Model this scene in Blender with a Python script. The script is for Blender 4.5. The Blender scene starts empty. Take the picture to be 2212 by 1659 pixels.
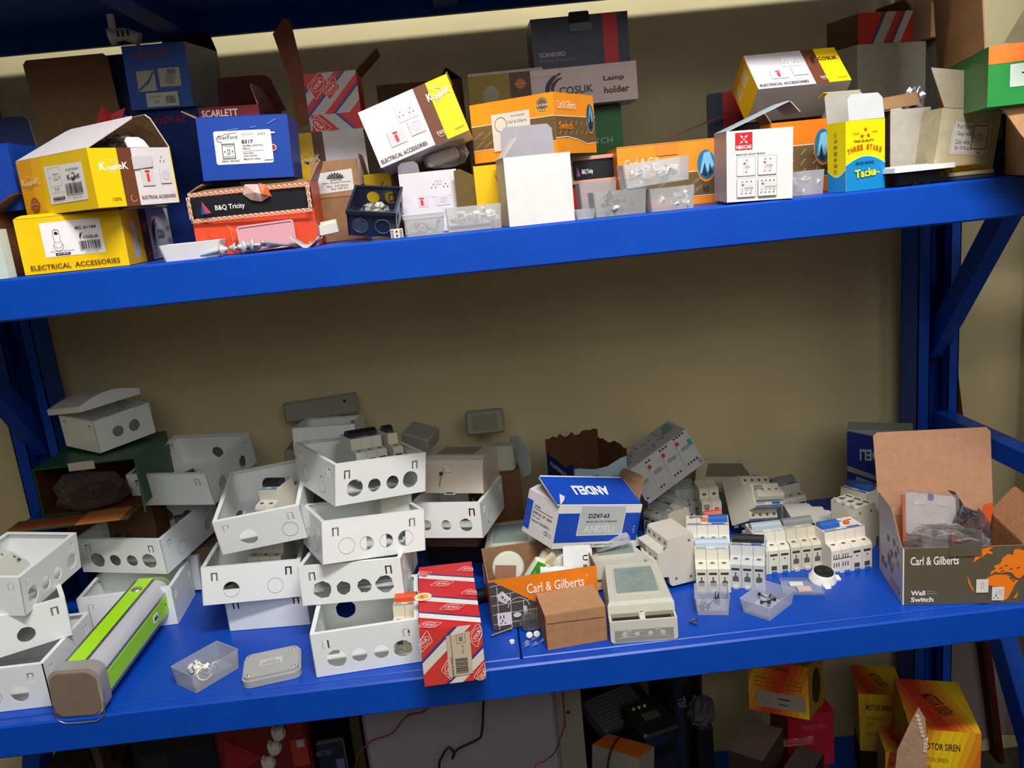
import bpy, bmesh, math, random
from mathutils import Vector, Matrix, Euler
from mathutils.geometry import tessellate_polygon
C = bpy.context.scene
COL = C.collection
rad = math.radians
# ------------------------------------------------------------------ camera, world, lights, exposure
cam_d = bpy.data.cameras.new('camera'); cam = bpy.data.objects.new('camera', cam_d); COL.objects.link(cam); C.camera = cam
cam_d.sensor_width = 36.0; cam_d.lens = 36.0 * 1790.0 / 2212.0; cam_d.clip_start = 0.02
def cam_matrix(pitch, roll, yaw, loc):
    cy, sy = math.cos(yaw), math.sin(yaw)
    f = Vector((sy * math.cos(pitch), cy * math.cos(pitch), -math.sin(pitch)))
    r0 = Vector((cy, -sy, 0)); d0 = f.cross(r0)
    c, s = math.cos(roll), math.sin(roll)
    r = c * r0 + s * d0; d = -s * r0 + c * d0
    m = Matrix((( r.x, -d.x, -f.x, loc[0]), (r.y, -d.y, -f.y, loc[1]), (r.z, -d.z, -f.z, loc[2]), (0, 0, 0, 1)))
    return m
cam.matrix_world = cam_matrix(rad(12.98688), rad(5.77295), rad(1.77182), (0, 0, 1.34194))
W = bpy.data.worlds.new('world'); C.world = W; W.use_nodes = True
W.node_tree.nodes['Background'].inputs[0].default_value = (0.9, 0.95, 1.0, 1); W.node_tree.nodes['Background'].inputs[1].default_value = 0.05
def area(name, loc, target, sx, sy, power, col=(1, 1, 1)):
    l = bpy.data.lights.new(name, 'AREA'); l.shape = 'RECTANGLE'; l.size = sx; l.size_y = sy; l.energy = power; l.color = col
    o = bpy.data.objects.new(name, l); COL.objects.link(o); o.location = loc
    o.rotation_euler = (Vector(target) - Vector(loc)).to_track_quat('-Z', 'Y').to_euler(); return o
area('tube_light', (0.25, 0.08, 2.62), (0.35, 0.95, 0.9), 0.9, 0.12, 46, (1.0, 0.98, 0.95))
area('room_fill', (0.35, -0.85, 2.78), (0.35, 0.6, 1.0), 2.4, 1.9, 34, (1.0, 0.98, 0.95))  # wide soft fill added below the ceiling to raise the ambient light
area('front_fill', (0.5, -2.55, 2.15), (0.4, 0, 1.5), 2.8, 1.1, 20, (1.0, 0.98, 0.95))  # fill lamp added behind the camera to reach into the shelf bays
C.view_settings.view_transform = 'Standard'; C.view_settings.look = 'None'; C.view_settings.gamma = 1.0
C.view_settings.use_curve_mapping = False; C.view_settings.exposure = 0.05
# ------------------------------------------------------------------ materials
def lin(h):
    h = h.lstrip('#'); v = [int(h[i:i + 2], 16) / 255 for i in (0, 2, 4)]
    return tuple(c / 12.92 if c <= .04045 else ((c + .055) / 1.055) ** 2.4 for c in v) + (1,)
MATS = {}
def mat(h, kind='card'):
    """procedural material: colour h, kind of surface"""
    key = kind + '_' + h
    if key in MATS: return MATS[key]
    m = bpy.data.materials.new(key); m.use_nodes = True; nt = m.node_tree; N = nt.nodes; L = nt.links
    b = N['Principled BSDF']; out = N['Material Output']; col = lin(h)
    tc = N.new('ShaderNodeTexCoord')
    P = {  # rough, spec, metal, noise scale, noise amount, bump
        'card': (.42, .4, 0, 60, .07, .0), 'kraft': (.85, .15, 0, 90, .12, .25), 'print': (.45, .35, 0, 40, .03, 0),
        'paint': (.36, .30, 0, 18, .07, 0), 'enamel': (.34, .45, 0, 30, .03, 0), 'plastic': (.42, .45, 0, 50, .04, 0),
        'metal': (.34, .5, .85, 60, .12, 0), 'satin': (.42, .5, .25, 60, .06, 0), 'wall': (.9, .15, 0, 5, .12, .12), 'floor': (.8, .2, 0, 8, .2, .1),
        'rubber': (.6, .3, 0, 40, .1, 0), 'wood': (.3, .5, 0, 30, .2, 0), 'paper': (.7, .2, 0, 60, .05, 0), 'sticker': (.5, .3, 0, 60, .02, 0)}
    if kind in P:
        ro, sp, me, ns, na, bu = P[kind]
        n = N.new('ShaderNodeTexNoise'); n.inputs['Scale'].default_value = ns; n.inputs['Detail'].default_value = 5
        mx = N.new('ShaderNodeMix'); mx.data_type = 'RGBA'
        mx.inputs[6].default_value = tuple(c * (1 - na * 1.6) for c in col[:3]) + (1,)
        mx.inputs[7].default_value = tuple(min(1, c * (1 + na * 1.2)) for c in col[:3]) + (1,)
        L.new(tc.outputs['Object'], n.inputs['Vector']); L.new(n.outputs['Fac'], mx.inputs[0])
        src = mx.outputs[2]
        if kind == 'paint':      # scuffs worn into the paint
            v = N.new('ShaderNodeTexNoise'); v.inputs['Scale'].default_value = 9; v.inputs['Detail'].default_value = 9; v.inputs['Roughness'].default_value = .75
            mp = N.new('ShaderNodeMapping'); mp.inputs['Scale'].default_value = (1, 6, 6)
            L.new(tc.outputs['Object'], mp.inputs[0]); L.new(mp.outputs[0], v.inputs['Vector'])
            r = N.new('ShaderNodeValToRGB'); r.color_ramp.elements[0].position = .69; r.color_ramp.elements[1].position = .78
            L.new(v.outputs['Fac'], r.inputs[0])
            m2 = N.new('ShaderNodeMix'); m2.data_type = 'RGBA'; m2.inputs[7].default_value = tuple(.55 * c + .10 for c in col[:3]) + (1,)
            L.new(r.outputs[0], m2.inputs[0]); L.new(src, m2.inputs[6]); src = m2.outputs[2]
        if kind == 'kraft':      # fine flutes of the board
            wv = N.new('ShaderNodeTexWave'); wv.inputs['Scale'].default_value = 110; wv.inputs['Distortion'].default_value = 1.5; wv.bands_direction = 'X'
            L.new(tc.outputs['Object'], wv.inputs['Vector'])
            m2 = N.new('ShaderNodeMix'); m2.data_type = 'RGBA'; m2.blend_type = 'MULTIPLY'; m2.inputs[0].default_value = .10
            L.new(src, m2.inputs[6]); L.new(wv.outputs['Color'], m2.inputs[7]); src = m2.outputs[2]
        if kind == 'wood':
            n.inputs['Scale'].default_value = 12
            mp = N.new('ShaderNodeMapping'); mp.inputs['Scale'].default_value = (18, 18, .6); L.new(tc.outputs['Object'], mp.inputs[0]); L.new(mp.outputs[0], n.inputs['Vector'])
        L.new(src, b.inputs['Base Color'])
        b.inputs['Roughness'].default_value = ro; b.inputs['Specular IOR Level'].default_value = sp; b.inputs['Metallic'].default_value = me
        if bu:
            bp = N.new('ShaderNodeBump'); bp.inputs['Strength'].default_value = bu; bp.inputs['Distance'].default_value = .004
            L.new(n.outputs['Fac'], bp.inputs['Height']); L.new(bp.outputs[0], b.inputs['Normal'])
    else:                        # see-through plastics
        op, ro = {'frost': (.24, .35), 'clear': (.16, .12), 'film': (.06, .12), 'glass': (.10, .05), 'milk': (.8, .35)}[kind]
        b.inputs['Base Color'].default_value = col; b.inputs['Roughness'].default_value = ro
        t = N.new('ShaderNodeBsdfTransparent')
        if kind == 'frost': col = tuple(.45 * c + .5 for c in col[:3]) + (1,); b.inputs['Base Color'].default_value = col
        t.label = 'see_through'; t.inputs[0].default_value = tuple(.35 + .65 * c for c in col[:3]) + (1,)
        mixs = N.new('ShaderNodeMixShader'); lw = N.new('ShaderNodeLayerWeight'); lw.inputs[0].default_value = .35
        ad = N.new('ShaderNodeMath'); ad.operation = 'MULTIPLY_ADD'; ad.inputs[1].default_value = .55 if kind != 'milk' else .2; ad.inputs[2].default_value = op; ad.use_clamp = True
        L.new(lw.outputs['Facing'], ad.inputs[0]); L.new(ad.outputs[0], mixs.inputs[0])
        L.new(t.outputs[0], mixs.inputs[1]); L.new(b.outputs[0], mixs.inputs[2]); L.new(mixs.outputs[0], out.inputs[0])
        if kind == 'film':
            n = N.new('ShaderNodeTexNoise'); n.inputs['Scale'].default_value = 45; n.inputs['Detail'].default_value = 3
            bp = N.new('ShaderNodeBump'); bp.inputs['Strength'].default_value = .9; bp.inputs['Distance'].default_value = .01
            L.new(tc.outputs['Object'], n.inputs['Vector']); L.new(n.outputs['Fac'], bp.inputs['Height']); L.new(bp.outputs[0], b.inputs['Normal'])
    MATS[key] = m; return m
def M(spec):
    """'kind:hex' or a bare hex (printed card)"""
    if ':' in spec: k, h = spec.split(':'); return mat(h, k)
    return mat(spec, 'card')
# ------------------------------------------------------------------ mesh builder
class MB:
    def __init__(s): s.v = []; s.f = []; s.m = []; s.sm = []; s.mats = []
    def mi(s, spec):
        if spec not in s.mats: s.mats.append(spec)
        return s.mats.index(spec)
    def add(s, vs, fs, spec, mx=None, smooth=False):
        o = len(s.v); i = s.mi(spec)
        s.v += [tuple(mx @ Vector(p)) if mx else tuple(p) for p in vs]
        for f in fs: s.f.append([o + k for k in f]); s.m.append(i); s.sm.append(smooth)
        return s
    def box(s, a, b, spec, mx=None, faces=None):
        (x0, y0, z0), (x1, y1, z1) = a, b
        vs = [(x0, y0, z0), (x1, y0, z0), (x1, y1, z0), (x0, y1, z0), (x0, y0, z1), (x1, y0, z1), (x1, y1, z1), (x0, y1, z1)]
        F = {'D': (0, 3, 2, 1), 'T': (4, 5, 6, 7), 'F': (0, 1, 5, 4), 'R': (1, 2, 6, 5), 'B': (2, 3, 7, 6), 'L': (3, 0, 4, 7)}
        if faces is None: return s.add(vs, list(F.values()), spec, mx)
        for k, q in F.items(): s.add(vs, [q], faces.get(k, spec), mx)
        return s
    def cbox(s, a, b, spec, ch=.001, mx=None):
        """box whose vertical edges and rims are chamfered"""
        (x0, y0, z0), (x1, y1, z1) = a, b; c = ch
        ring = lambda z, i: [(x0 + c + i, y0 + i, z), (x1 - c - i, y0 + i, z), (x1 - i, y0 + c + i, z), (x1 - i, y1 - c - i, z), (x1 - c - i, y1 - i, z), (x0 + c + i, y1 - i, z), (x0 + i, y1 - c - i, z), (x0 + i, y0 + c + i, z)]
        vs = ring(z0, c) + ring(z0 + c, 0) + ring(z1 - c, 0) + ring(z1, c); fs = [list(range(7, -1, -1)), list(range(24, 32))]
        for k in range(3):
            for i in range(8): j = (i + 1) % 8; fs.append((k * 8 + i, k * 8 + j, k * 8 + 8 + j, k * 8 + 8 + i))
        return s.add(vs, fs, spec, mx)
    def prism(s, pts, h0, h1, spec, mx=None, holes=(), spec_side=None, smooth=False, spec_back=None):
        """polygon in local xy (with holes) extruded along local z"""
        loops = [list(pts)] + [list(h) for h in holes]
        flat = [p for l in loops for p in l]; n = len(flat)
        tris = tessellate_polygon([[Vector((p[0], p[1], 0)) for p in l] for l in loops])
        ar = 0
        for i in range(len(pts)): a, b2 = pts[i], pts[(i + 1) % len(pts)]; ar += a[0] * b2[1] - b2[0] * a[1]
        vs = [(p[0], p[1], h0) for p in flat] + [(p[0], p[1], h1) for p in flat]
        top = []; bot = []
        for t in tris:
            a, b2, c = (flat[k] for k in t)
            cr = (b2[0] - a[0]) * (c[1] - a[1]) - (b2[1] - a[1]) * (c[0] - a[0])
            t = list(t) if cr > 0 else [t[0], t[2], t[1]]
            top.append([k + n for k in t]); bot.append(t[::-1])
        s.add(vs, top, spec, mx); s.add(vs, bot, spec_back or spec, mx)
        sides = []; o = 0
        for li, l in enumerate(loops):
            k = len(l); a2 = sum(l[i][0] * l[(i + 1) % k][1] - l[(i + 1) % k][0] * l[i][1] for i in range(k))
            for i in range(k):
                j = (i + 1) % k; q = (o + i, o + j, o + j + n, o + i + n)
                sides.append(q if (a2 > 0) == (li == 0) else q[::-1])
            o += k
        s.add(vs, sides, spec_side or spec, mx, smooth); return s
    def tube(s, path, r, spec, seg=8, mx=None, caps=True, r1=None):
        P = [Vector(p) for p in path]; n = len(P); vs = []; fs = []; up = Vector((0, 0, 1))
        for i, p in enumerate(P):
            d = (P[min(i + 1, n - 1)] - P[max(i - 1, 0)]).normalized()
            a = d.cross(up if abs(d.z) < .95 else Vector((0, 1, 0))).normalized(); b = d.cross(a)
            rr = r if r1 is None else r + (r1 - r) * i / (n - 1)
            for k in range(seg): t = 2 * math.pi * k / seg; vs.append(p + a * rr * math.cos(t) + b * rr * math.sin(t))
        for i in range(n - 1):
            for k in range(seg): j = (k + 1) % seg; fs.append((i * seg + j, i * seg + k, (i + 1) * seg + k, (i + 1) * seg + j))
        s.add(vs, fs, spec, mx, True)
        if caps: s.add(vs, [list(range(seg)), list(range((n - 1) * seg, n * seg))[::-1]], spec, mx)
        return s
    def lathe(s, prof, spec, seg=20, mx=None, smooth=True):
        """profile of (radius, z) turned about local z"""
        vs = []; fs = []; n = len(prof)
        for (r, z) in prof:
            for k in range(seg): t = 2 * math.pi * k / seg; vs.append((r * math.cos(t), r * math.sin(t), z))
        for i in range(n - 1):
            for k in range(seg): j = (k + 1) % seg; fs.append((i * seg + k, i * seg + j, (i + 1) * seg + j, (i + 1) * seg + k))
        s.add(vs, fs, spec, mx, smooth)
        s.add(vs, [list(range(seg))[::-1], list(range((n - 1) * seg, n * seg))], spec, mx); return s
    def mesh(s, name, off=(0, 0, 0)):
        me = bpy.data.meshes.new(name); ox, oy, oz = off
        me.from_pydata([(p[0] - ox, p[1] - oy, p[2] - oz) for p in s.v], [], s.f)
        for sp in s.mats: me.materials.append(M(sp))
        for p, i, sm in zip(me.polygons, s.m, s.sm): p.material_index = i; p.use_smooth = sm
        me.update(); return me
def link(name, me, parent=None, label=None, cat=None, group=None, kind=None):
    o = bpy.data.objects.new(name, me); COL.objects.link(o)
    if parent: o.parent = parent
    if label: o['label'] = label
    if cat: o['category'] = cat
    if group: o['group'] = group
    if kind: o['kind'] = kind
    return o
def RM(rot): return Euler([rad(a) for a in rot], 'XYZ').to_matrix()
class Thing:
    """an Empty at the base; p = front-left-bottom corner, rot in degrees, size (w,d) puts the Empty at the base centre"""
    def __init__(s, name, label, cat, p, rot=(0, 0, 0), size=(0, 0), group=None):
        s.off = (size[0] / 2, size[1] / 2, 0)
        s.o = link(name, None, None, label, cat, group)
        s.o.rotation_euler = [rad(a) for a in rot]; s.o.location = Vector(p) + RM(rot) @ Vector(s.off)
    def part(s, name, mb, label=None, parent=None, kind=None):
        return link(name, mb.mesh(name, s.off), parent or s.o, label, None, None, kind)
    def share(s, name, me, mx, parent=None):
        o = link(name, me, parent or s.o); t = Matrix.Translation(Vector(s.off) * -1) @ mx
        o.matrix_local = t; return o
def single(name, label, cat, mb, p=(0, 0, 0), rot=(0, 0, 0), group=None, kind=None, off=(0, 0, 0)):
    o = link(name, mb.mesh(name, off), None, label, cat, group, kind)
    o.rotation_euler = [rad(a) for a in rot]; o.location = Vector(p) + RM(rot) @ Vector(off); return o
def copy_thing(o, loc, rot, label=None, group=None):
    """copy of a thing and of its parts and sub-parts"""
    def cp(a, parent):
        b = a.copy(); COL.objects.link(b)
        if parent: b.parent = parent
        for ch in kids.get(a.name, []): cp(ch, b)
        return b
    kids = {}
    for x in list(COL.objects):
        if x.parent: kids.setdefault(x.parent.name, []).append(x)
    c = cp(o, None); c.location = loc; c.rotation_euler = [rad(a) for a in rot]
    if label: c['label'] = label
    if group: c['group'] = group
    return c
# ------------------------------------------------------------------ flat print
TXT = {}
def text_tris(s, bold):
    k = (s, bold)
    if k in TXT: return TXT[k]
    cu = bpy.data.curves.new('lettering', 'FONT'); cu.body = s; cu.resolution_u = 2; cu.offset = bold; cu.fill_mode = 'FRONT'
    o = bpy.data.objects.new('lettering', cu); me = bpy.data.meshes.new_from_object(o)
    me.calc_loop_triangles(); vs = [(v.co.x, v.co.y) for v in me.vertices]; fs = [tuple(t.vertices) for t in me.loop_triangles]
    bpy.data.objects.remove(o); bpy.data.curves.remove(cu); bpy.data.meshes.remove(me)
    if not vs: vs = [(0, 0), (1, 0), (0, 1)]; fs = []
    x0 = min(v[0] for v in vs); x1 = max(v[0] for v in vs); y0 = min(v[1] for v in vs); y1 = max(v[1] for v in vs)
    TXT[k] = ([((v[0] - x0) / (x1 - x0 or 1), (v[1] - y0) / (y1 - y0 or 1)) for v in vs], fs); return TXT[k]
def circ(cx, cy, rx, ry=None, n=20, a0=0, a1=360):
    ry = ry or rx; full = abs(a1 - a0) >= 360; m = n if full else n + 1
    return [(cx + rx * math.cos(rad(a0 + (a1 - a0) * i / n)), cy + ry * math.sin(rad(a0 + (a1 - a0) * i / n))) for i in range(m)]
def rrect(x0, y0, x1, y1, r, n=4):
    o = []
    for cx, cy, a in ((x1 - r, y0 + r, -90), (x1 - r, y1 - r, 0), (x0 + r, y1 - r, 90), (x0 + r, y0 + r, 180)):
        o += [(cx + r * math.cos(rad(a + 90 * i / n)), cy + r * math.sin(rad(a + 90 * i / n))) for i in range(n + 1)]
    return o
class Print:
    """layers of ink on one face; frame = origin, u, v (unit), n; size W,H in metres; item coordinates are fractions of the face"""
    def __init__(s, o, u, v, n, W, H, eps=.0003):
        s.o, s.u, s.v, s.n, s.W, s.H, s.k, s.eps = Vector(o), Vector(u), Vector(v), Vector(n), W, H, 0, eps; s.mb = MB()
    def put(s, pts, tris, colr, kind='print', lift=True):
        if lift: s.k += 1
        e = s.eps + s.k * .00005
        vs = [s.o + s.u * (x * s.W) + s.v * (y * s.H) + s.n * e for x, y in pts]
        s.mb.add(vs, tris, colr if ':' in colr else kind + ':' + colr)
    def poly(s, pts, colr, kind='print'):
        t = tessellate_polygon([[Vector((x, y, 0)) for x, y in pts]]); out = []
        for a in t:
            p, q, r = (pts[k] for k in a); cr = (q[0] - p[0]) * (r[1] - p[1]) - (q[1] - p[1]) * (r[0] - p[0])
            out.append(a if cr > 0 else a[::-1])
        s.put(pts, out, colr, kind)
    def r(s, x0, y0, x1, y1, colr, kind='print'): s.put([(x0, y0), (x1, y0), (x1, y1), (x0, y1)], [(0, 1, 2, 3)], colr, kind)
    def rr(s, x0, y0, x1, y1, rd, colr, kind='print'):
        p = rrect(x0 * s.W, y0 * s.H, x1 * s.W, y1 * s.H, rd); s.poly([(a / s.W, b / s.H) for a, b in p], colr, kind)
    def c(s, cx, cy, rx, colr, ry=None, n=20):   # rx as a fraction of H
        p = circ(cx * s.W, cy * s.H, rx * s.H, (ry or rx) * s.H, n); s.put([(a / s.W, b / s.H) for a, b in p], [tuple(range(len(p)))], colr)
    def t(s, txt, x, y, w, h, colr, bold=.0, rot=0):
        vs, fs = text_tris(txt, bold); ww, hh = w * s.W, h * s.H; c_, s_ = math.cos(rad(rot)), math.sin(rad(rot)); out = []
        for a, b in vs:
            px, py = (a - .5) * ww, (b - .5) * hh
            out.append((x + w / 2 + (px * c_ - py * s_) / s.W, y + h / 2 + (px * s_ + py * c_) / s.H))
        s.put(out, fs, colr)
    def ln(s, pts, wd, colr, closed=False):      # stroke, width in metres
        P = [(a * s.W, b * s.H) for a, b in pts]; P = P + [P[0]] if closed else P; q = []; f = []
        for i in range(len(P) - 1):
            (ax, ay), (bx, by) = P[i], P[i + 1]; l = math.hypot(bx - ax, by - ay) or 1; ex, ey = (bx - ax) / l * wd / 2, (by - ay) / l * wd / 2
            k = len(q); q += [(ax - ex + ey, ay - ey - ex), (bx + ex + ey, by + ey - ex), (bx + ex - ey, by + ey + ex), (ax - ex - ey, ay - ey + ex)]; f.append((k, k + 1, k + 2, k + 3))
        s.put([(a / s.W, b / s.H) for a, b in q], f, colr)
    def ring(s, cx, cy, r, wd, colr, a0=0, a1=360, ry=None, n=22):
        s.ln([(a / s.W, b / s.H) for a, b in circ(cx * s.W, cy * s.H, r * s.H, (ry or r) * s.H, n, a0, a1)], wd, colr, abs(a1 - a0) >= 360)
    def bars(s, x0, y0, x1, y1, colr='222222', n=26, seed=3, vert=False):
        R = random.Random(seed); x = 0; q = []; f = []
        while x < 1:
            w = R.choice((1, 1, 2, 3)) / n / 2.2; k = len(q)
            A, B = (x0 + (x1 - x0) * x, x0 + (x1 - x0) * min(1, x + w)) if not vert else (y0 + (y1 - y0) * x, y0 + (y1 - y0) * min(1, x + w))
            q += [(A, y0), (B, y0), (B, y1), (A, y1)] if not vert else [(x0, A), (x1, A), (x1, B), (x0, B)]
            f.append((k, k + 1, k + 2, k + 3)); x += w + R.choice((1, 1, 2)) / n / 2.2
        s.put(q, f, colr)
def face_frame(face, w, d, h):
    return {'F': ((0, 0, 0), (1, 0, 0), (0, 0, 1), (0, -1, 0), w, h), 'B': ((w, d, 0), (-1, 0, 0), (0, 0, 1), (0, 1, 0), w, h),
            'L': ((0, d, 0), (0, -1, 0), (0, 0, 1), (-1, 0, 0), d, h), 'R': ((w, 0, 0), (0, 1, 0), (0, 0, 1), (1, 0, 0), d, h),
            'T': ((0, 0, h), (1, 0, 0), (0, 1, 0), (0, 0, 1), w, d), 'D': ((0, d, 0), (1, 0, 0), (0, -1, 0), (0, 0, -1), w, d)}[face]
def shift(f, dx=0, dy=0, dz=0): return ((f[0][0] + dx, f[0][1] + dy, f[0][2] + dz),) + f[1:]
# ------------------------------------------------------------------ cartons
def carton(name, label, cat, p, rot, dims, faces, inner='kraft:8f7152', top='closed', flaps=(), prints={}, t=.0016, group=None, ch=.0012):
    """faces: dict of face letter -> colour (key '*' default); flaps: (edge, length, angle, a0, a1, taper, inside, outside)"""
    w, d, h = dims; T = Thing(name, label, cat, p, rot, (w, d), group); g = lambda k: faces.get(k, faces['*'])
    b = MB()
    if top == 'closed':
        b.box((0, 0, 0), (w, d, h), g('F'), None, {k: g(k) for k in 'FBLRTD'})
        o_body = T.part('carton_body', b)
        bv = o_body.modifiers.new('soft_edges', 'BEVEL'); bv.width = ch; bv.segments = 2; bv.limit_method = 'ANGLE'
    else:
        for k, A, B in (('F', (0, 0, 0), (w, t, h)), ('B', (0, d - t, 0), (w, d, h)), ('L', (0, t, 0), (t, d - t, h)), ('R', (w - t, t, 0), (w, d - t, h)), ('D', (t, t, 0), (w - t, d - t, t))):
            opp = {'F': 'B', 'B': 'F', 'L': 'R', 'R': 'L', 'D': 'T'}[k]
            b.box(A, B, g(k), None, {opp: inner, 'T': inner})
        T.part('carton_body', b)
    for fl in flaps:
        e, ln, an, a0, a1, tp, fin, fout = fl[:8]
        f = face_frame(e, w, d, h); O = Vector(f[0]); U = Vector(f[1]); V = Vector(f[2]); Nn = Vector(f[3]); Wd = f[4]
        up = V * math.cos(rad(an)) + Nn * math.sin(rad(an)); nn = Nn * math.cos(rad(an)) - V * math.sin(rad(an))
        base = O + V * (h + .0004) + Nn * .0002
        mx = Matrix(((U.x, up.x, nn.x, base.x), (U.y, up.y, nn.y, base.y), (U.z, up.z, nn.z, base.z), (0, 0, 0, 1)))
        x0, x1 = a0 * Wd, a1 * Wd; r = min(.006, ln * .3)
        pts = [(x0, 0), (x1, 0), (x1 - tp * ln, ln - r), (x1 - tp * ln - r, ln), (x0 + tp * ln + r, ln), (x0 + tp * ln, ln - r)]
        T.part('flap', MB().prism(pts, -t, 0, fout, mx, spec_back=fin, spec_side=inner))
        if len(fl) > 8:
            pr = Print(base + U * x0, U, up, nn, x1 - x0, ln); fl[8](pr); T.part('printing', pr.mb)
    for k, fn in prints.items():
        pr = Print(*face_frame(k, w, d, h)); fn(pr); T.part('printing', pr.mb)
    T.w, T.d, T.h = dims; return T
def print_flap(T, idx, w, fn):
    pass
# ------------------------------------------------------------------ room
BLUE = 'paint:0644ae'; WALLC = 'wall:d0c498'
def struct(name, a, b, spec):
    return single(name, None, None, MB().box(a, b, spec), kind='structure')
struct('floor', (-3, -2.6, -.1), (3, 1.6, 0), 'floor:45403a')
struct('wall_back', (-3, 1.6, 0), (3, 1.72, 2.9), WALLC)
struct('wall_left', (-3.1, -2.6, 0), (-3, 1.72, 2.9), WALLC); struct('wall_right', (3, -2.6, 0), (3.1, 1.72, 2.9), WALLC)
struct('wall_front', (-3, -2.7, 0), (3, -2.6, 2.9), WALLC); struct('ceiling', (-3, -2.6, 2.9), (3, 1.6, 3), 'wall:d8d4c8')
# crumbling damp patch low on the wall
R = random.Random(4); mb = MB(); pts = []
for i in range(26):
    a = 2 * math.pi * i / 26; rr = 1 + R.uniform(-.18, .18); pts.append((1.08 + .20 * rr * math.cos(a), .22 + .20 * rr * math.sin(a)))
mb.prism(pts, 0, .002, 'wall:8a7c78', Matrix(((1, 0, 0, 0), (0, 0, -1, 1.6), (0, 1, 0, 0), (0, 0, 0, 1))))
single('trim_1', None, None, mb, kind='structure')
# ------------------------------------------------------------------ the rack
YF, YB, ZL, ZU = 1.03933, 1.497, .70, 1.30
def post(T, x, yfront, sgn, z0=0, z1=2.1, holes=True):
    """open channel 80 mm wide; web at the back (sgn=1: opening towards -y)"""
    b = MB(); w = .080; dp = .062
    hs = [[(x + .048 + .0055 * math.cos(a * math.pi / 5), z + .0065 * math.sin(a * math.pi / 5)) for a in range(10)] for z in [.13 + .0655 * k for k in range(int((z1 - .2) / .0655))]] if holes else []
    yw = yfront + dp if sgn > 0 else yfront - dp
    mx = Matrix(((1, 0, 0, 0), (0, 0, 1, yw), (0, 1, 0, 0), (0, 0, 0, 1)))
    b.prism([(x, z0), (x + w, z0), (x + w, z1), (x, z1)], -.001, .001, BLUE, mx, hs)
    y0, y1 = sorted((yfront, yw))
    b.box((x, y0, z0), (x + .002, y1, z1), BLUE); b.box((x + w - .002, y0, z0), (x + w, y1, z1), BLUE)
    ya, yb = (yfront, yfront + .002) if sgn > 0 else (yfront - .002, yfront)
    b.box((x, ya, z0), (x + .024, yb, z1), BLUE); b.box((x + w - .020, ya, z0), (x + w, yb, z1), BLUE)
    b.box((x + .022, ya, z0), (x + .024, ya + sgn * .02, z1), BLUE); b.box((x + w - .020, min(ya, ya + sgn * .02), z0), (x + w - .018, max(ya, ya + sgn * .02), z1), BLUE)
    T.part('post', b)
rack = Thing('storage_rack', 'blue steel storage rack holding the boxes and breakers against the wall', 'rack', (0, 1.25, 0))
rack.off = (0, 1.25, 0)
for x in (-.872, .815): post(rack, x, 1.497, 1); post(rack, x, 1.035, -1, holes=False)
def beam(y0, y1, z1, h, name='front_beam'):
    b = MB()
    b.cbox((-.80, y0, z1 - h), (.80, y1, z1 - .0005), BLUE, .0025); return rack.part(name, b)
for z in (ZL, ZU, 1.695, .16):
    h = .0499 if z == ZL else .0518
    beam(YF, YF + .019, z, h, 'front_beam'); beam(YB - .004, YB + .012, z - .003, .05, 'rear_beam')
    for k, (xa, xb) in enumerate(((-.80, .0060), (.0078, .80))):
        b = MB(); b.cbox((xa, YF + .0205, z - .022), (xb, YB - .006, z - (.0005 if k else .0008)), BLUE, .0015)
        rack.part('shelf_panel', b)
    if z != ZL:
        for x in (-.45, 0, .45):
            rack.part('stiffener', MB().box((x - .02, YF + .022, z - .045), (x + .02, YB - .008, z - .0225), BLUE))
def bar(name, a, b_, wx, wz, T=rack):
    A, B = Vector(a), Vector(b_); d = (B - A); l = d.length; q = d.to_track_quat('Y', 'Z').to_matrix().to_4x4(); q.translation = A
    T.part(name, MB().cbox((-wx / 2, 0, -wz / 2), (wx / 2, l, wz / 2), BLUE, .0012, q))
for s in (-1, 1):
    X = .866 if s > 0 else -.838
    bar('brace', (X, 1.50, .834), (X, 1.03, .834), .034, .036)
    bar('brace', (X, 1.535, .966), (X, 1.03, 1.607), .030, .040)
    bar('brace', (X, 1.03, .055), (X, 1.50, .812), .030, .044)
    bar('brace', (X, 1.512, .15), (X, 1.03, .15), .034, .036)
rack2 = Thing('storage_rack', 'dark blue upright of the next rack just beyond the right end of this rack', 'rack', (1.05, 1.5, 0)); rack2.off = (1.05, 1.5, 0)
post(rack2, 1.058, 1.44, 1)
bar('brace', (1.08, 1.49, .35), (1.08, 1.02, .35), .034, .036, rack2)
# dark red skirting batten standing against the wall
def at3(x, y, z): return (x, y, z)
def batten(x0, x1, ya, yb, label):
    T = Thing('wooden_batten', label, 'batten', (x1, yb, 0)); T.off = (x1, yb, 0)
    A, B = Vector((x1, yb, 0.0)), Vector((x0, ya, 1.01)); d = B - A; l = d.length
    q = d.to_track_quat('Z', 'Y').to_matrix().to_4x4(); q.translation = A
    b = MB(); b.prism([(-.020, -.006), (.020, -.006), (.020, .003), (.015, .007), (.009, .003), (.003, .008), (-.004, .003), (-.010, .007), (-.020, .004)][::1], 0, l, 'wood:4a160c', q @ Matrix.Rotation(math.pi, 4, 'Z'))
    T.part('moulded_strip', b)
batten(.915, 1.051, 1.584, 1.572, 'dark red varnished wooden batten leaning on the wall behind the right upright')
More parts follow.
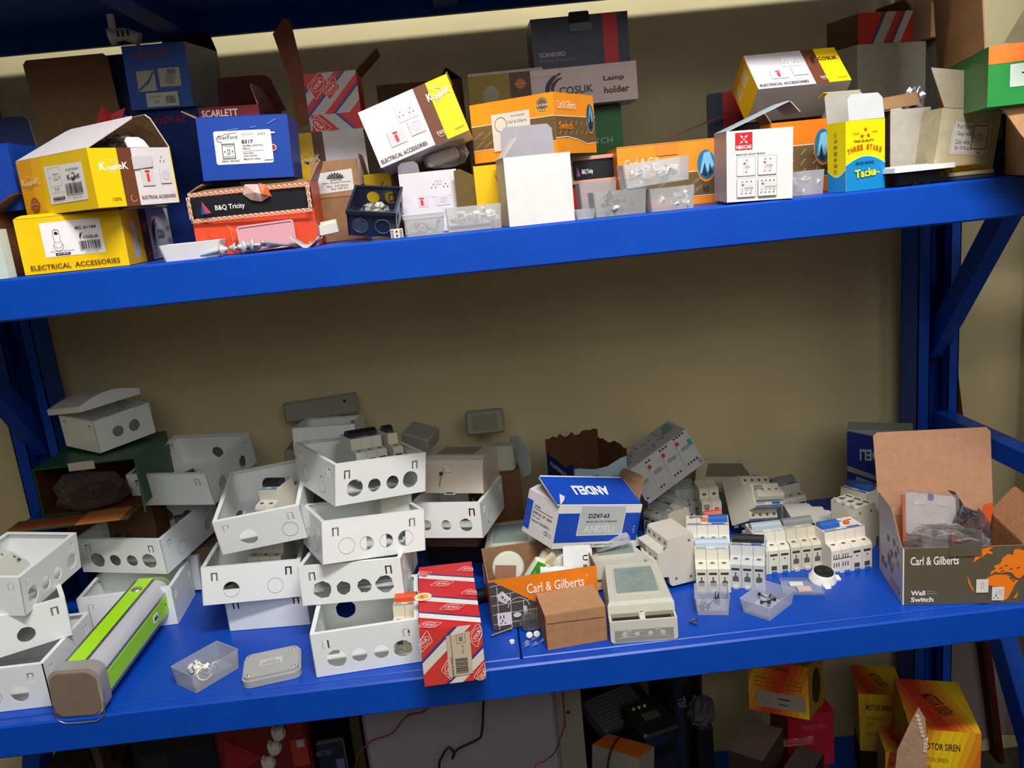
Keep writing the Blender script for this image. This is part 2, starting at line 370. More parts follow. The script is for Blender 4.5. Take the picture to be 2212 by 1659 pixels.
# ================================================================== UPPER SHELF
YEL, BRN, WHT, ORG, NAVY, BLU, RED = 'f2c80a', '6a3c26', 'd9d3d6', 'ee8a1c', '10183a', '0e3a96', 'c8201c'
KR = 'kraft:9a7654'; KD = 'kraft:7a5a40'; GB = 'card:c9c4bc'
INK = '2a2a30'; TAUPE = '6b5636'
def star5(cx, cy, r, W, H, a=90):
    return [(cx + (r if i % 2 == 0 else r * .4) * math.cos(rad(a + 36 * i)) / W, cy + (r if i % 2 == 0 else r * .4) * math.sin(rad(a + 36 * i)) / H) for i in range(10)]
def coslik_mark(p, x, y, s, colr, asp):
    """the two sweeping arcs; s = height as a fraction of the face"""
    for r, wd in ((1, .16), (.72, .11)):
        n = 12; o = []; i_ = []
        for k in range(n + 1):
            a = 100 + 125 * k / n; t = math.sin(math.pi * min(1, (k + 1.5) / (n + 2)))
            o.append((x + s * asp * r * math.cos(rad(a)), y + s * r * math.sin(rad(a)))); rr = r - wd * t * 1.6
            i_.append((x + s * asp * rr * math.cos(rad(a)), y + s * rr * math.sin(rad(a))))
        q = o + i_; p.put(q, [(k, k + 1, n + 2 + k, n + 1 + k) for k in range(n)], colr)
def kos_logo(p, x, y, w, h, colr):
    p.t('K', x, y + .12 * h, w * .22, h * .62, colr, .03); p.t('osl', x + w * .22, y + .14 * h, w * .36, h * .42, colr, .03); p.t('eK', x + w * .62, y + .16 * h, w * .36, h * .55, colr, .02)
    p.ring(x + w * .45, y + h * .5, h * .42, .0011, colr, -130, 95)
    for a, b in ((.27, .95), (.42, .8), (.35, .02), (.46, -.06)): p.c(x + w * a, y + h * b, .012, colr, n=6)
def barcode(p, x0, y0, x1, y1, seed=1): p.bars(x0, y0, x1, y1, INK, 30, seed); p.t('6971869479214', x0, y0 - (y1 - y0) * .2, x1 - x0, (y1 - y0) * .15, INK)
def sockets(p, flip=False):
    """double socket, red switch and white switch pictures on the white field"""
    a = (lambda x: 1 - x) if flip else (lambda x: x)
    def box(x0, y0, x1, y1, c_): p.r(min(a(x0), a(x1)), y0, max(a(x0), a(x1)), y1, c_)
    box(.36, .56, .57, .83, 'cfc9cd'); p.r(a(.44) if not flip else a(.49), .76, a(.49) if not flip else a(.44), .81, 'd8d3d6')
    for cx in (.405, .52):
        for dx, dy, ww, hh in ((0, .045, .006, .03), (-.022, -.02, .012, .014), (.022, -.02, .012, .014)):
            x = a(cx + dx); p.r(x - ww / 2, .68 + dy - hh / 2, x + ww / 2, .68 + dy + hh / 2, INK)
    box(.19, .24, .37, .50, 'cbc5ca'); p.r(a(.275) - .024, .43, a(.275) + .024, .465, 'c02a2a'); p.r(a(.275) - .016, .29, a(.275) + .016, .415, 'd83a2c')
    box(.43, .28, .59, .54, 'cdc8cc'); p.ring(a(.495), .415, .055, .0004, 'aaa4a8', ry=.075); p.ring(a(.53), .415, .055, .0004, 'aaa4a8', ry=.075)
def art_kos_long(p, rev=False, brand='kos'):
    x = (lambda v: 1 - v) if rev else (lambda v: v)
    R_ = lambda a, b, c_: p.r(min(x(a), x(b)), 0, max(x(a), x(b)), 1, c_)
    R_(.62, .76, BRN); R_(.76, 1, YEL)
    sockets(p, rev)
    x0 = .03 if not rev else .47
    p.t('ELECTRICAL ACCESSORIES', x0, .05, .52, .07, '4a2a20', .012)
    if brand == 'kos':
        kos_logo(p, .72 if not rev else .1, .66, .26, .22, 'f4ece0')
    else:
        coslik_mark(p, .76, .66, .17, '3a2210', .5); p.t('COSLIK', .76, .64, .21, .10, '3a2210', .012)
    p.t('100%', .69 if not rev else .14, .12, .07, .06, 'efe6d8'); p.ring(.725 if not rev else .175, .15, .07, .0005, 'efe6d8', 150, 330)
    p.ln([(.87, .10), (.97, .11)] if not rev else [(.03, .1), (.1, .11)], .0006, '4a3a10')
def seal(p, x, y, r):
    p.c(x, y, r, 'a2541e', n=18); p.c(x, y, r * .78, 'b5652a'); p.r(x - r * 1.15 * p.H / p.W, y - r * .25, x + r * 1.15 * p.H / p.W, y + r * .25, '8a3c18'); p.t('BEST PRICE', x - r * p.H / p.W, y - r * .16, 2 * r * p.H / p.W, r * .34, 'e8c8a0')
# --- 1 yellow lamp holder carton, front left
def f1(p):
    p.r(.23, .28, .80, .90, 'f0ecee', 'sticker')
    p.c(.37, .46, .088, INK); p.c(.37, .46, .080, 'f0ecee'); p.c(.37, .50, .075, INK); p.c(.37, .50, .068, 'f0ecee'); p.poly([(.345, .5), (.395, .5), (.405, .66), (.335, .66)], 'f0ecee')
    p.ln([(.335, .68), (.347, .53), (.393, .53), (.405, .68)], .0004, INK); p.ring(.37, .72, .055, .0005, INK, ry=.045); p.c(.37, .70, .028, INK)
    p.t('3980', .345, .415 - .10, .055, .035, INK, .01)
    p.t('B22 STRAIGHT LAMP HOLDER', .265, .385 - .10 + .0, .24, .022, INK) if False else None
    p.t('B22 STRAIGHT LAMP HOLDER', .29, .42 - .055, .22, .02, INK); 
    p.r(.33, .30, .47, .345, '26263a'); p.t('QTY:10PCS', .345, .31, .11, .025, 'f0ecee', .02)
    p.t('IEC 61184', .555, .73, .20, .055, INK, .02); coslik_mark(p, .62, .60, .075, INK, .5); p.t('COSLIK', .615, .56, .15, .05, INK, .02)
    barcode(p, .57, .37, .765, .52); p.t('MADE IN CHINA', .61, .305, .13, .02, INK)
    p.t('ELECTRICAL  ACCESSORIES', .07, .07, .85, .09, '6a3a10', .012)
def f1r(p):
    p.r(0, 0, .34, 1, 'd9a90c'); p.c(.19, .25, .17, 'b9b4c4'); p.poly([(.15, .38), (.23, .38), (.22, .75), (.14, .75)], 'c2a8b8'); p.c(.19, .76, .08, 'c8aac0'); p.r(.17, .3, .22, .40, 'a9a6b4')
    p.r(.34, 0, .49, 1, '552f22'); seal(p, .415, .66, .11); p.t('2S', .4, .12, .05, .14, 'b98a20')
    p.r(.545, .0, .56, 1, 'e8e2e4'); coslik_mark(p, .69, .48, .34, '32222c', .42); p.t('COSLIK', .66, .40, .17, .18, '32222c', .01); p.t('Lamp', .87, .52, .09, .14, '4a3826'); p.t('holder', .87, .28, .10, .14, '4a3826')
carton('lampholder_carton', 'yellow lampholder carton with brown lettering at the left end of the upper shelf', 'box', (-.5560, 1.066, 1.3004), (.2, .2, 2.4), (.127, .190, .0680),
       {'*': YEL, 'F': YEL, 'R': WHT, 'T': KD}, prints={'F': f1, 'R': f1r}, flaps=[('R', .010, 80, .05, .9, .5, GB, 'd8d2d0'), ('F', .012, -70, 0, 1, .2, KR, YEL)])
# --- 2 yellow / white accessories carton on top of it
def f2(p):
    p.put([(0, 0), (.16, 0), (.22, 1), (0, 1)], [(0, 1, 2, 3)], 'eaa312'); p.put([(.16, 0), (.3, 0), (.36, 1), (.22, 1)], [(0, 1, 2, 3)], 'efb60e')
    p.put([(.385, .16), (.90, .17), (.90, .80), (.385, .82)], [(0, 1, 2, 3)], 'ece6e0', 'sticker')
    p.ln([(.43, .46), (.59, .46), (.59, .78), (.43, .78)], .0004, '8a8a90', True); p.ln([(.49, .57), (.52, .57), (.52, .67), (.49, .67)], .0005, INK, True); p.ln([(.53, .57), (.56, .57), (.56, .67), (.53, .67)], .0005, INK, True); p.c(.45, .61, .012, INK, n=8); p.c(.575, .61, .012, INK, n=8)
    p.t('KS IEC60669', .68, .69, .17, .035, INK); kos_logo(p, .68, .52, .18, .14, INK); p.t('3122', .48, .40, .07, .035, INK, .015); p.t('2 Gang, 2 Way, Switch', .44, .34, .18, .022, INK)
    p.r(.44, .23, .60, .275, '26263a'); p.t('QTY 10 PCS', .455, .24, .13, .025, 'ece6e0', .02); barcode(p, .64, .30, .86, .48, 5); p.t('Made in China', .72, .215, .12, .02, INK)
    kos_logo(p, .04, .52, .26, .2, 'f3dca0'); seal(p, .17, .2, .13)
def f2r(p):
    p.r(0, 0, .33, 1, YEL); p.r(.33, 0, .50, 1, BRN); kos_logo(p, .10, .60, .34, .22, 'f6efe0'); p.t('100%', .18, .10, .10, .06, '4a3a10'); p.ring(.43, .13, .06, .0005, 'efe6d8', 120, 330)
    p.t('ELECTRICAL ACCESSORIES', .53, .10, .43, .06, '4a2a20', .012)
    for cx in (.71, .86):
        for dx, dy in ((0, .05), (-.02, -.02), (.025, -.02)): p.r(cx + dx - .005, .78 + dy - .012, cx + dx + .005, .78 + dy + .012, INK)
    p.r(.57, .33, .72, .62, 'cdc7cc'); p.r(.62, .56, .675, .60, 'c02a2a'); p.r(.632, .40, .665, .545, 'd83a2c'); p.r(.80, .36, .94, .62, 'd2ccd0'); p.ring(.86, .49, .05, .0004, 'a8a2a6', ry=.07); p.ring(.885, .49, .05, .0004, 'a8a2a6', ry=.07)
    p.poly([(.485, .62), (.73, .66), (.735, .86), (.485, .84)], 'c9c3c8'); p.ln([(.485, .62), (.73, .66), (.735, .82)], .0005, '8a8488')
T = carton('accessory_carton', 'open yellow and white switch carton stacked on the yellow lampholder carton', 'box', (-.558, 1.108, 1.3712), (0, 0, -34.2), (.152, .113, .0685),
       {'*': YEL, 'F': YEL, 'R': WHT, 'L': YEL}, inner='c8c0ba', top='open', prints={'F': f2, 'R': f2r}, flaps=[('F', .085, -63, 0, 1, .06, 'd6d0d2', 'd6d0d2'), ('B', .045, -25, 0, 1, .1, KR, YEL), ('R', .016, -35, .48, .74, .1, 'd8d2d6', 'd8d2d6')])
def crumple(name, label, cat, p, size, spec, seed, n=(14, 9), rough=.35, rot=(0, 0, 0), group=None):
    """crinkled film bag: a pillow whose surface is creased"""
    R = random.Random(seed); mb = MB(); vs = []; fs = []; a, b = n
    for j in range(b + 1):
        ph = math.pi * (j / b - .5)
        for i in range(a):
            th = 2 * math.pi * i / a; k = 1 + R.uniform(-rough, rough); c = abs(math.cos(ph)) ** .6
            vs.append((size[0] / 2 * c * math.cos(th) * k, size[1] / 2 * c * math.sin(th) * k, size[2] / 2 * (1 + math.sin(ph)) * (1 + R.uniform(-.15, .15))))
    for j in range(b):
        for i in range(a): k = (i + 1) % a; fs.append((j * a + i, j * a + k, (j + 1) * a + k, (j + 1) * a + i))
    mb.add(vs, fs, spec); return single(name, label, cat, mb, p, rot, group)
crumple('plastic_bag', 'clear crinkled bag showing out of the open yellow switch carton', 'bag', (-.445, 1.128, 1.395), (.09, .07, .062), 'film:b9b4ae', 3, rough=.12)
def sheet(name, label, cat, pts, spec, p=(0, 0, 0), rot=(0, 0, 0), t=.0008, group=None, kind=None):
    """thin stiff sheet through a list of quads given as rows of points"""
    mb = MB(); r = len(pts); c = len(pts[0]); vs = [q for row in pts for q in row]; fs = []
    for j in range(r - 1):
        for i in range(c - 1): fs.append((j * c + i, j * c + i + 1, (j + 1) * c + i + 1, (j + 1) * c + i))
    vs2 = [(x, y + t, z) for x, y, z in vs]; n = len(vs); mb.add(vs, fs, spec); mb.add(vs2, [f[::-1] for f in fs], spec)
    edge = [(j * c, (j + 1) * c) for j in range(r - 1)] + [((j + 1) * c + c - 1, j * c + c - 1) for j in range(r - 1)] + [(i + 1, i) for i in range(c - 1)] + [((r - 1) * c + i, (r - 1) * c + i + 1) for i in range(c - 1)]
    mb.add(vs + vs2, [(a, b, b + n, a + n) for a, b in edge], spec); return single(name, label, cat, mb, p, rot, group, kind)
mb = MB(); mb.add([(-.52, 1.232, 1.41), (-.41, 1.225, 1.41), (-.425, 1.236, 1.478), (-.47, 1.228, 1.505), (-.505, 1.24, 1.475)], [(0, 1, 2, 3, 4)], 'card:163a8c'); mb.add([(-.512, 1.222, 1.46), (-.475, 1.222, 1.462), (-.455, 1.226, 1.507), (-.475, 1.224, 1.500), (-.486, 1.226, 1.513)], [(0, 1, 2, 3, 4)], 'card:b81c24')
b0 = single('plastic_bag', 'red and blue printed bag sticking up behind the yellow switch carton', 'bag', mb); b0.modifiers.new('thickness', 'SOLIDIFY').thickness = .001
# --- 3 chipboard screws carton + 4 torn brown carton behind + blue carton on it
def f3(p):
    for a in (-34, 0, 34): p.ln([(.5, .68), (.5 + .12 * math.sin(rad(a - 18)), .68 + .17 * math.cos(rad(a - 12))), (.5 + .24 * math.sin(rad(a)), .68 + .24 * math.cos(rad(a))), (.5 + .12 * math.sin(rad(a + 18)), .68 + .17 * math.cos(rad(a + 12)))], .0011, '1c4a8a', True)
    p.t('KINGSHOWA', .3, .62, .42, .03, '2a4a7a'); p.t('CHIPBOARD', .28, .52, .44, .06, '1c3a82', .02); p.t('SCREWS', .31, .45, .3, .055, '1c3a82', .02)
    for x in (.32, .62):
        p.r(x - .02, .10, x + .02, .30, '6a6a70'); p.poly([(x - .02, .10), (x + .02, .10), (x, .02)], '5a5a60'); p.r(x - .06, .30, x + .06, .325, '77777c'); p.r(x - .035, .325, x + .035, .37, '8a8a90')
        for k in range(7): p.ln([(x - .028, .11 + k * .027), (x + .028, .123 + k * .027)], .0006, 'a8a8ae')
carton('screw_carton', 'pale green carton of chipboard screws at the left end of the shelf edge', 'box', (-.6440, 1.044, 1.3), (0, 0, 0), (.0795, .019, .059), {'*': 'c9d4d0'}, prints={'F': lambda p: f3(p)})
carton('torn_carton', 'open brown carton with a torn flap under the blue box at the left end', 'box', (-.745, 1.09, 1.3), (0, 0, 0), (.150, .12, .080), {'*': 'kraft:6d4226'}, inner='kraft:5a3018', top='open', flaps=[('R', .035, 55, 0, .55, .25, 'kraft:9a8a7a', 'kraft:a09488'), ('F', .03, 70, .1, .95, .2, 'kraft:7a4a2a', 'kraft:7a4a2a')])
carton('blue_carton', 'plain blue carton cut off by the left edge on the torn brown carton', 'box', (-.7205, 1.122, 1.3815), (0, 0, 0), (.150, .075, .083), {'*': '123f9a', 'T': NAVY}, flaps=[('T', .001, 0, 0, .1, 0, NAVY, NAVY)] if False else [('B', .04, -4, 0, .93, .05, NAVY, NAVY)])
# --- tall brown carton lid at the back left
T = carton('brown_carton', 'large open brown carton with its lid standing upright at the back left', 'box', (-.655, 1.245, 1.3), (0, 0, 0), (.126, .16, .140), {'*': KR}, inner=KD, top='open', flaps=[('B', .171, -6, -.02, 1.0, .0, 'kraft:94704e', KR), ('R', .05, 25, .05, .95, .12, KD, KR)])
carton('navy_carton', 'dark navy carton standing at the back between brown lid and faded blue lamp carton', 'box', (-.572, 1.425, 1.3), (0, 0, 0), (.080, .09, .314), {'*': '14265c'})
# --- faded blue lamp carton high at the back left
def f5(p):
    p.t('RAVEN AZ', .18, .80, .52, .09, 'a0424a', .02); p.r(.17, .28, .46, .60, 'a8a48c'); p.r(.52, .33, .86, .62, 'a8a48c')
    p.ln([(.19, .31), (.34, .42), (.44, .57)], .003, '50607a'); p.c(.70, .45, .09, '8a8a86'); p.r(.66, .52, .80, .60, '6a7488')
    p.r(.27, .03, .78, .25, 'b4b2a4', 'sticker'); p.t('RAVEN AZ', .32, .17, .18, .03, INK); p.t('CE', .40, .09, .07, .04, INK); p.bars(.58, .07, .74, .19, INK, 20)
T5 = carton('lamp_carton', 'faded blue lamp carton with two pictures high at the back left', 'box', (-.474, 1.30, 1.512), (1.2, 2.2, -8), (.095, .11, .088), {'*': '2a4c92', 'R': 'card:5c5a66', 'F': '33559a'}, inner='kraft:4a3424', top='open', prints={'F': f5}, flaps=[('B', .03, 12, 0, 1, .3, 'kraft:3a2a1e', 'kraft:4a3424')])
carton('lamp_carton', 'dark blue carton with red letters standing under the faded blue lamp carton', 'box', (-.474, 1.31, 1.3), (0, 0, -8), (.097, .11, .2105), {'*': '132a66'}, prints={'F': lambda p: p.t('RAVEN AZ', .2, .9, .6, .05, '8a2430', .02)})
mb = MB(); mb.tube([(0, 0, 0), (.020, .003, .003), (.040, .004, -.006)], .0095, 'plastic:d8d4cc', 12); mb.tube([(-.001, 0, 0), (.006, .001, .001)], .012, 'plastic:d8d4cc', 12); mb.box((.002, -.004, .006), (.010, .004, .030), 'plastic:d6d2d6')
lh = Thing('lampholder', 'white tubular lampholder lying across the top of the faded blue lamp carton', 'lampholder', (-.490, 1.315, 1.6175)); lh.off = (0, 0, 0)
lh.part('barrel', mb); m2 = MB()
for k in range(3): m2.box((.014 + k * .007, -.0098, -.003), (.0165 + k * .007, -.0085, .006), 'plastic:2a2a2a')
lh.part('vent_slot', m2)
# --- blue bell switch carton and the orange carton below it
def f6(p):
    p.rr(.17, .25, .80, .79, .0025, 'e9e9e6', 'sticker')
    p.t('ScanFord', .215, .655, .21, .065, INK, .015); p.ring(.25, .66, .075, .0008, INK, 90, 270, ry=.05); p.ln([(.25, .71), (.30, .735), (.42, .755)], .0006, INK)
    p.t('23022302020', .47, .71, .14, .035, '8a8a8a'); p.t('10 PCS', .65, .70, .085, .035, INK, .01); p.t('B317', .47, .575, .125, .06, INK, .03)
    p.t('10A BELL SWITCH', .47, .525, .23, .03, INK, .01); p.t('(BELL)', .47, .475, .09, .032, INK, .01); p.ln([(.47, .455), (.745, .455)], .0004, '888888')
    p.t('IP2X IPX0', .475, .405, .11, .026, INK, .01); p.t('250V,50/60Hz', .475, .36, .15, .028, INK, .01); p.t('MADE IN CHINA', .475, .31, .18, .028, INK, .01); p.t('CE', .715, .305, .035, .04, INK); p.t('BASIC RANGE', .235, .29, .19, .03, INK, .01)
    p.ln([(.25, .345), (.385, .345), (.385, .58), (.25, .58)], .0008, INK, True); p.ln([(.262, .375), (.375, .375)], .0005, INK); p.ln([(.262, .55), (.375, .55)], .0005, INK); p.ln([(.305, .42), (.33, .42), (.33, .49), (.305, .49)], .0006, INK, True); p.c(.275, .46, .011, INK, n=8); p.c(.36, .46, .011, INK, n=8)
    p.r(.80, .72, .845, .745, 'e8e8e8'); p.c(.81, .49, .055, 'e8e8e8'); p.c(.81, .49, .045, 'b02a30'); p.r(.70, .3, .80, .7, 'e9e9e6', 'sticker')
    for q in (((.78, .88), (.87, .95)), ((.33, .80), (.45, .82)), ((.58, .83), (.64, .845))): p.ln(q, .0006, '8aa0d8')
def f6l(p):
    p.r(.80, 0, .92, 1, 'c01c2c'); p.r(.92, 0, 1, 1, '2a3c7a'); p.t('CE', .5, .35, .08, .06, '9aa0b8'); p.t('accessories', .45, .2, .3, .05, '8a90b0')
BQB = 1.3935
carton('switch_carton', 'blue bell switch carton with a white label standing on the orange patterned carton', 'box', (-.329, 1.10, BQB), (-.3, 2.6, 3.4), (.112, .09, .0752), {'*': BLU, 'F': '0e3f9e', 'L': NAVY}, prints={'F': f6, 'L': f6l}, flaps=[('L', .022, 62, .1, .98, .2, KR, NAVY), ('F', .004, -60, 0, 1, .1, KR, BLU)])
def f7(p):
    p.r(0, .60, 1, .93, '10141a')
    def check(x0, y0, x1, y1, n, vert=False):
        for k in range(n):
            a = x0 + (x1 - x0) * k / n; b = x0 + (x1 - x0) * (k + .92) / n; c0, c1 = y0, y1
            if vert: a, b = x0, x1; c0 = y0 + (y1 - y0) * k / n; c1 = y0 + (y1 - y0) * (k + .92) / n
            p.r(a, c0, b, c1, 'dcd0c8' if k % 2 == 0 else 'd86a34'); q = '33304a' if k % 2 == 0 else 'f0b890'
            p.poly([(a + (b - a) * .2, c0 + (c1 - c0) * .15), (a + (b - a) * .85, c0 + (c1 - c0) * .15), (a + (b - a) * .3, c0 + (c1 - c0) * .9)], q)
    check(0, .94, 1, 1, 46); check(0, .54, 1, .60, 46); check(0, .60, .03, .94, 7, True); check(.97, .60, 1, .94, 7, True)
    p.poly([(.10, .66), (.17, .66), (.12, .84)], '1c4a9a'); p.poly([(.135, .68), (.185, .67), (.12, .86)], 'c83a4a'); p.t('B&Q Tricity', .22, .68, .24, .10, 'ece8e4', .012)
    for k in range(4): p.ln([(.32 + k * .02, .20 + .02 * k), (.315 + k * .02, .36), (.29 + k * .02, .46 - k * .03)], .0005, 'f4a060')
    for k in range(16):
        x, y = .05 + (k * .37 % 1) * .9, .08 + (k * .23 % 1) * .38; p.ring(x, y, .05, .0004, 'b8341a', 20 * k, 20 * k + 220)
    p.t('EN 20', .93, .03, .05, .05, 'f0c0a0')
T7 = carton('patterned_carton', 'orange carton with a black band and chequered border under the blue bell switch carton', 'box', (-.348, 1.088, 1.3), (0, 0, 1.1), (.153, .105, .0795), {'*': 'd8482a', 'R': 'c8401f', 'T': KR}, prints={'F': f7}, flaps=[('F', .030, -82, 0, .98, .05, KD, KR), ('R', .028, 28, .02, .6, .35, KR, 'a83018'), ('L', .02, -60, 0, 1, .1, KR, KR)])
mb = MB(); mb.add([(.072, -.001, .084), (.088, -.0025, .083), (.098, -.003, .074), (.101, -.0045, .066), (.090, -.0035, .061), (.078, -.004, .064), (.068, -.002, .072), (.085, -.010, .073)], [(0, 1, 7), (1, 2, 7), (2, 3, 7), (3, 4, 7), (4, 5, 7), (5, 6, 7), (6, 0, 7)], 'card:c9a6a0')
mb.add([(.090, -.0045, .084), (.099, -.005, .081), (.104, -.005, .066), (.094, -.012, .070)], [(0, 1, 3), (1, 2, 3), (2, 0, 3)], 'card:d05a1e'); T7.part('torn_paper', mb)
def f8(p): p.t('SCARLETT', .05, .42, .60, .42, 'c8b8b4', .02); p.t('ENGLAND', .52, .12, .28, .2, 'b8a09c', .01)
carton('slim_carton', 'dark red slim carton lying across the top of the blue bell switch carton', 'box', (-.350, 1.200, BQB + .078), (0, 2.4, -5.5), (.083, .10, .0225), {'*': '6a1f26', 'R': '541a20', 'T': '3a1a1c'}, prints={'F': f8, 'R': lambda p: p.t('SCARLETT', .05, .3, .55, .4, '2a1014', .02)}, flaps=[('B', .055, -30, -.1, 1.1, .2, '4a2226', '5a2a2e'), ('R', .03, -20, 0, 1, .2, '3a1a1c', '4a1c22')])
# --- small things along the left of the shelf edge
def tray(name, label, cat, p, rot, w, d, h, spec, t=.0012, tap=.004, group=None, r=.004, parts=None):
    """open rounded tray with thin tapering walls"""
    T = Thing(name, label, cat, p, rot, (w, d), group); mb = MB(); N = 4
    lo = rrect(tap, tap, w - tap, d - tap, r, N); hi = rrect(0, 0, w, d, r, N); li = rrect(tap + t, tap + t, w - tap - t, d - tap - t, max(r - t, .001), N); hi2 = rrect(t, t, w - t, d - t, max(r - t, .001), N); n = len(lo)
    vs = [(x, y, 0) for x, y in lo] + [(x, y, h) for x, y in hi] + [(x, y, h) for x, y in hi2] + [(x, y, t) for x, y in li]; fs = []
    for k in range(3):
        for i in range(n): j = (i + 1) % n; fs.append((k * n + i, k * n + j, (k + 1) * n + j, (k + 1) * n + i))
    mb.add(vs, fs, spec); mb.add(vs, [list(range(n))[::-1], list(range(3 * n, 4 * n))], spec); T.part('tray_body', mb); return T
tl = tray('plastic_tray', 'white rounded plastic tray lying on the shelf edge beside the yellow lampholder carton', 'tray', (-.382, 1.0455, 1.3), (0, 0, 3), .0745, .040, .0200, 'plastic:e4e2e6')
T = Thing('plastic_cover', 'pink translucent cover leaning against the orange patterned carton', 'cover', (-.289, 1.066, 1.3005), (-9, -2, 5.5), (.070, .006)); mx = Matrix(((1, 0, 0, 0), (0, 0, -1, .006), (0, 1, 0, 0), (0, 0, 0, 1)))
T.part('cover_plate', MB().prism(rrect(0, 0, .070, .0335, .003), 0, .0045, 'milk:d49aa6', mx)); T.part('rim', MB().prism(rrect(0, 0, .070, .0335, .003), .0045, .006, 'milk:dca6b0', mx, [rrect(.002, .002, .068, .0315, .002)]))
def roofing_nail(p, d, L=.05, hr=.0085, label=None):
    T = Thing('roofing_nail', label, 'nail', p, (0, 0, 0)); T.off = (0, 0, 0); q = Vector(d).normalized().to_track_quat('Z', 'Y').to_matrix().to_4x4()
    T.part('nail_head', MB().lathe([(.0016, -.004), (.0030, -.0028), (.0030, -.0008), (hr * .75, .0006), (hr, .0030), (hr * .97, .0034), (.002, .0022)], 'satin:b9babc', 16, q)); T.part('shank', MB().tube([(0, 0, .001), (0, 0, L * .86), (0, 0, L)], .0021, 'satin:aeb0b2', 8, q, True)); return T
roofing_nail((-.2845, 1.0515, 1.3090), (.35, .35, -.05), .05, .0088, 'roofing nail with frontmost domed head before the pink cover')
roofing_nail((-.2745, 1.0585, 1.3100), (.9, .35, -.10), .055, .0092, 'roofing nail whose domed head shows behind the frontmost nail head')
roofing_nail((-.3025, 1.0475, 1.3080), (-.85, .15, -.12), .045, .0075, 'roofing nail seen edge-on pointing towards the white plastic tray')
roofing_nail((-.2965, 1.0600, 1.3085), (.8, .2, -.1), .03, .0070, 'roofing nail with edge-on head between tray and domed nails')
mb = MB(); mb.tube([(0, 0, 0), (.046, -.008, -.0085)], .0021, 'satin:9a9a9c', 8); mb.lathe([(.003, -.001), (.0036, .001), (.001, .003)], 'satin:a8a8aa', 8, Matrix.Translation((0, 0, 0)) @ Matrix.Rotation(-1.4, 4, 'Y'))
single('steel_nail', 'grey steel nail with a small head slanting down beside the pink cover', 'nail', mb, (-.258, 1.060, 1.3115))
mb = MB(); vs = []; fs = []
for i in range(9):
    for j in range(4): t = i / 8; vs.append((.038 * t, (j - 1.5) * .006, .006 + .010 * (2 * t - 1) ** 2 * (1 if i < 5 else 1.2) + .002 * math.sin(j * 2 + i)))
for i in range(8):
    for j in range(3): fs.append((i * 4 + j, i * 4 + j + 1, i * 4 + j + 5, i * 4 + j + 4))
mb.add(vs, fs, 'satin:c4c4c0', None, True); o = single('metal_scrap', 'curled shiny metal scrap at the shelf edge before the navy junction box', 'scrap', mb, (-.2235, 1.055, 1.298), (0, 8, -8)); o.modifiers.new('thickness', 'SOLIDIFY').thickness = .0008
T = Thing('terminal_strip', 'pale grey plastic strip lying behind the metal scrap beside the navy junction box', 'strip', (-.245, 1.105, 1.302), (0, -6, 4), (.075, .02)); b = MB(); b.cbox((0, 0, 0), (.028, .02, .017), 'plastic:cfcfbf', .001); b.cbox((.028, .002, .003), (.075, .02, .017), 'plastic:c9cabc', .001); T.part('strip_body', b)
T.part('peg', MB().box((.036, .004, .017), (.041, .016, .021), 'plastic:dad6c0')); T.part('peg', MB().box((.054, .004, .017), (.075, .016, .0205), 'plastic:d4d2c0'))
# --- navy junction box tipped forward
T = Thing('junction_box', 'open navy steel junction box tipped forward at the shelf edge', 'junction box', (-.152, 1.062, 1.3095), (25.7, 7.9, -2.7), (.060, .072)); nv = 'enamel:252b3e'; w, d, h, t = .060, .072, .033, .0022; b = MB()
h1 = circ(.0155, .014, .0088, None, 18); h2 = circ(.0435, .014, .0088, None, 18)
b.prism([(0, 0), (w, 0), (w, h), (0, h)], 0, t, nv, Matrix(((1, 0, 0, 0), (0, 0, -1, t), (0, 1, 0, 0), (0, 0, 0, 1))), [h1])
b.prism([(0, 0), (w, 0), (w, h), (0, h)], 0, t, nv, Matrix(((1, 0, 0, 0), (0, 0, -1, d), (0, 1, 0, 0), (0, 0, 0, 1))), [circ(.022, .018, .0085, None, 18), circ(.0455, .019, .0085, None, 18)])
for x0 in (0, w - t): b.prism([(0, 0), (d, 0), (d, h), (0, h)], 0, t, nv, Matrix(((0, 0, 1, x0), (1, 0, 0, 0), (0, 1, 0, 0), (0, 0, 0, 1))), [circ(.02, .015, .008, None, 14), circ(.05, .015, .008, None, 14)] if x0 else [])
b.box((t, t, 0), (w - t, d - t, t), nv); T.part('box_body', b)
rim = MB().prism([(-.001, -.001), (w + .001, -.001), (w + .001, d + .001), (-.001, d + .001)], h - .004, h + .0006, nv, None, [[(t, t), (w - t, t), (w - t, d - t), (t, d - t)]]); T.part('rim', rim)
T.part('knockout_ring', MB().prism(circ(.0435, .014, .0098, None, 20), 0, .0006, 'enamel:6a7080', Matrix(((1, 0, 0, 0), (0, 0, -1, 0), (0, 1, 0, 0), (0, 0, 0, 1))), [circ(.0435, .014, .0090, None, 20)]))
T.part('knockout_ring', MB().prism(circ(.0155, .014, .0098, None, 20), 0, .0006, 'metal:b0b0b4', Matrix(((1, 0, 0, 0), (0, 0, -1, 0), (0, 1, 0, 0), (0, 0, 0, 1))), [circ(.0155, .014, .0090, None, 20)]))
crumple('chrome_fitting', 'shiny crumpled fitting inside the navy junction box', 'fitting', (-.120, 1.092, 1.3265), (.034, .026, .018), 'metal:c9c6be', 9, rough=.3)
single('plastic_button', 'round white button lying inside the navy junction box', 'button', MB().lathe([(.006, 0), (.0085, .001), (.0085, .003), (.006, .005), (.002, .0056)], 'plastic:e8e8e8', 18), (-.1105, 1.0805, 1.3245), (45, 10, 0))
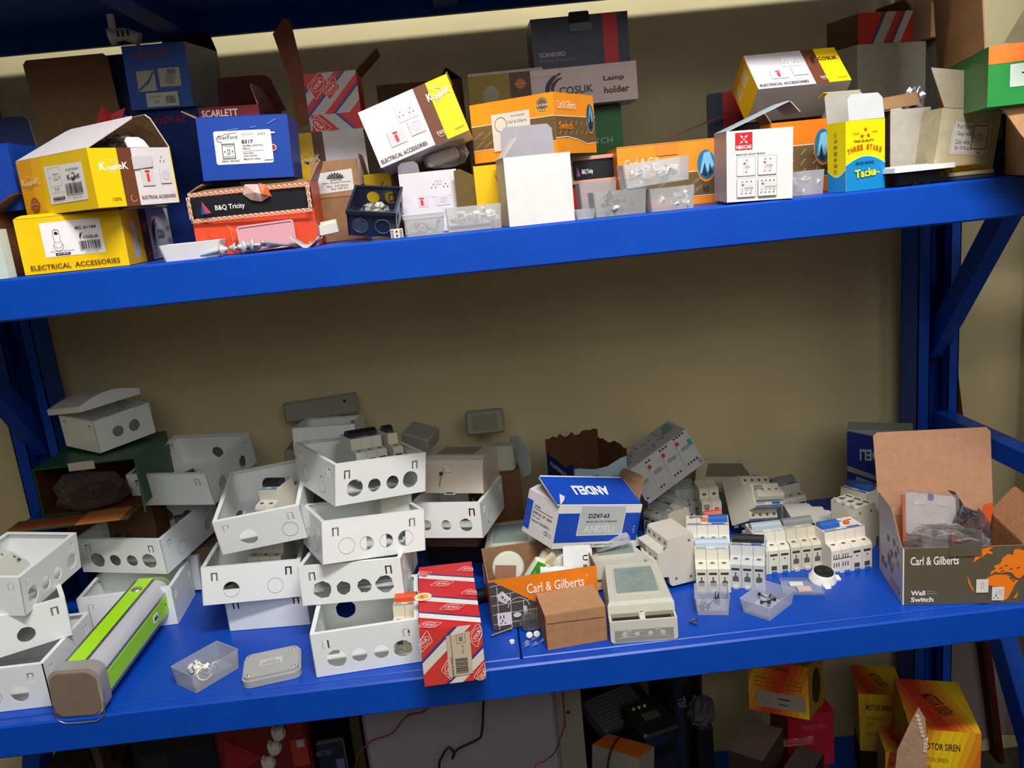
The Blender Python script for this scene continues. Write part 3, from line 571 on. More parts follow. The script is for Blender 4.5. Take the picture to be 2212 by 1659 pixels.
mb = MB(); mb.cbox((0, 0, 0), (.0155, .010, .0115), 'plastic:d8d2cc', .0006)
for x in (.001, .0115): 
    for k in range(4): mb.box((x, -.0004, .001 + k * .0026), (x + .003, 0, .0026 + k * .0026), 'plastic:7a706a')
for k in range(2): mb.lathe([(.0015, 0), (.0015, .0006)], 'metal:9a6a2a', 8, Matrix.Translation((.0078, 0, .0035 + .005 * k)) @ Matrix.Rotation(math.pi / 2, 4, 'X'))
single('terminal_block', 'tiny white terminal block with brass screws beside the navy junction box', 'terminal block', mb, (-.0985, 1.047, 1.3), (0, 0, 3))
# --- brown drywall-screw cartons
def f9(p):
    p.put([(.13, .12), (.85, .16), (.85, .74), (.13, .68)], [(0, 1, 2, 3)], 'c9c6c0', 'sticker')
    for k in range(9): a = -80 + 20 * k; p.poly([(.49, .50), (.49 + .16 * math.sin(rad(a - 8)) , .50 + .14 * math.cos(rad(a - 8))), (.49 + .20 * math.sin(rad(a)), .50 + .18 * math.cos(rad(a))), (.49 + .16 * math.sin(rad(a + 8)), .50 + .14 * math.cos(rad(a + 8)))], INK)
    p.t('FORTUNE', .38, .45, .24, .04, INK, .02); p.t('Item: Drywall Screws', .22, .37, .58, .055, INK); p.t('Size : 3.5*25mm', .30, .285, .44, .05, INK); p.t('Qty: 200 Pcs', .37, .20, .36, .055, INK)
carton('screw_carton', 'small brown carton with a white drywall screw label on a second brown carton', 'box', (-.205, 1.160, 1.3585), (0, 0, 7), (.0645, .065, .048), {'*': KR}, prints={'F': f9}, flaps=[('L', .006, 80, 0, 1, .1, KR, KR)])
carton('screw_carton', 'plain brown carton under the labelled drywall screw carton', 'box', (-.206, 1.158, 1.3), (0, 0, 3), (.064, .068, .0578), {'*': 'kraft:8a6648'})
# --- red striped carton at the back and the dim yellow carton under it
def vx(p, bands, logos, c0=RED, wht='b4b0ac'):
    for (x, y, a, wd) in bands:
        L = 1.6 * max(p.W, p.H)
        for off, c_, ww in ((0, wht, wd), (wd * .62, '2c3a8a', wd * .22), (wd * .85, 'b03038', wd * .1)):
            s_, c2 = math.sin(rad(a)), math.cos(rad(a)); X, Y = x * p.W - s_ * off, y * p.H + c2 * off; q = [(X - c2 * L + s_ * ww / 2, Y - s_ * L - c2 * ww / 2), (X + c2 * L + s_ * ww / 2, Y + s_ * L - c2 * ww / 2), (X + c2 * L - s_ * ww / 2, Y + s_ * L + c2 * ww / 2), (X - c2 * L - s_ * ww / 2, Y - s_ * L + c2 * ww / 2)]
            q = clip_rect(q, p.W, p.H)
            if len(q) > 2: p.put([(u / p.W, v / p.H) for u, v in q], [tuple(range(len(q)))], c_)
    for (x, y, s_, a) in logos:
        q = rrect(-s_ * .62, -s_ * .42, s_ * .62, s_ * .42, s_ * .12, 3); sk = lambda u, v: (u + v * .35, v)
        rt = lambda u, v: ((u * math.cos(rad(a)) - v * math.sin(rad(a))) / p.W + x, (u * math.sin(rad(a)) + v * math.cos(rad(a))) / p.H + y)
        P = [rt(*sk(u, v)) for u, v in q]
        if any(u < 0.0 or u > 1 or v < 0 or v > 1 for u, v in P):
            pass
        P = [(min(1, max(0, u)), min(1, max(0, v))) for u, v in P]
        p.poly(P, c0); p.ln(P, .0008, 'e8d8d4', True)
        E = [rt(u, v) for u, v in circ(0, 0, s_ * .50, s_ * .30, 18)]; E = [(min(1, max(0, u)), min(1, max(0, v))) for u, v in E]; p.ln(E, .0007, 'e8d8d4', True)
        if 0 < x < 1 and 0 < y < 1: p.t('VXUK', x - s_ * .38 / p.W, y - s_ * .13 / p.H, s_ * .76 / p.W, s_ * .26 / p.H, 'e8d8d4', .02, a)
def clip_rect(q, W_, H_):
    for ax, lim, sg in ((0, 0, 1), (0, W_, -1), (1, 0, 1), (1, H_, -1)):
        o = []
        for i in range(len(q)):
            a, b = q[i - 1], q[i]; ia, ib = sg * (a[ax] - lim) >= 0, sg * (b[ax] - lim) >= 0
            if ia != ib: t = (lim - a[ax]) / (b[ax] - a[ax]); o.append((a[0] + t * (b[0] - a[0]), a[1] + t * (b[1] - a[1])))
            if ib: o.append(b)
        q = o
        if not q: break
    return q
T = carton('striped_carton', 'red carton with white diagonal stripes and raised brown flaps at the back of the shelf', 'box', (-.2195, 1.30, 1.4575), (0, 0, 1.7), (.077, .095, .0815), {'*': RED, 'L': KD}, inner=KD, top='open',
    prints={'F': lambda p: vx(p, [(.25, .36, 45, .014), (.88, .50, 45, .014), (.40, .93, 45, .012)], [(.25, .80, .024, 45), (.50, .72, .020, 45)])}, flaps=[('R', .045, 50, .05, .95, .12, KD, KD), ('F', .001, 0, .4, .5, 0, RED, RED)])
for q in ([(-.0185, .0645), (.0005, .0855), (-.0065, .1565), (-.0165, .1605), (-.0345, .1405)], [(-.0225, .0065), (-.0025, .0125), (.0000, .0850), (-.0185, .0645)]):
    T.part('flap', MB().prism(q, 0, .0016, 'kraft:7a4a34', Matrix(((1, 0, 0, 0), (0, 0, -1, .003), (0, 1, 0, 0), (0, 0, 0, 1)))))
b = MB().prism([(0, 0), (.077, 0), (.077, .026), (0, .026)], 0, .0016, RED, Matrix(((1, 0, 0, .0035), (0, 0, -1, -.0005), (0, 1, 0, -.003), (0, 0, 0, 1)))); T.part('flap', b)
pr = Print((.0035, -.0021, -.003), (1, 0, 0), (0, 0, 1), (0, -1, 0), .077, .026); vx(pr, [(.5, .5, -45, .014)], [(.12, .45, .022, -45)]); T.part('printing', pr.mb)
def f11(p): p.r(0, 0, .28, 1, 'c09a14'); p.r(.28, 0, .43, 1, '4a2c20'); kos_logo(p, .06, .45, .30, .22, 'c8b890'); p.r(.60, .30, .66, .35, '9a2424'); p.r(.61, .08, .65, .28, 'b03028')
carton('accessory_carton', 'dim yellow brown and white carton under the red striped carton at the back', 'box', (-.243, 1.262, 1.375), (0, 0, 5.7), (.104, .09, .0790), {'*': 'b9b3b6'}, prints={'F': f11})
carton('plain_carton', 'plain brown carton at the bottom of the pile under the red striped carton', 'box', (-.243, 1.262, 1.3), (0, 0, 5.7), (.104, .09, .0745), {'*': KD})
# --- tilted white brown and yellow carton in the middle
carton('accessory_carton', 'white brown and yellow carton tilted on its corner in the middle of the upper shelf', 'box', (-.1065, 1.120, 1.3885), (-7.2, -16.9, -2.3), (.1245, .066, .0760), {'*': WHT, 'R': YEL, 'T': WHT}, prints={'F': lambda p: art_kos_long(p), 'R': lambda p: p.r(.1, .1, .2, .9, 'd9b00a')}, flaps=[('R', .002, 60, .0, 1, 0, KR, YEL)])
crumple('plastic_bag', 'crumpled clear bag of white parts under the tilted white and yellow carton', 'bag', (-.022, 1.155, 1.3815), (.058, .045, .042), 'film:c4c0bc', 21, rough=.22)
b = MB(); b.cbox((0, 0, 0), (.045, .03, .016), 'plastic:c9c5c2', .003); single('switch_plate', 'white plate inside the crumpled bag on the white socket carton', 'plate', b, (-.045, 1.145, 1.3835), (0, -12, 12))
def f13(p):
    p.r(0, 0, .52, 1, YEL); p.r(.52, 0, 1, 1, BRN); coslik_mark(p, .38, .62, .26, BRN, .36); p.t('COSLIK', .42, .52, .5, .14, '3a2a10', .015)
carton('accessory_carton', 'small yellow and brown carton with an arc logo behind the navy junction box', 'box', (-.141, 1.212, 1.3), (0, 0, 0), (.072, .06, .0855), {'*': YEL, 'F': YEL}, prints={'F': f13}, flaps=[('L', .03, 10, 0, 1, .05, KD, YEL)])
def f14(p):
    p.r(.48, .28, .88, .80, 'd6d0d6', 'print'); p.r(.28, .02, .46, .34, 'ccc6cc'); p.r(.31, .24, .39, .28, 'c02a2a'); p.r(.325, .06, .375, .22, 'd83a2c'); p.r(.6, .02, .84, .30, 'd0cad0'); p.ring(.70, .16, .055, .0004, 'a29ca2', ry=.07); p.ring(.75, .16, .055, .0004, 'a29ca2', ry=.07)
    p.ring(.64, .66, .05, .0004, 'b0aab0', ry=.06); p.ring(.70, .66, .05, .0004, 'b0aab0', ry=.06)
    for cx in (.58, .79):
        for dx, dy in ((0, .06), (-.035, -.02), (.035, -.02)): p.r(cx + dx - .007, .56 + dy - .018, cx + dx + .007, .56 + dy + .018, INK)
T = carton('socket_carton', 'white socket carton with a raised tuck tab under the tilted yellow carton', 'box', (-.0865, 1.130, 1.3), (0, 0, 1.7), (.0765, .055, .0800), {'*': 'd5d0d6'}, prints={'F': lambda p: None if False else f14s(p)}) if False else None
def f14s(p):   # only the upper part of the face is printed
    q = Print(p.o + p.v * (p.H * .42), p.u, p.v, p.n, p.W, p.H * .58); q.mb = p.mb; f14(q)
carton('socket_carton', 'white socket carton with a raised tuck tab under the tilted yellow carton', 'box', (-.0865, 1.132, 1.3), (0, 0, 1.7), (.0765, .055, .0790), {'*': 'd5d0d6'}, prints={'F': f14s}, flaps=[('F', .016, 35, 0, .37, .06, 'd8d4da', 'dcd8de')])
carton('dark_carton', 'tall dark brown carton at the back behind the tilted yellow carton', 'box', (-.120, 1.360, 1.3), (0, 0, 5.4), (.133, .11, .222), {'*': 'kraft:4a3222'}, inner='kraft:3a281c', top='open', flaps=[('R', .03, -50, 0, 1, .1, 'kraft:3a281c', 'kraft:4a3222')])
# --- orange fan-pattern carton and yellow crown carton
def f16(p):
    for k in range(3): p.ring(.40 + .09 * k, .78, .03, .0007, 'a83a18'); 
    p.ln([(.33, .82), (.36, .70), (.40, .78), (.445, .68), (.49, .80), (.54, .68), (.59, .78), (.63, .70), (.66, .82)], .0009, 'a83a18'); p.t('LOGAN', .36, .45, .58, .18, 'b04a1c', .03); p.t('FOR YOU BEST', .38, .40, .5, .03, 'c07a20')
T = carton('crown_carton', 'yellow carton with a red crown between the white carton and the socket carton', 'box', (.0125, 1.120, 1.3), (0, 0, 0), (.085, .07, .0790), {'*': 'e4b60a', 'L': KD}, prints={'F': f16}, flaps=[('L', .001, 0, .4, .5, 0, KD, KD)])
b = MB(); b.prism([(0, 0), (.026, -.004), (.026, .064), (.008, .074), (0, .072)], 0, .0014, 'kraft:6a5630', Matrix(((1, 0, 0, -.026), (0, 0, -1, .004), (0, 1, 0, .004), (0, 0, 0, 1)))); T.part('flap', b)
def band(p, lo=.24, hi=.60):
    p.r(0, lo, 1, hi, TAUPE); p.r(0, hi, 1, hi + .012, 'f0dcc0'); p.r(0, lo - .012, 1, lo, 'f0dcc0')
def f17(p):
    band(p, .22, .62); p.c(.87, .83, .11, '6e5a3c'); p.ring(.87, .83, .09, .0006, 'c8b898'); p.t('Carl & Gilberts', .80, .80, .14, .04, 'dccdb0', .01)
    for k in range(4): p.c(.83 + k * .027, .735, .012, 'e8dcc8', n=6)
    for k in range(5): p.t('Carl & Gilberts', .01 + (k % 3) * .12, .28 + (k % 2) * .16, .14, .045, 'a8987c', 0, 30)
    p.put([(.26, .16), (.72, .16), (.72, .78), (.26, .78)], [(0, 1, 2, 3)], 'd8d2ca', 'sticker'); p.t('KS IEC60669', .50, .70, .16, .03, INK, .01); p.ring(.37, .60, .12, .0008, '555560'); p.t('Carl & Gilberts', .46, .60, .22, .05, '555560')
def f17r(p):
    p.r(0, .26, 1, .62, TAUPE); q = [(0, .26), (.25, .28), (.5, .24), (.75, .16), (1, .18), (1, .34), (0, .34)]; p.poly(q, TAUPE); p.ln([(0, .26), (.25, .28), (.5, .24), (.75, .16), (1, .18)], .0012, 'f0dcc0'); p.ln([(0, .62), (1, .62)], .0010, 'f0dcc0')
    for k in range(14): x, y = .08 + (k % 7) * .13, .32 + (k // 7) * .15; p.ln([(x, y), (x + .05, y + .07)], .0012, 'a09070')
    p.t('Carl & Gilberts', .06, .74, .44, .13, 'f6ece0', .0); p.t('Switch', .06, .40, .34, .12, ORG, .02); p.c(.84, .62, .25, 'f08a20', .25, 20) if False else None
    q = circ(.86, .60, .105, .27, 24); p.poly(q, 'f0a050'); q = circ(.86, .60, .095, .25, 24); p.poly(q, '24506e'); p.poly([(.80, .52), (.86, .85), (.92, .7), (.93, .55)], '6aa8cc'); p.poly([(.82, .42), (.86, .72), (.90, .42)], '12283a')
carton('fan_carton', 'orange carton with a brown band stacked on the yellow crown carton', 'box', (.0168, 1.186, 1.3845), (0, 0, -33.9), (.129, .120, .0770), {'*': 'ee9426'}, prints={'F': f17, 'R': f17r})
# --- lamp holder carton, navy carton on top, green carton
def f18(p):
    p.r(0, 0, .245, 1, '8a7410'); p.c(.13, .62, .15, '9a9478', .1); p.poly([(.095, .15), (.165, .15), (.18, .6), (.08, .6)], '8f8a74'); p.r(.245, 0, .37, 1, '4a2c20'); seal(p, .31, .70, .14)
    coslik_mark(p, .57, .46, .42, '33222a', .28); p.t('COSLIK', .535, .30, .20, .20, '33222a', .012); p.t('Lamp', .80, .52, .125, .16, '3f2a14', .02); p.t('holder', .80, .22, .15, .18, '3f2a14', .02); p.r(.37, .82, .53, 1, 'c4bec4')
carton('lampholder_carton', 'long white lampholder carton lying at the back under the navy carton', 'box', (.0205, 1.330, 1.4615), (0, 0, -1.8), (.257, .085, .0555), {'*': 'bcb6bc'}, prints={'F': f18}, flaps=[('F', .006, -45, .0, .45, .2, GB, 'd0cac8')])
def f19(p): p.r(.735, 0, .885, 1, 'b4161c'); p.t('SCANFORD', .065, .24, .27, .085, 'b8b8c4', .01); p.t('electrical accessories', .065, .135, .37, .065, '70708a')
T = carton('accessory_carton', 'navy carton with a red stripe on top of the long white lampholder carton', 'box', (.1235, 1.334, 1.5178), (0, 0, .6), (.148, .08, .0728), {'*': '0c1234', 'L': '2a2a34', 'T': '161c3c'}, prints={'F': f19})
T.part('hang_tab', MB().prism(rrect(.0, 0, .031, .022, .003), 0, .001, 'rubber:0c0c10', Matrix(((1, 0, 0, .058), (0, 0, -1, -.0008), (0, 1, 0, .056), (0, 0, 0, 1)))))
T.part('clear_tape', MB().prism(rrect(0, 0, .034, .012, .002), 0, .0004, 'clear:8a90b0', Matrix(((1, 0, 0, .058), (0, 0, -1, -.002), (0, 1, 0, .050), (0, 0, 0, 1)))))
carton('switch_carton', 'green switch carton standing under the right part of the lampholder carton', 'box', (.1585, 1.366, 1.3), (0, 0, -5), (.0985, .075, .1590), {'*': '0f6a2c'}, prints={'F': lambda p: p.t('SWITCH', .30, .645, .53, .055, 'a8bca8', .0)})
# --- small white open carton at the front
T = carton('white_carton', 'plain white open carton at the shelf edge with one flap hanging down its right side', 'box', (.0490, 1.0405, 1.3), (0, 0, 5.8), (.083, .070, .0830), {'*': 'd9d8d8', 'L': 'c4c0bc'}, inner='b4b0ac', top='open', t=.0012, flaps=[('B', .040, -2, .05, .9, .04, 'card:a3a0a8', 'card:d0ccc8'), ('L', .030, -40, .2, 1, .1, KR, 'd8d4d0')])  # grey on the back flap's inside paints its shade into the white card
b = MB(); b.prism([(0, 0), (.066, 0), (.062, -.078), (.004, -.076)], 0, .0012, 'card:9a98a4', Matrix(((0, .30, .954, .0836), (1, 0, 0, .002), (0, .954, -.30, .0826), (0, 0, 0, 1)))); T.part('flap', b)
# --- black and orange carton, orange carton behind clear cases
carton('patterned_carton', 'second orange carton with black band mostly hidden behind the white open carton', 'box', (.150, 1.205, 1.3), (0, 0, 0), (.066, .09, .0805), {'*': 'a82018'}, prints={'F': f7})
def f20(p):
    band(p, .14, .52); p.t('Carl & Gilberts', .07, .66, .50, .15, 'f2e8dc', .0)
    for k in range(6): p.t('Carl & Gilberts', .02 + (k % 3) * .34, .2 + (k % 2) * .14, .16, .05, 'b0a080', 0, 35)
    q = circ(.90, .60, .10, .26, 22); p.poly(q, 'ee8a2c'); p.poly(circ(.90, .615, .093, .235, 22), '2f6f98'); p.poly([(.83, .48), (.88, .80), (.94, .82), (.98, .6), (.93, .5)], '7fc0e0'); p.poly([(.85, .46), (.885, .66), (.91, .42)], '163e5c'); p.poly([(.92, .44), (.935, .64), (.965, .48)], '163e5c'); p.t('NO', .86, .18, .06, .10, INK, .02)
    p.r(.40, .82, .62, .98, 'd8842e')
carton('fan_carton', 'orange carton with a brown band and blue picture behind the stacked clear cases', 'box', (.2115, 1.172, 1.3), (0, 0, 0), (.137, .08, .0855), {'*': 'ee8e20'}, prints={'F': f20}, flaps=[('F', .005, -75, 0, 1, .1, KR, 'e89030')])
# --- white breaker carton at the front
def mcb_pic(p, x, y, w, h, n):
    p.rr(x, y, x + w, y + h, .0012, '8a8a8e'); p.rr(x + .006, y + .006, x + w - .006, y + h - .006, .001, 'ecebea')
    bw = w * (.22 + .16 * n); x0 = x + w * .5 - bw / 2; p.poly([(x0, y + h * .12), (x0 + bw, y + h * .16), (x0 + bw, y + h * .86), (x0 + .1 * w, y + h * .90), (x0, y + h * .80)], 'd2d2d2')
    p.r(x0 + bw * .35, y + h * .42, x0 + bw * 1.05, y + h * .52, 'a4acae'); p.r(x0 + bw * .15, y + h * .60, x0 + bw * .15 + w * .11, y + h * .70, 'c83038')
    for k in range(n): q = x0 + bw * (k + .6) / n; p.c(q, y + h * .82, h * .032, INK, n=8); p.c(q - .01, y + h * .2, h * .032, INK, n=8); p.r(q - .01, y + h * .34, q + .012, y + h * .42, 'b4bcbe')
def f22(p):
    p.r(.13, .73, .39, .97, 'c8202a'); p.t('HBXCAE', .145, .745, .23, .05, 'f4eef0', .03); p.poly(star5(.26, .875, .0062, p.W, p.H, 54)[:0] or [(.20, .94), (.26, .905), (.32, .94), (.285, .875), (.32, .815), (.26, .845), (.20, .815), (.235, .875)], 'f4eef0'); p.c(.26, .875, .035, 'c8202a'); p.t('G', .248, .86, .025, .03, 'f4eef0', .03)
    p.t('MINIATURE CIRCUIT BREAKER', .145, .655, .44, .022, '33333a', .012)
    for i, (x, y) in enumerate(((.15, .36), (.47, .36), (.15, .06), (.47, .06))): mcb_pic(p, x, y, .285, .27, i + 1)
T = carton('breaker_carton', 'white circuit breaker carton at the shelf edge with a red square logo and raised lid', 'box', (.3235, 1.0475, 1.3025), (1.2, 1.6, -6.3), (.0805, .085, .0855), {'*': 'dddbdc', 'L': 'c0bcb9'}, inner='b8b4b0', top='open', t=.0012, prints={'F': f22}, flaps=[('L', .082, -68, 0, 1, .0, 'card:8a8a92', 'card:9ab8c8')])
b = MB(); b.prism([(.002, 0), (.083, 0), (.080, .018), (.005, .018)], 0, .0012, 'card:b4b2b4', Matrix.Translation((.0775, .002, .1150)) @ Matrix(((0, .70, .714, 0), (1, 0, 0, 0), (0, -.714, .70, 0), (0, 0, 0, 1)))); T.part('flap', b)
b = MB(); b.cbox((0, 0, 0), (.03, .03, .035), 'plastic:16161a', .002); single('black_part', 'black plastic part standing inside the white circuit breaker carton', 'part', b, (.352, 1.085, 1.363))
# --- navy / red carton behind, with a wooden strip across it
def f23(p): p.r(.36, 0, 1, 1, 'b01820'); p.t('SCANFORD', .05, .40, .9, .05, 'b8b8c4')
carton('accessory_carton', 'navy and red carton at the back between orange carton and tipped yellow carton', 'box', (.3875, 1.33, 1.3), (0, 0, -14), (.060, .08, .1590), {'*': '0e1a44', 'L': '2a2a30'}, prints={'F': f23})
mb = MB(); mb.box((0, 0, 0), (.135, .006, .003), 'wood:6a4a30'); single('wooden_sliver', 'thin brown wooden sliver leaning up against the navy and red carton', 'sliver', mb, (.285, 1.30, 1.388), (0, -16, 0))
# --- tipped white brown yellow carton
def f24l(p): p.r(0, 0, 1, 1, 'dcb20c'); p.r(.2, .5, .5, .85, 'd0c090'); p.r(.2, .1, .5, .4, 'd0c090')
carton('accessory_carton', 'white brown and yellow carton tipped back so its printed top faces the front', 'box', (.405, 1.207, 1.4035), (47.6, -.4, 4.8), (.134, .068, .060), {'*': 'c6c2c4', 'L': 'd8ae0c', 'F': 'cfcac8', 'T': 'c9c3c8'}, prints={'T': lambda p: art_kos_long(p, False, 'coslik'), 'L': f24l})
carton('plain_carton', 'brown carton supporting the tipped white brown and yellow carton', 'box', (.415, 1.265, 1.3), (0, 0, 4), (.125, .07, .108), {'*': KD})
# --- big cream carton open at the back right
carton('cream_carton', 'large cream carton open towards the right at the back of the upper shelf', 'box', (.6195, 1.322, 1.3), (0, 0, 14.8), (.130, .105, .2085), {'*': 'kraft:b4b0a2', 'L': 'kraft:a8a492'}, inner='kraft:6a6458')
carton('cream_carton', 'narrow cream carton standing right of the large cream carton', 'box', (.765, 1.345, 1.3), (0, 0, 8), (.075, .09, .2100), {'*': 'kraft:b0aca0'})
def stripey(p): vx(p, [(.45, .4, 62, .016), (.8, .45, 62, .012)], [])
T = carton('striped_carton', 'red striped carton on top of the large cream carton', 'box', (.628, 1.335, 1.5098), (0, 0, 12), (.098, .08, .046), {'*': 'b8201c', 'L': '4a2018'}, inner=KD, top='open', prints={'F': stripey}, flaps=[('R', .02, -30, 0, 1, .1, KD, KD)])
T = carton('striped_carton', 'orange and cream striped carton on the narrow cream carton below the top shelf', 'box', (.742, 1.336, 1.5112), (0, 0, 6), (.088, .09, .070), {'*': 'd0ac88'}, prints={'F': lambda p: (p.r(0, .72, 1, 1, 'c04a34'), p.poly([(.0, .70), (.25, .70), (.75, .12), (.5, .12)], 'b4b09c'), p.ln([(.28, .70), (.78, .12)], .004, '2a6a9a'))})
# --- third orange carton behind the tacks
def f26(p):
    band(p, .22, .66); 
    for k in range(24): x, y = .04 + (k % 8) * .11, .27 + (k // 8) * .13; p.ln([(x, y), (x + .04, y + .07)], .0014, 'b0a080')
    q = circ(.46, .62, .085, .26, 22); p.poly(q, 'ee8a2c'); p.poly(circ(.46, .63, .078, .235, 22), '2f6f98'); p.poly([(.40, .50), (.44, .80), (.49, .82), (.52, .62), (.48, .5)], '7fc0e0'); p.poly([(.42, .46), (.445, .66), (.47, .42)], '163e5c'); p.t('NGK', .44, .26, .07, .09, INK, .02)
carton('fan_carton', 'third orange carton with brown band and open flaps behind the yellow and blue tacks box', 'box', (.4265, 1.170, 1.3), (0, 0, 5.7), (.164, .075, .0985), {'*': 'ea7e1e'}, inner=KR, top='open', prints={'F': f26}, flaps=[('B', .040, 8, .08, .45, .12, KR, KR), ('F', .03, 40, .46, .70, .12, 'd0cac6', 'd0cac6'), ('L', .02, 30, 0, 1, .1, KR, KR)])
# --- tacks box
def tk(p, curve, base):
    q = [(0, 0), (1, 0)] + curve; p.poly(q, '1488c4'); p.ln(curve, .0009, 'f4f0b0')
def f27(p):
    c = [(1 - i / 14, .36 + .15 * math.sin(math.pi * (.08 + .84 * (i / 14))) - .02) for i in range(15)]; tk(p, c, 0)
    p.poly(star5(.5, .865, .0032, p.W, p.H), 'd0401c'); p.poly(star5(.41, .775, .0032, p.W, p.H), 'd0401c'); p.poly(star5(.57, .78, .0032, p.W, p.H), 'd0401c'); p.t('TRADE', .17, .80, .17, .032, '8a8a10'); p.t('MARK', .66, .81, .15, .032, '8a8a10')
    p.t('FINE QUALITY', .21, .685, .50, .04, '3a3420', .02)
    s = 'THREE STARS'
    for i, ch in enumerate(s):
        if ch == ' ': continue
        t = (i - 5) / 5; p.t(ch, .47 + t * .40 - .032, .585 - .055 * t * t, .066, .075, 'd0521c', .03, -t * 12)
    p.t('BLUE SHOE', .24, .375, .46, .04, '123a78', .03)
    p.t('Tacks', .21, .185, .54, .12, '1a5a20', .06, 4); p.t('Tacks', .215, .19, .54, .12, 'e8e83a', .03, 4); p.ln([(.66, .24), (.78, .245), (.84, .235)], .0016, 'e8e83a')
def f27l(p):
    c = [(1 - i / 14, .30 - .10 * math.sin(math.pi * (i / 14)) + .02) for i in range(15)]; tk(p, c, 0)
    for i, ch in enumerate('三洪牌藍阜鞋釘'): p.t(ch, .36 + (.02 if i % 2 else 0), .80 - i * .088, .20, .055, '3a3420')
T = carton('tack_box', 'yellow and blue tack box standing open at the shelf edge', 'box', (.4815, 1.0605, 1.3), (0, 0, 12.4), (.058, .037, .0865), {'*': 'f0dc10'}, inner='d4d2c8', top='open', t=.0008, ch=.0006, prints={'F': f27, 'L': f27l}, flaps=[('B', .040, 8, 0, 1, .0, 'card:a9a79c', 'f0dc10'), ('F', .032, -8, .08, .99, .02, 'card:c4c6c8', 'card:c9cbce')])
b = MB(); b.prism([(.0, 0), (.055, 0), (.055, .012), (0, .012)], 0, .0008, 'card:e8d820', Matrix(((1, 0, 0, .0), (0, .9, .43, .043), (0, -.43, .9, .1262), (0, 0, 0, 1)))); T.part('flap', b)
# --- white carton behind, gold stack, switch
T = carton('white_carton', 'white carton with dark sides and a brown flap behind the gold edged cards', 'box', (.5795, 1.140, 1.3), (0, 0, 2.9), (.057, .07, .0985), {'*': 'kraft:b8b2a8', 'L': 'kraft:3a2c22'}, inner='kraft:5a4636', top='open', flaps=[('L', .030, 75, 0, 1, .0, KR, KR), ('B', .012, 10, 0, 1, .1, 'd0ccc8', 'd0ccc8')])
b = MB(); b.prism([(0, 0), (.072, .004), (.070, .022), (.003, .016)], 0, .0014, KR, Matrix(((1, 0, 0, -.030), (0, .35, -.94, .0), (0, .94, .35, .0985), (0, 0, 0, 1)))); T.part('flap', b)
crumple('chrome_fitting', 'chrome fittings in a bag showing above the white carton with a brown flap', 'fitting', (.640, 1.19, 1.392), (.026, .03, .034), 'metal:b8b8bc', 33, rough=.3)
T = Thing('wall_socket', 'white switch plate lying face up on its black back box at the shelf edge', 'socket', (.5485, 1.055, 1.3), (0, 0, 5.7), (.060, .05)); b = MB(); b.cbox((.002, .006, .0), (.060, .046, .0165), 'plastic:1c1a18', .0015); T.part('back_box', b); b = MB(); b.prism([(.010, 0), (.018, 0), (.018, .006), (.026, .006), (.026, 0), (.034, 0), (.034, .004), (.010, .004)], 0, .002, 'plastic:24221e', Matrix(((1, 0, 0, .010), (0, 0, -1, .006), (0, 1, 0, .0), (0, 0, 0, 1)))); T.part('terminal', b)
b = MB(); b.prism(rrect(-.012, -.010, .072, .050, .004), .0175, .0235, 'plastic:e8e6e6'); T.part('face_plate', b); T.part('rocker', MB().prism(rrect(-.004, .0, .040, .042, .002), .0235, .0250, 'plastic:e4e2e2'))
for k, (c_, z, x1) in enumerate((('card:3a4258', .0, .078), ('paper:b8a478', .0052, .078), ('metal:a8963a', .0095, .074), ('metal:b89c30', .0125, .073), ('metal:d0a01c', .0155, .072))):
    b = MB(); b.box((0, 0, z), (x1 - .02 + .002 * (k % 2), .05, z + (.0045 if k < 2 else .0024)), c_); single('gold_card', ['dark card at the bottom of the gold edged stack', 'cream card second from the bottom of the gold edged stack', 'gold card in the middle of the stack beside the white switch plate', 'gold card second from the top of the stack beside the white switch plate', 'gold card on top of the stack beside the white switch plate'][k], 'card', b, (.622 - .003 * k + .0, 1.066, 1.3004), (0, 0, 2))
# --- cream switch carton with raised flap
def f29(p):
    p.rr(.22, .30, .80, .76, .001, 'c9c4be', 'sticker'); p.rr(.26, .34, .86, .80, .001, 'd6d2cc', 'sticker')
    for s, y, w in (('Prod Name:', .70, .26), ('1 Gang1 switch', .58, .27), ('Color: white', .46, .25), ('Qty: 10/100 pcs', .36, .27)): p.t(s, .29, y, w, .075, INK)
    p.ln([(.57, .40), (.82, .40), (.82, .76), (.57, .76)], .0009, INK, True); p.ln([(.665, .53), (.715, .53), (.715, .63), (.665, .63)], .0006, INK, True); p.ring(.61, .58, .022, .0004, INK, n=10); p.ring(.78, .57, .022, .0004, INK, n=10); p.c(.70, .345, .012, INK, n=6)
T = carton('switch_carton', 'cream one gang switch carton with its flap up standing near the right end', 'box', (.6120, 1.092, 1.3122), (0, 8.3, -1), (.079, .060, .0815), {'*': 'kraft:c2b898', 'R': 'kraft:d0caa8'}, inner='kraft:a09478', top='open', prints={'F': f29}, flaps=[])
T.part('flap', MB().prism([(.002, 0), (.078, 0), (.050, .046), (-.022, .048)], 0, .0015, 'kraft:b0a28c', Matrix(((1, 0, 0, 0), (0, .06, -1, .001), (0, 1, .06, .0818), (0, 0, 0, 1)))))
T = carton('blue_carton', 'blue and cream carton behind the cream switch carton at the right end', 'box', (.690, 1.140, 1.3), (0, 0, -38), (.085, .06, .0790), {'*': '1244a0'}, prints={'F': lambda p: p.poly([(0, .2), (.45, .62), (.45, .95), (0, .62)], 'b8b4a8')})
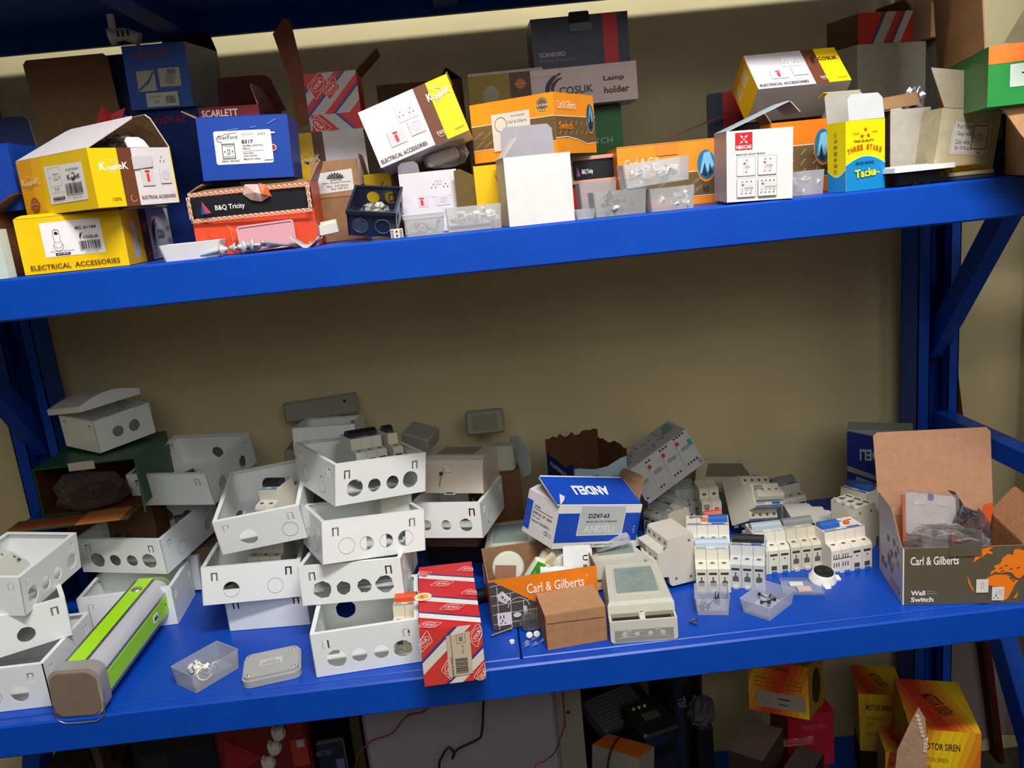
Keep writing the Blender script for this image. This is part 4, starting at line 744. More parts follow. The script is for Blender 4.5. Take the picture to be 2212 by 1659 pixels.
# --- green and orange socket carton over a brown carton on the right
def f31(p):
    p.r(0, .70, 1, 1, 'ee7a2a'); p.put([(.15, .30), (.80, .30), (.80, .66), (.15, .66)], [(0, 1, 2, 3)], 'c9d8cc'); p.ln([(.15, .30), (.80, .30), (.80, .66), (.15, .66)], .0006, 'e8f0ea', True)
    for cx in (.27, .60):
        for dx, dy in ((0, .05), (-.035, .01), (-.02, -.04), (.045, -.035)): p.r(cx + dx - .010, .50 + dy - .012, cx + dx + .010, .50 + dy + .012, INK)
    p.r(.40, .53, .44, .60, '9aa8a0'); p.r(.46, .53, .50, .60, '9aa8a0')
def f31l(p): p.r(0, .0, .30, 1, 'c8562a'); 
T = carton('socket_carton', 'green and orange socket carton with a tall open brown lid at the right end', 'box', (.6065, .970, 1.3825), (0, 0, -20.2), (.150, .300, .0660), {'*': '1f8a3a', 'L': '1a7a30'}, inner=KR, top='open', prints={'F': f31, 'L': f31l}, flaps=[('L', .150, 4, -.06, .93, .0, 'kraft:a87e5a', 'kraft:b08862')])
carton('brown_carton', 'brown carton under the green socket carton at the right end of the upper shelf', 'box', (.672, .995, 1.3005), (0, 0, -20.2), (.100, .10, .0813), {'*': 'kraft:a9805c'})
sheet('cardboard_flap', 'loose brown cardboard flap hanging over the shelf edge under the green socket carton', 'cardboard', [[(.628, .975, 1.3805), (.76, .925, 1.3805)], [(.640, .960, 1.350), (.76, .910, 1.350)], [(.655, .945, 1.320), (.76, .900, 1.320)], [(.668, .940, 1.296), (.76, .896, 1.296)], [(.69, .938, 1.270), (.76, .895, 1.270)]], 'kraft:b08660', t=.003)
# bag with a plug on top of the green carton
T = Thing('plastic_bag', 'clear bag with a grey header holding a plug on top of the green socket carton', 'bag', (.640, .985, 1.452), (62, 16, -20), (.10, .02)); b = MB(); vs = []; fs = []; R = random.Random(8)
for j in range(9):
    for i in range(9): vs.append((-.006 + .13 * i / 8, .006 * math.sin(i * 1.7) * math.sin(j * 1.3) + R.uniform(-.002, .002), .10 * j / 8))
for j in range(6):
    for i in range(8): fs.append((j * 9 + i, j * 9 + i + 1, (j + 1) * 9 + i + 1, (j + 1) * 9 + i))
b.add(vs, fs, 'film:c9c6c6', None, True); T.part('bag_film', b); b = MB(); b.add(vs, [(j * 9 + i, j * 9 + i + 1, (j + 1) * 9 + i + 1, (j + 1) * 9 + i) for j in (6, 7) for i in range(8)], 'metal:8a8e96', None, True); T.part('header', b)
pr = Print((.0, -.0085, .078), (1, 0, 0), (0, 0, 1), (0, -1, 0), .10, .02); pr.t('Goldlites', .05, .2, .55, .6, INK, .01); pr.r(.1, -.25, .4, -.08, INK); pr.r(.42, -.25, .7, -.08, INK); T.part('printing', pr.mb)
T.part('insert_card', MB().box((.012, .008, .004), (.11, .010, .07), 'paper:c4b8b8'))
b = MB(); b.cbox((.050, -.002, .022), (.085, .008, .048), 'plastic:8a9088', .003); b.tube([(.052, 0, .030), (.036, -.002, .026)], .0035, 'metal:c0a050', 8); b.lathe([(.006, 0), (.008, .002), (.008, .006), (.004, .007)], 'plastic:9a9a9a', 14, Matrix.Translation((.062, -.004, .060)) @ Matrix.Rotation(math.pi / 2, 4, 'X')); T.part('plug', b)
# ------------------------------------------------------------------ clear cases of white clips
def clip_mesh():
    b = MB(); b.prism([(0, 0), (.010, 0), (.010, .0022), (.0026, .0022), (.0026, .0074), (.010, .0074), (.010, .0096), (0, .0096)], 0, .0045, 'plastic:e6e4e0'); return b
CLIP = clip_mesh().mesh('cable_clip', (.005, .005, .002)); PLUG = MB().tube([(0, 0, 0), (.013, 0, 0)], .0032, 'plastic:e2e0dc', 8, None, True, .0024).mesh('wall_plug', (.006, 0, 0))
def heap(x0, x1, y0, y1, z0, z1, n, seed, label, grp, me=CLIP, nm='cable_clip'):
    R = random.Random(seed)
    for k in range(n):
        o = link(nm, me, None, label, 'clip', grp); o.location = (R.uniform(x0, x1), R.uniform(y0, y1), z0 + (z1 - z0) * (k / max(1, n - 1))); o.rotation_euler = (R.uniform(0, 6.3), R.uniform(-.5, .5), R.uniform(0, 6.3))
def ccase(label, p, rot, w, d, h, spec='frost:c9c9cc', lid=False):
    T = tray('clear_case', label, 'case', p, rot, w, d, h, spec, .0009, .002, None, .003)
    if lid: T.part('lid', MB().prism(rrect(-.001, -.001, w + .001, d + .001, .003), h + .0003, h + .0052, spec, None, [rrect(.0005, .0005, w - .0005, d - .0005, .002)]).prism(rrect(-.001, -.001, w + .001, d + .001, .003), h + .0053, h + .0061, spec))
    return T
ccase('frosted case of white clips right of the tiny terminal block', (-.0805, 1.044, 1.3), (0, 0, 2), .050, .036, .021, 'frost:d9dadd', True); heap(-.073, -.040, 1.052, 1.072, 1.306, 1.315, 9, 1, 'white cable clip inside the frosted case beside the terminal block', 'clips in the frosted case beside the terminal block')
ccase('wide frosted case of white clips beside the white open carton', (-.0285, 1.046, 1.3), (0, 0, 2), .070, .038, .030, 'frost:d2d3d6'); heap(-.018, .034, 1.054, 1.074, 1.311, 1.322, 13, 2, 'white cable clip inside the wide frosted case beside the white open carton', 'clips in the wide frosted case'); 
ccase('flat empty frosted lid in front of the wide frosted case', (-.0285, 1.0415, 1.3), (0, 0, 2), .058, .0035, .009, 'frost:b4b8c8')
ccase('grey frosted case holding one white wall plug and dark screws right of the white carton', (.1560, 1.046, 1.3), (0, 0, 3), .068, .040, .031, 'frost:a9aaac'); heap(.185, .187, 1.050, 1.051, 1.3105, 1.3115, 1, 3, 'single white wall plug inside the grey frosted case', None, PLUG, 'wall_plug')
SCREW = MB().tube([(0, 0, 0), (.016, 0, 0)], .0013, 'metal:4a4a50', 6, None, True, .0004).lathe([(.003, -.001), (.003, .0005)], 'metal:55555a', 8, Matrix.Rotation(math.pi / 2, 4, 'Y')).mesh('screw', (.008, 0, 0)); heap(.170, .214, 1.060, 1.076, 1.306, 1.326, 14, 4, 'dark screw inside the grey frosted case', 'dark screws in the grey frosted case', SCREW, 'screw')
ccase('frosted case with a few white clips at the right of the lower pair of cases', (.2265, 1.046, 1.3), (0, 0, 2), .058, .038, .0285, 'frost:cfd0d2'); heap(.236, .276, 1.052, 1.076, 1.307, 1.318, 9, 5, 'white cable clip in the lower frosted case right of the grey one', 'clips in the lower right frosted case')
ccase('frosted case full of square white clips stacked on top of the other cases', (.1965, 1.045, 1.3315), (0, -3, 2), .084, .040, .029, 'frost:d4d5d8'); heap(.206, .270, 1.051, 1.076, 1.340, 1.354, 18, 6, 'white cable clip in the frosted case stacked on top', 'clips in the stacked frosted case')
ccase('clear case standing behind the grey frosted case next to the flap of the white carton', (.148, 1.110, 1.3), (0, 0, 2), .050, .035, .044, 'frost:b4b0ae')
ccase('clear case of mixed parts between orange carton and grey frosted case', (.204, 1.112, 1.3), (0, 0, -4), .034, .03, .040, 'frost:bcb8b8')
ccase('clear case of clips between the white breaker carton and the tack box', (.414, 1.082, 1.3), (0, 0, 4), .052, .04, .031, 'frost:b0b2bc'); heap(.422, .458, 1.090, 1.112, 1.306, 1.322, 8, 7, 'white cable clip in the case beside the tack box', 'clips in the case beside the tack box')
ccase('empty flat clear case under the hanging flap of the white carton', (.132, 1.0425, 1.3), (0, 0, 3), .026, .03, .012, 'frost:b8bcc8')
# ================================================================== LOWER SHELF
WM = 'enamel:e4e7e7'; GM = 'metal:8e9294'; CREAM = 'plastic:d2cebf'
XZ = lambda y0: Matrix(((1, 0, 0, 0), (0, 0, -1, y0), (0, 1, 0, 0), (0, 0, 0, 1)))          # local xy -> world xz, extrusion towards -y
def hole_loop(x, y, r, jag, R, n=18): return [(x + r * (1 + R.uniform(-jag, jag)) * math.cos(2 * math.pi * i / n), y + r * (1 + R.uniform(-jag, jag)) * math.sin(2 * math.pi * i / n)) for i in range(n)]
def pi_slot(x, y, s=1.4):
    w, h, k = .0036 * s, .0095 * s, .0018 * s
    return [(x - w, y), (x - w + k, y), (x - w + k, y + h - k), (x + w - k, y + h - k), (x + w - k, y), (x + w, y), (x + w, y + h), (x - w, y + h)]
FOUR = ((.21, .0136, 'o'), (.42, .0106, 'o'), (.62, .0106, 'o'), (.82, .0134, 'o'))
def enclosure(label, p, rot, w, d, h, F=(), R_=(), L=(), B=(), slots='FRL', jag=.05, seed=1, dots='', bracket=(), bar=None, y=.37, grp='white metal enclosures'):
    """open sheet-metal consumer unit: walls with punched holes and slots, an inner lip, knock-out discs, brackets, terminal bar"""
    T = Thing('metal_enclosure', label, 'enclosure', p, rot, (w, d), grp); b = MB(); t = .0012; R = random.Random(seed); rings = []
    walls = {'F': (w, Matrix(((1, 0, 0, 0), (0, 0, 1, 0), (0, 1, 0, 0), (0, 0, 0, 1))), F), 'B': (w, Matrix(((1, 0, 0, 0), (0, 0, 1, d - t), (0, 1, 0, 0), (0, 0, 0, 1))), B),
             'L': (d, Matrix(((0, 0, 1, 0), (-1, 0, 0, d), (0, 1, 0, 0), (0, 0, 0, 1))), L), 'R': (d, Matrix(((0, 0, 1, w - t), (1, 0, 0, 0), (0, 1, 0, 0), (0, 0, 0, 1))), R_)}
    for k, (W_, mx, hs) in walls.items():
        holes = []; yc = y * h
        for f, r, kind in hs:
            x = f * W_
            if kind == 'o': holes.append(hole_loop(x, yc, r, jag, R))
            elif kind in 'hgt':
                a0 = {'h': (-90, 90), 'g': (90, 270), 't': (0, 180)}[kind]; holes.append(circ(x, yc, r, None, 12, *a0)); rings.append((k, x, yc, r))
            else: rings.append((k, x, yc, r))
        if k in slots:
            for f in (.13, .87): holes.append(pi_slot(f * W_, h * .62))
        if k in dots: holes.append(circ(.22 * W_, h * .72, .0018, None, 8)); holes.append(circ(.75 * W_, h * .74, .0016, None, 8))
        b.prism([(0, 0), (W_, 0), (W_, h), (0, h)], 0, t, WM, mx, holes)
    b.box((t, t, 0), (w - t, d - t, t), WM); l = .0065
    b.prism([(t, t), (w - t, t), (w - t, d - t), (t, d - t)], h - t, h, WM, None, [[(l, l), (w - l, l), (w - l, d - l), (l, d - l)]])
    T.part('box_body', b)
    for k, x, yc, r in rings:
        mx = walls[k][1]; z0, z1 = (-.0005, -.0001) if k in 'FL' else (t + .0001, t + .0005)
        T.part('knockout_ring', MB().prism(circ(x, yc, r, None, 22), z0, z1, 'enamel:a3a8aa', mx, [circ(x, yc, r - .0006, None, 22)]))
    for (bx, by, ang) in bracket:      # slotted steel strap
        m = Matrix.Translation((bx, by, t)) @ Matrix.Rotation(rad(ang), 4, 'Z'); s = MB(); s.box((0, 0, 0), (.016, .002, .040), GM, m); s.box((0, -.014, .0385), (.016, .0, .0405), GM, m); s.box((.0, .002, .0), (.004, .030, .002), GM, m); s.box((.012, .002, 0), (.016, .030, .002), GM, m)
        T.part('mounting_bracket', s); T.part('bracket_screw', MB().lathe([(.0032, 0), (.0032, .0014), (.0015, .002)], 'metal:c4c4c4', 10, m @ Matrix.Translation((.008, 0, .028)) @ Matrix.Rotation(math.pi / 2, 4, 'X')))
    if bar:
        bx, by, ang = bar; m = Matrix.Translation((bx, by, t)) @ Matrix.Rotation(rad(ang), 4, 'Z'); s = MB().box((0, 0, 0), (.060, .012, .010), 'plastic:d8d6cc', m); T.part('terminal_bar', s)
        s = MB().box((.006, .003, .010), (.050, .009, .016), 'metal:8a6a2c', m); T.part('brass_bar', s)
    return T
enclosure('front white enclosure with four round holes standing on the shelf edge', (-.2855, 1.0700, .70), (0, 0, 3.7), .1535, .148, .0668, FOUR, L=((.3, .013, 'k'),), B=((.22, .0155, 'o'),), bracket=((.012, .055, 0), (.125, .06, 0)), bar=(.115, .055, 110), seed=3)
enclosure('white enclosure with four dark jagged holes resting on the front white enclosure', (-.3115, 1.157, .7690), (-10.4 + 5, 0, -3.3), .156, .150, .0610, FOUR, R_=((.3, .013, 'k'), (.7, .013, 'k')), jag=.10, seed=5)
enclosure('white enclosure with half punched holes second from the top of the tall stack', (-.268, 1.139, .8395), (-5.6, 8.0, 22.8), .160, .132, .0640, ((.23, .0125, 'k'), (.42, .0105, 'h'), (.61, .0105, 'h'), (.80, .0120, 'g')), L=((.35, .013, 'k'), (.7, .013, 'k')), seed=7, bracket=((.01, .05, 0), (.13, .07, 0)))
enclosure('topmost white enclosure of the tall stack with four clean round holes', (-.2450, 1.176, .9135), (1.6, 8.0, 32.6), .155, .157, .0640, FOUR, L=((.3, .013, 'k'), (.72, .013, 'k')), seed=9, jag=.03, bracket=((.008, .07, 0), (.128, .09, 0)), dots='L')
enclosure('plain fronted white enclosure at the bottom between lantern and front enclosure', (-.4545, 1.238, .70), (0, 0, -3.9), .132, .150, .0600, (), seed=11)
enclosure('white enclosure with one flap hole and one ring low in the centre pile', (-.4755, 1.204, .7655), (-7.0, 5.0, 7.7), .151, .148, .0600, ((.29, .0125, 't'), (.73, .0125, 'k')), B=((.8, .013, 'o'),), seed=13, bar=(.03, .04, 70))
enclosure('large open white enclosure with torn round hole leaning left of the tall stack', (-.4325, 1.207, .8445), (9.0, -3.8, 4.2), .132, .168, .0580, ((.35, .0130, 'o'), (.83, .0125, 'k')), B=((.35, .013, 'k'),), seed=15, jag=.12, bracket=((.075, .135, 0),), bar=(.014, .05, 80))
enclosure('white enclosure with four dark holes beneath the enclosure left of the pile', (-.7095, 1.413, .7100), (-1.5, 2.6, -4.4), .161, .080, .0660, FOUR, seed=17, jag=.1)
enclosure('white enclosure with four pale round holes left of the centre pile', (-.7230, 1.354, .7815), (4.1, 1.3, -14.6), .163, .170, .0635, FOUR, R_=((.3, .0125, 'k'), (.8, .012, 'o')), B=((.35, .0125, 'o'), (.62, .0105, 'o')), seed=19, bracket=((.03, .06, 0), (.10, .13, 30)))
enclosure('white enclosure with a damaged slot high at the back left of the pile', (-.6305, 1.395, .8765), (10, 0, -15.9), .156, .150, .0600, (), R_=((.25, .0125, 'o'), (.72, .012, 'o')), B=((.52, .0115, 'o'),), seed=21, bar=(.04, .05, 60), bracket=((.125, .135, -10),))
enclosure('grey shadowed enclosure lying behind the bright green lantern', (-.7040, 1.277, .70), (0, 0, 2.9), .152, .105, .0670, ((.55, .013, 'k'),), seed=23, dots='F')
enclosure('lowest white enclosure at the left edge behind the lantern end', (-.8170, 1.0775, .70), (0, 0, 0), .157, .150, .0665, ((.50, .013, 'g'), (.74, .0130, 'o')), R_=((.3, .003, 'k'),), seed=25, jag=.07)
enclosure('middle white enclosure at the left edge with one dark hole', (-.7610, 1.089, .7690), (.5, .9, 30.9), .127, .090, .0610, ((.55, .0115, 'o'),), seed=27, jag=.06, slots='FR')
enclosure('top white enclosure at the left edge holding breakers with holes along its right side', (-.8000, 1.124, .8345), (1.4, 5.5, -4.7), .112, .150, .0600, (), R_=((.16, .0125, 'o'), (.38, .010, 'o'), (.58, .010, 'o'), (.84, .0125, 'o')), seed=29, slots='FR', jag=.08)
enclosure('plain white enclosure standing open at the back behind the tall stack', (-.3520, 1.419, .9285), (-7.0, 2.3, 0), .111, .125, .0480, (), slots='', seed=31, bracket=((.09, .10, 0),))
enclosure('white enclosure with ringed right side under the cream meter cover', (-.1490, 1.298, .7985), (-3.2, 0, -15.5), .121, .150, .0600, ((.20, .0095, 'o'), (.49, .0088, 'o'), (.77, .0110, 'o')), R_=((.3, .0105, 'k'), (.72, .0105, 'k')), B=((.6, .010, 'o'),), seed=33)
T = enclosure('small white enclosure with a domed lid on the green carton at the back left', (-.6640, 1.380, .9805), (2.1, -2.8, 53.6), .107, .106, .0570, ((.37, .0100, 'o'), (.66, .0105, 'o')), seed=35, slots='L', dots='', y=.46, jag=.05)
b = MB(); n = 10
for k in range(n):
    x0, x1 = k / n, (k + 1) / n; z = lambda q: .010 + .012 * math.sin(math.pi * min(1, q * 1.0)) ; b.add([(-.001, .11 * x0, .0), (-.001, .11 * x1, .0), (-.001, .11 * x1, z(x1)), (-.001, .11 * x0, z(x0)), (.112, .11 * x0, .0), (.112, .11 * x1, .0), (.112, .11 * x1, z(x1)), (.112, .11 * x0, z(x0))], [(0, 3, 2, 1), (4, 5, 6, 7), (3, 7, 6, 2)], WM)
b.add([(-.001, 0, 0), (.112, 0, 0), (.112, 0, .010), (-.001, 0, .010), (-.001, .11, 0), (.112, .11, 0), (.112, .11, .01), (-.001, .11, .01)], [(0, 1, 2, 3), (5, 4, 7, 6)], WM)
single('domed_cover', 'domed white lid lying crooked over the small enclosure at the back left', 'lid', b, (-.766, 1.440, 1.0425), (2.0, -7.0, -37))
b = MB(); b.cbox((0, 0, 0), (.142, .012, .040), 'enamel:8c8a80', .004); b.lathe([(.003, 0), (.003, .0006)], 'rubber:15130f', 10, Matrix.Translation((.118, -.0001, .027)) @ Matrix.Rotation(math.pi / 2, 4, 'X')); single('enclosure_cover', 'grey enclosure cover leaning on the wall at the top of the pile', 'cover', b, (-.390, 1.545, .955), (-8, -2.5, 0))
b = MB(); b.cbox((0, 0, 0), (.15, .10, .235), 'kraft:8c8878', .003); single('plain_carton', 'tall grey carton supporting the plain white enclosure at the back', 'box', b, (-.372, 1.430, .70), (0, 0, 0))
b = MB(); b.cbox((0, 0, 0), (.150, .10, .078), 'kraft:6a5a48', .002); single('plain_carton', 'brown carton hidden under the damaged enclosure at the back left', 'box', b, (-.560, 1.41, .70), (0, 0, 0))
# ------------------------------------------------------------------ breakers
PROF = [(0, 0), (.082, 0), (.082, .040), (.079, .045), (.064, .047), (.0615, .064), (.020, .064), (.0175, .047), (.003, .045), (0, .040)]
def breaker(label, p, rot, n, tog='8a9498', togs=None, body=CREAM, z_t=.0, line='2a5aa0', button=None, coil=False, blue_end=False, detail='front', grp='circuit breakers', tname='toggle', grooves=False):
    """n-pole breaker lying on its rail side: terminals face the front, toggle on top"""
    W_ = n * .0178; T = Thing('circuit_breaker', label, 'breaker', p, rot, (W_, .082), grp); YZ = lambda x: Matrix(((0, 0, 1, x), (1, 0, 0, 0), (0, 1, 0, 0), (0, 0, 0, 1)))
    for k in range(n): T.part('pole', MB().prism(PROF, .00025, .01755, body, YZ(k * .0178)))
    a, b_ = togs or (0, n); x0, x1 = a * .0178 + .002, b_ * .0178 - .002; m = MB()
    m.prism([(.030, .064), (.048, .064), (.048, .070), (.043, .0735), (.036, .0735), (.031, .070)], x0, x1, 'plastic:' + tog, YZ(0)); T.part(tname, m)
    m = MB()
    for k in range(n):
        c = k * .0178 + .0089; m.prism(circ(c, .0095, .0036, .0026, 12), .0461, .0465, 'plastic:55544c'); m.prism(circ(c, .072, .0036, .0026, 12), .0461, .0465, 'plastic:55544c')
    T.part('terminal_screw', m, kind='stuff')
    m = MB(); q = XZ(0)
    for k in range(n):
        c = k * .0178 + .0089
        if coil and k < 2: continue
        if blue_end: m.prism([(c - .0045, .006), (c + .0045, .006), (c + .0045, .013), (c - .0045, .013)], .0002, .0006, 'plastic:4a4c4c', q)
        else:
            m.prism([(c - .0045, .012), (c + .0045, .012), (c + .0045, .019), (c + .0012, .021), (c, .026), (c - .0012, .021), (c - .0045, .019)], .0002, .0006, 'plastic:5a5a58', q)
        m.box((c - .006, -.0007, .031), (c + .006, -.0001, .034), 'plastic:2c2a2a'); m.box((c - .0012, -.0006, .0245), (c + .0012, -.0001, .0265), 'plastic:4a4a48')
    if coil:
        for k in range(6): m.box((.004 + k * .0042 + (.003 if k > 2 else 0), -.0008, .026), (.0050 + k * .0042 + (.003 if k > 2 else 0), -.0001, .033), 'plastic:2a2a28'); m.box((.004 + k * .0042 + (.003 if k > 2 else 0), -.0008, .012), (.0052 + k * .0042 + (.003 if k > 2 else 0), -.0001, .019), 'plastic:2a2a28')
        m.box((.003, -.0008, .0255), (.036, -.0001, .0262), 'plastic:2a2a28')
    T.part('cable_opening', m, kind='stuff')
    pr = Print((0, .0195, .064), (1, 0, 0), (0, 1, 0), (0, 0, 1), W_, .042, .0002); pr.r(.02, .02, .98, .08, line); pr.r(.05, .12, .35, .22, '9a9a98'); pr.r(.6, .1, .9, .2, line); pr.r(.08, .75, .4, .95, '8a8a8a')
    for k in range(n): pr.r((k + .3) / n, .70, (k + .7) / n, .78, '6a6a6a')
    T.part('printing', pr.mb)
    m = MB()
    for k in range(n): c = k * .0178 + .0089; m.box((c - .004, -.0045, .0), (c + .004, .003, .004), 'plastic:' + ('2a62b0' if blue_end else 'c0c4c4'))
    T.part('rail_clip', m, kind='stuff')
    if button: T.part('test_button', MB().cbox((button[1], .034, .064), (button[1] + .008, .042, .0695), 'plastic:' + button[0], .001))
    # side of the body: rivets and moulded recess
    s = MB()
    for (yy, zz) in ((.010, .008), (.072, .008), (.068, .052), (.014, .052) if False else (.012, .034)): s.lathe([(.0022, 0), (.0022, .0005), (.001, .0006)], 'plastic:6a6558', 8, Matrix.Translation((W_ - .0002, yy, zz)) @ Matrix.Rotation(math.pi / 2, 4, 'Y'))
    if grooves:
        for k in range(6): s.box((W_ - .0003, .018 + k * .006, .01), (W_ + .0004, .0195 + k * .006, .058), 'plastic:b4b0a0')
    T.part('rivet', s, kind='stuff'); return T
breaker('white three pole breaker with clear blue toggle in front of the orange button breaker', (.2935, 1.186, .70), (0, 0, -13.5), 3, 'b4c4d4', line='b0b4b8', body='plastic:dcd8c8')
breaker('white four pole breaker with blue toggle and orange button at the left', (.305, 1.283, .70), (0, 0, -14.9), 4, '2a5fb0', (2, 4), 'plastic:dedad0', button=('e0682c', .026), tname='toggle')
breaker('grey white three pole breaker with black toggle behind the empty clear box', (.3490, 1.190, .70), (0, 0, -22), 3, '22242a', body='plastic:c4c8c6')
breaker('cream three pole breaker with pale grey toggle in the middle of the front row', (.4035, 1.219, .70), (0, 0, -1), 3, 'a4b0b8', body='plastic:d8d6c4', line='c0c4c4', blue_end=True)
breaker('beige three pole breaker with dark grey toggle third from the right of the front row', (.4590, 1.221, .70), (0, 0, 2), 3, '7e8280', body='plastic:ccc5b0', line='b0aca0')
breaker('cream four pole breaker with blue toggle and coil symbol right of the disc', (.5135, 1.193, .70), (0, 0, 7.4), 4, '2a5fb0', (0, 2), 'plastic:e2dacb', button=('e0682c', .046), coil=True, blue_end=True)
breaker('breaker turned sideways with a blue stripe next to the energy meters', (.2820, 1.285, .7055), (90, 0, -75), 4, 'c8c4b8', body='plastic:cfcabb', line='2a62a8', detail='side')
breaker('cream two pole breaker standing upright with a bright red toggle', (.3660, 1.456, .7005), (90, 0, -3), 2, 'd8482c', body='plastic:d8d0bc', line='8a2420')
breaker('beige two pole breaker lying on edge with red toggle left behind the upright one', (.2950, 1.470, .705), (55, -25, -62), 2, 'd0441e', body='plastic:b9b3a0', line='8a2420')
breaker('beige single breaker with wavy side lying behind the blue striped one', (.2700, 1.372, .70), (0, 0, -72), 1, 'a09c90', body='plastic:bdb6a0')
breaker('grey four pole breaker tilted behind the pile below the white tilted carton', (.315, 1.415, .715), (12, 12, 28), 3, '7e8886', body='plastic:aeb0aa', line='98a0a0')
breaker('four pole breaker with ribbed side standing tipped behind the cream breaker', (.410, 1.372, .722), (62, 14, 28), 4, 'b0aea0', body='plastic:c4bfac', grooves=True)
breaker('white breaker with a printed square lying on its side at the back', (.5050, 1.325, .7375), (0, 90, -8), 2, 'c8c8c4', body='plastic:c4beb8', line='8a8a8a')
breaker('white breaker with blue toggle at the back beside the cream meter cover', (.4350, 1.420, .70), (0, 0, 14), 4, '1f54b4', (2, 4), 'plastic:b8b4a8', button=('d8642c', .03))
breaker('grey toggled breaker at the back right of the blue toggle', (.5130, 1.405, .70), (0, 0, 14), 3, '70787a', body='plastic:b2b2aa')
breaker('three pole breaker lying with terminals upward at the back right', (.5600, 1.300, .782), (-90, 0, -66), 3, 'b0ac9c', body='plastic:c9c4b0')
breaker('cream breaker with blue toggle beside the printed switch carton at the back right', (.602, 1.385, .70), (0, 0, -62), 3, '284a8c', body='plastic:bdb7a4', line='2a5aa0')
breaker('pale grey breaker half hidden behind the blue and white carton on the right', (.2620, 1.430, .70), (0, 0, -58), 3, 'a8aca8', body='plastic:b4b4ac', button=('d8743c', .02))
# breakers inside the enclosures
breaker('black toggled breaker inside the topmost enclosure', (-.2175, 1.245, .925), (0, 5, 32), 3, '1a1c24', body='plastic:c9ccc0', grp='breakers in the enclosures')
breaker('narrow black toggled breaker beside the wider one inside the topmost enclosure', (-.1635, 1.282, .9175), (0, 5, 32), 1, '1a1c24', body='plastic:cfc8b4', grp='breakers in the enclosures')
breaker('red toggled breaker inside the front enclosure', (-.1760, 1.110, .7020), (0, 0, -6), 2, 'd2502c', body='plastic:d6cdb8', line='8a8478', grp='breakers in the enclosures')
breaker('black toggled breaker inside the large open enclosure left of the tall stack', (-.3790, 1.250, .858), (8, -3, -24), 2, '20222a', body='plastic:cdc8ba', line='3a74b8', grp='breakers in the enclosures')
breaker('black toggled breaker inside the enclosure with a flap hole', (-.4150, 1.252, .7700), (-6, 4, -4), 3, '20222a', body='plastic:cdc8ba', line='3a74b8', grp='breakers in the enclosures')
breaker('white breaker inside the top enclosure at the left edge', (-.7980, 1.150, .8440), (0, 5, -40), 3, 'd0d4d4', body='plastic:cfd0ca', line='2a5aa0', grp='breakers in the enclosures')
b = MB().cbox((0, 0, 0), (.052, .035, .050), 'plastic:c6c9bc', .002); single('blank_module', 'pale grey blank module inside the second enclosure of the tall stack', 'module', b, (-.190, 1.240, .852), (-3, 7, 22))
# ------------------------------------------------------------------ green carton at the back left (lying on its side, mouth to the front)
T = Thing('green_carton', 'dark green carton lying on its side with its mouth open at the back left', 'box', (-.757, 1.335, .893), (0, 0, 2), (.165, .16)); GD = 'card:0f4a24'; KB = 'kraft:5a2e1c'; w, d, h, t = .165, .165, .084, .002
b = MB()
for A, B_ in (((0, 0, 0), (w, d, t)), ((0, 0, h - t), (w, d, h)), ((0, d - t, t), (w, d, h - t)), ((0, 0, t), (t, d - t, h - t)), ((w - t, 0, t), (w, d - t, h - t))): b.box(A, B_, GD)
b.box((t, t, t), (w - t, d - t, t + .0005), KB); b.box((t, d - t - .0006, t), (w - t, d - t, h - t), KB); b.box((t, .002, t), (t + .0005, d - t, h - t), KB); T.part('carton_body', b)
T.part('flap', MB().box((-.04, -.05, -.004), (w - .01, .0, -.0015), GD, None, {'T': 'kraft:7a4426'})); T.part('flap', MB().box((w - .09, -.056, -.001), (w - .02, .0, .001), 'kraft:b06a38'))
T.part('sticker', MB().box((.058, -.0012, .074), (.100, -.0004, .088), 'sticker:a8a098')); T.part('flap', MB().prism([(0, 0), (.07, .01), (.062, .085), (0, .08)], 0, .002, GD, Matrix(((.35, 0, .94, w), (-.94, 0, .35, 0), (0, 1, 0, 0), (0, 0, 0, 1)))))
crumple('plastic_bag', 'crinkled clear bag hanging out of the dark green carton', 'bag', (-.675, 1.345, .8985), (.12, .07, .060), 'film:8a7a74', 14, n=(10, 5), rough=.2)
b = MB().cbox((0, 0, 0), (.13, .16, .1915), 'kraft:6a4a36', .002); single('brown_carton', 'brown carton standing under the dark green carton at the left', 'box', b, (-.765, 1.345, .70), (0, 0, 0)) if False else None
carton('brown_carton', 'brown carton standing under the dark green carton beside the left upright', 'box', (-.770, 1.425, .776), (0, 0, 2), (.150, .07, .1130), {'*': 'kraft:6a4a36'})
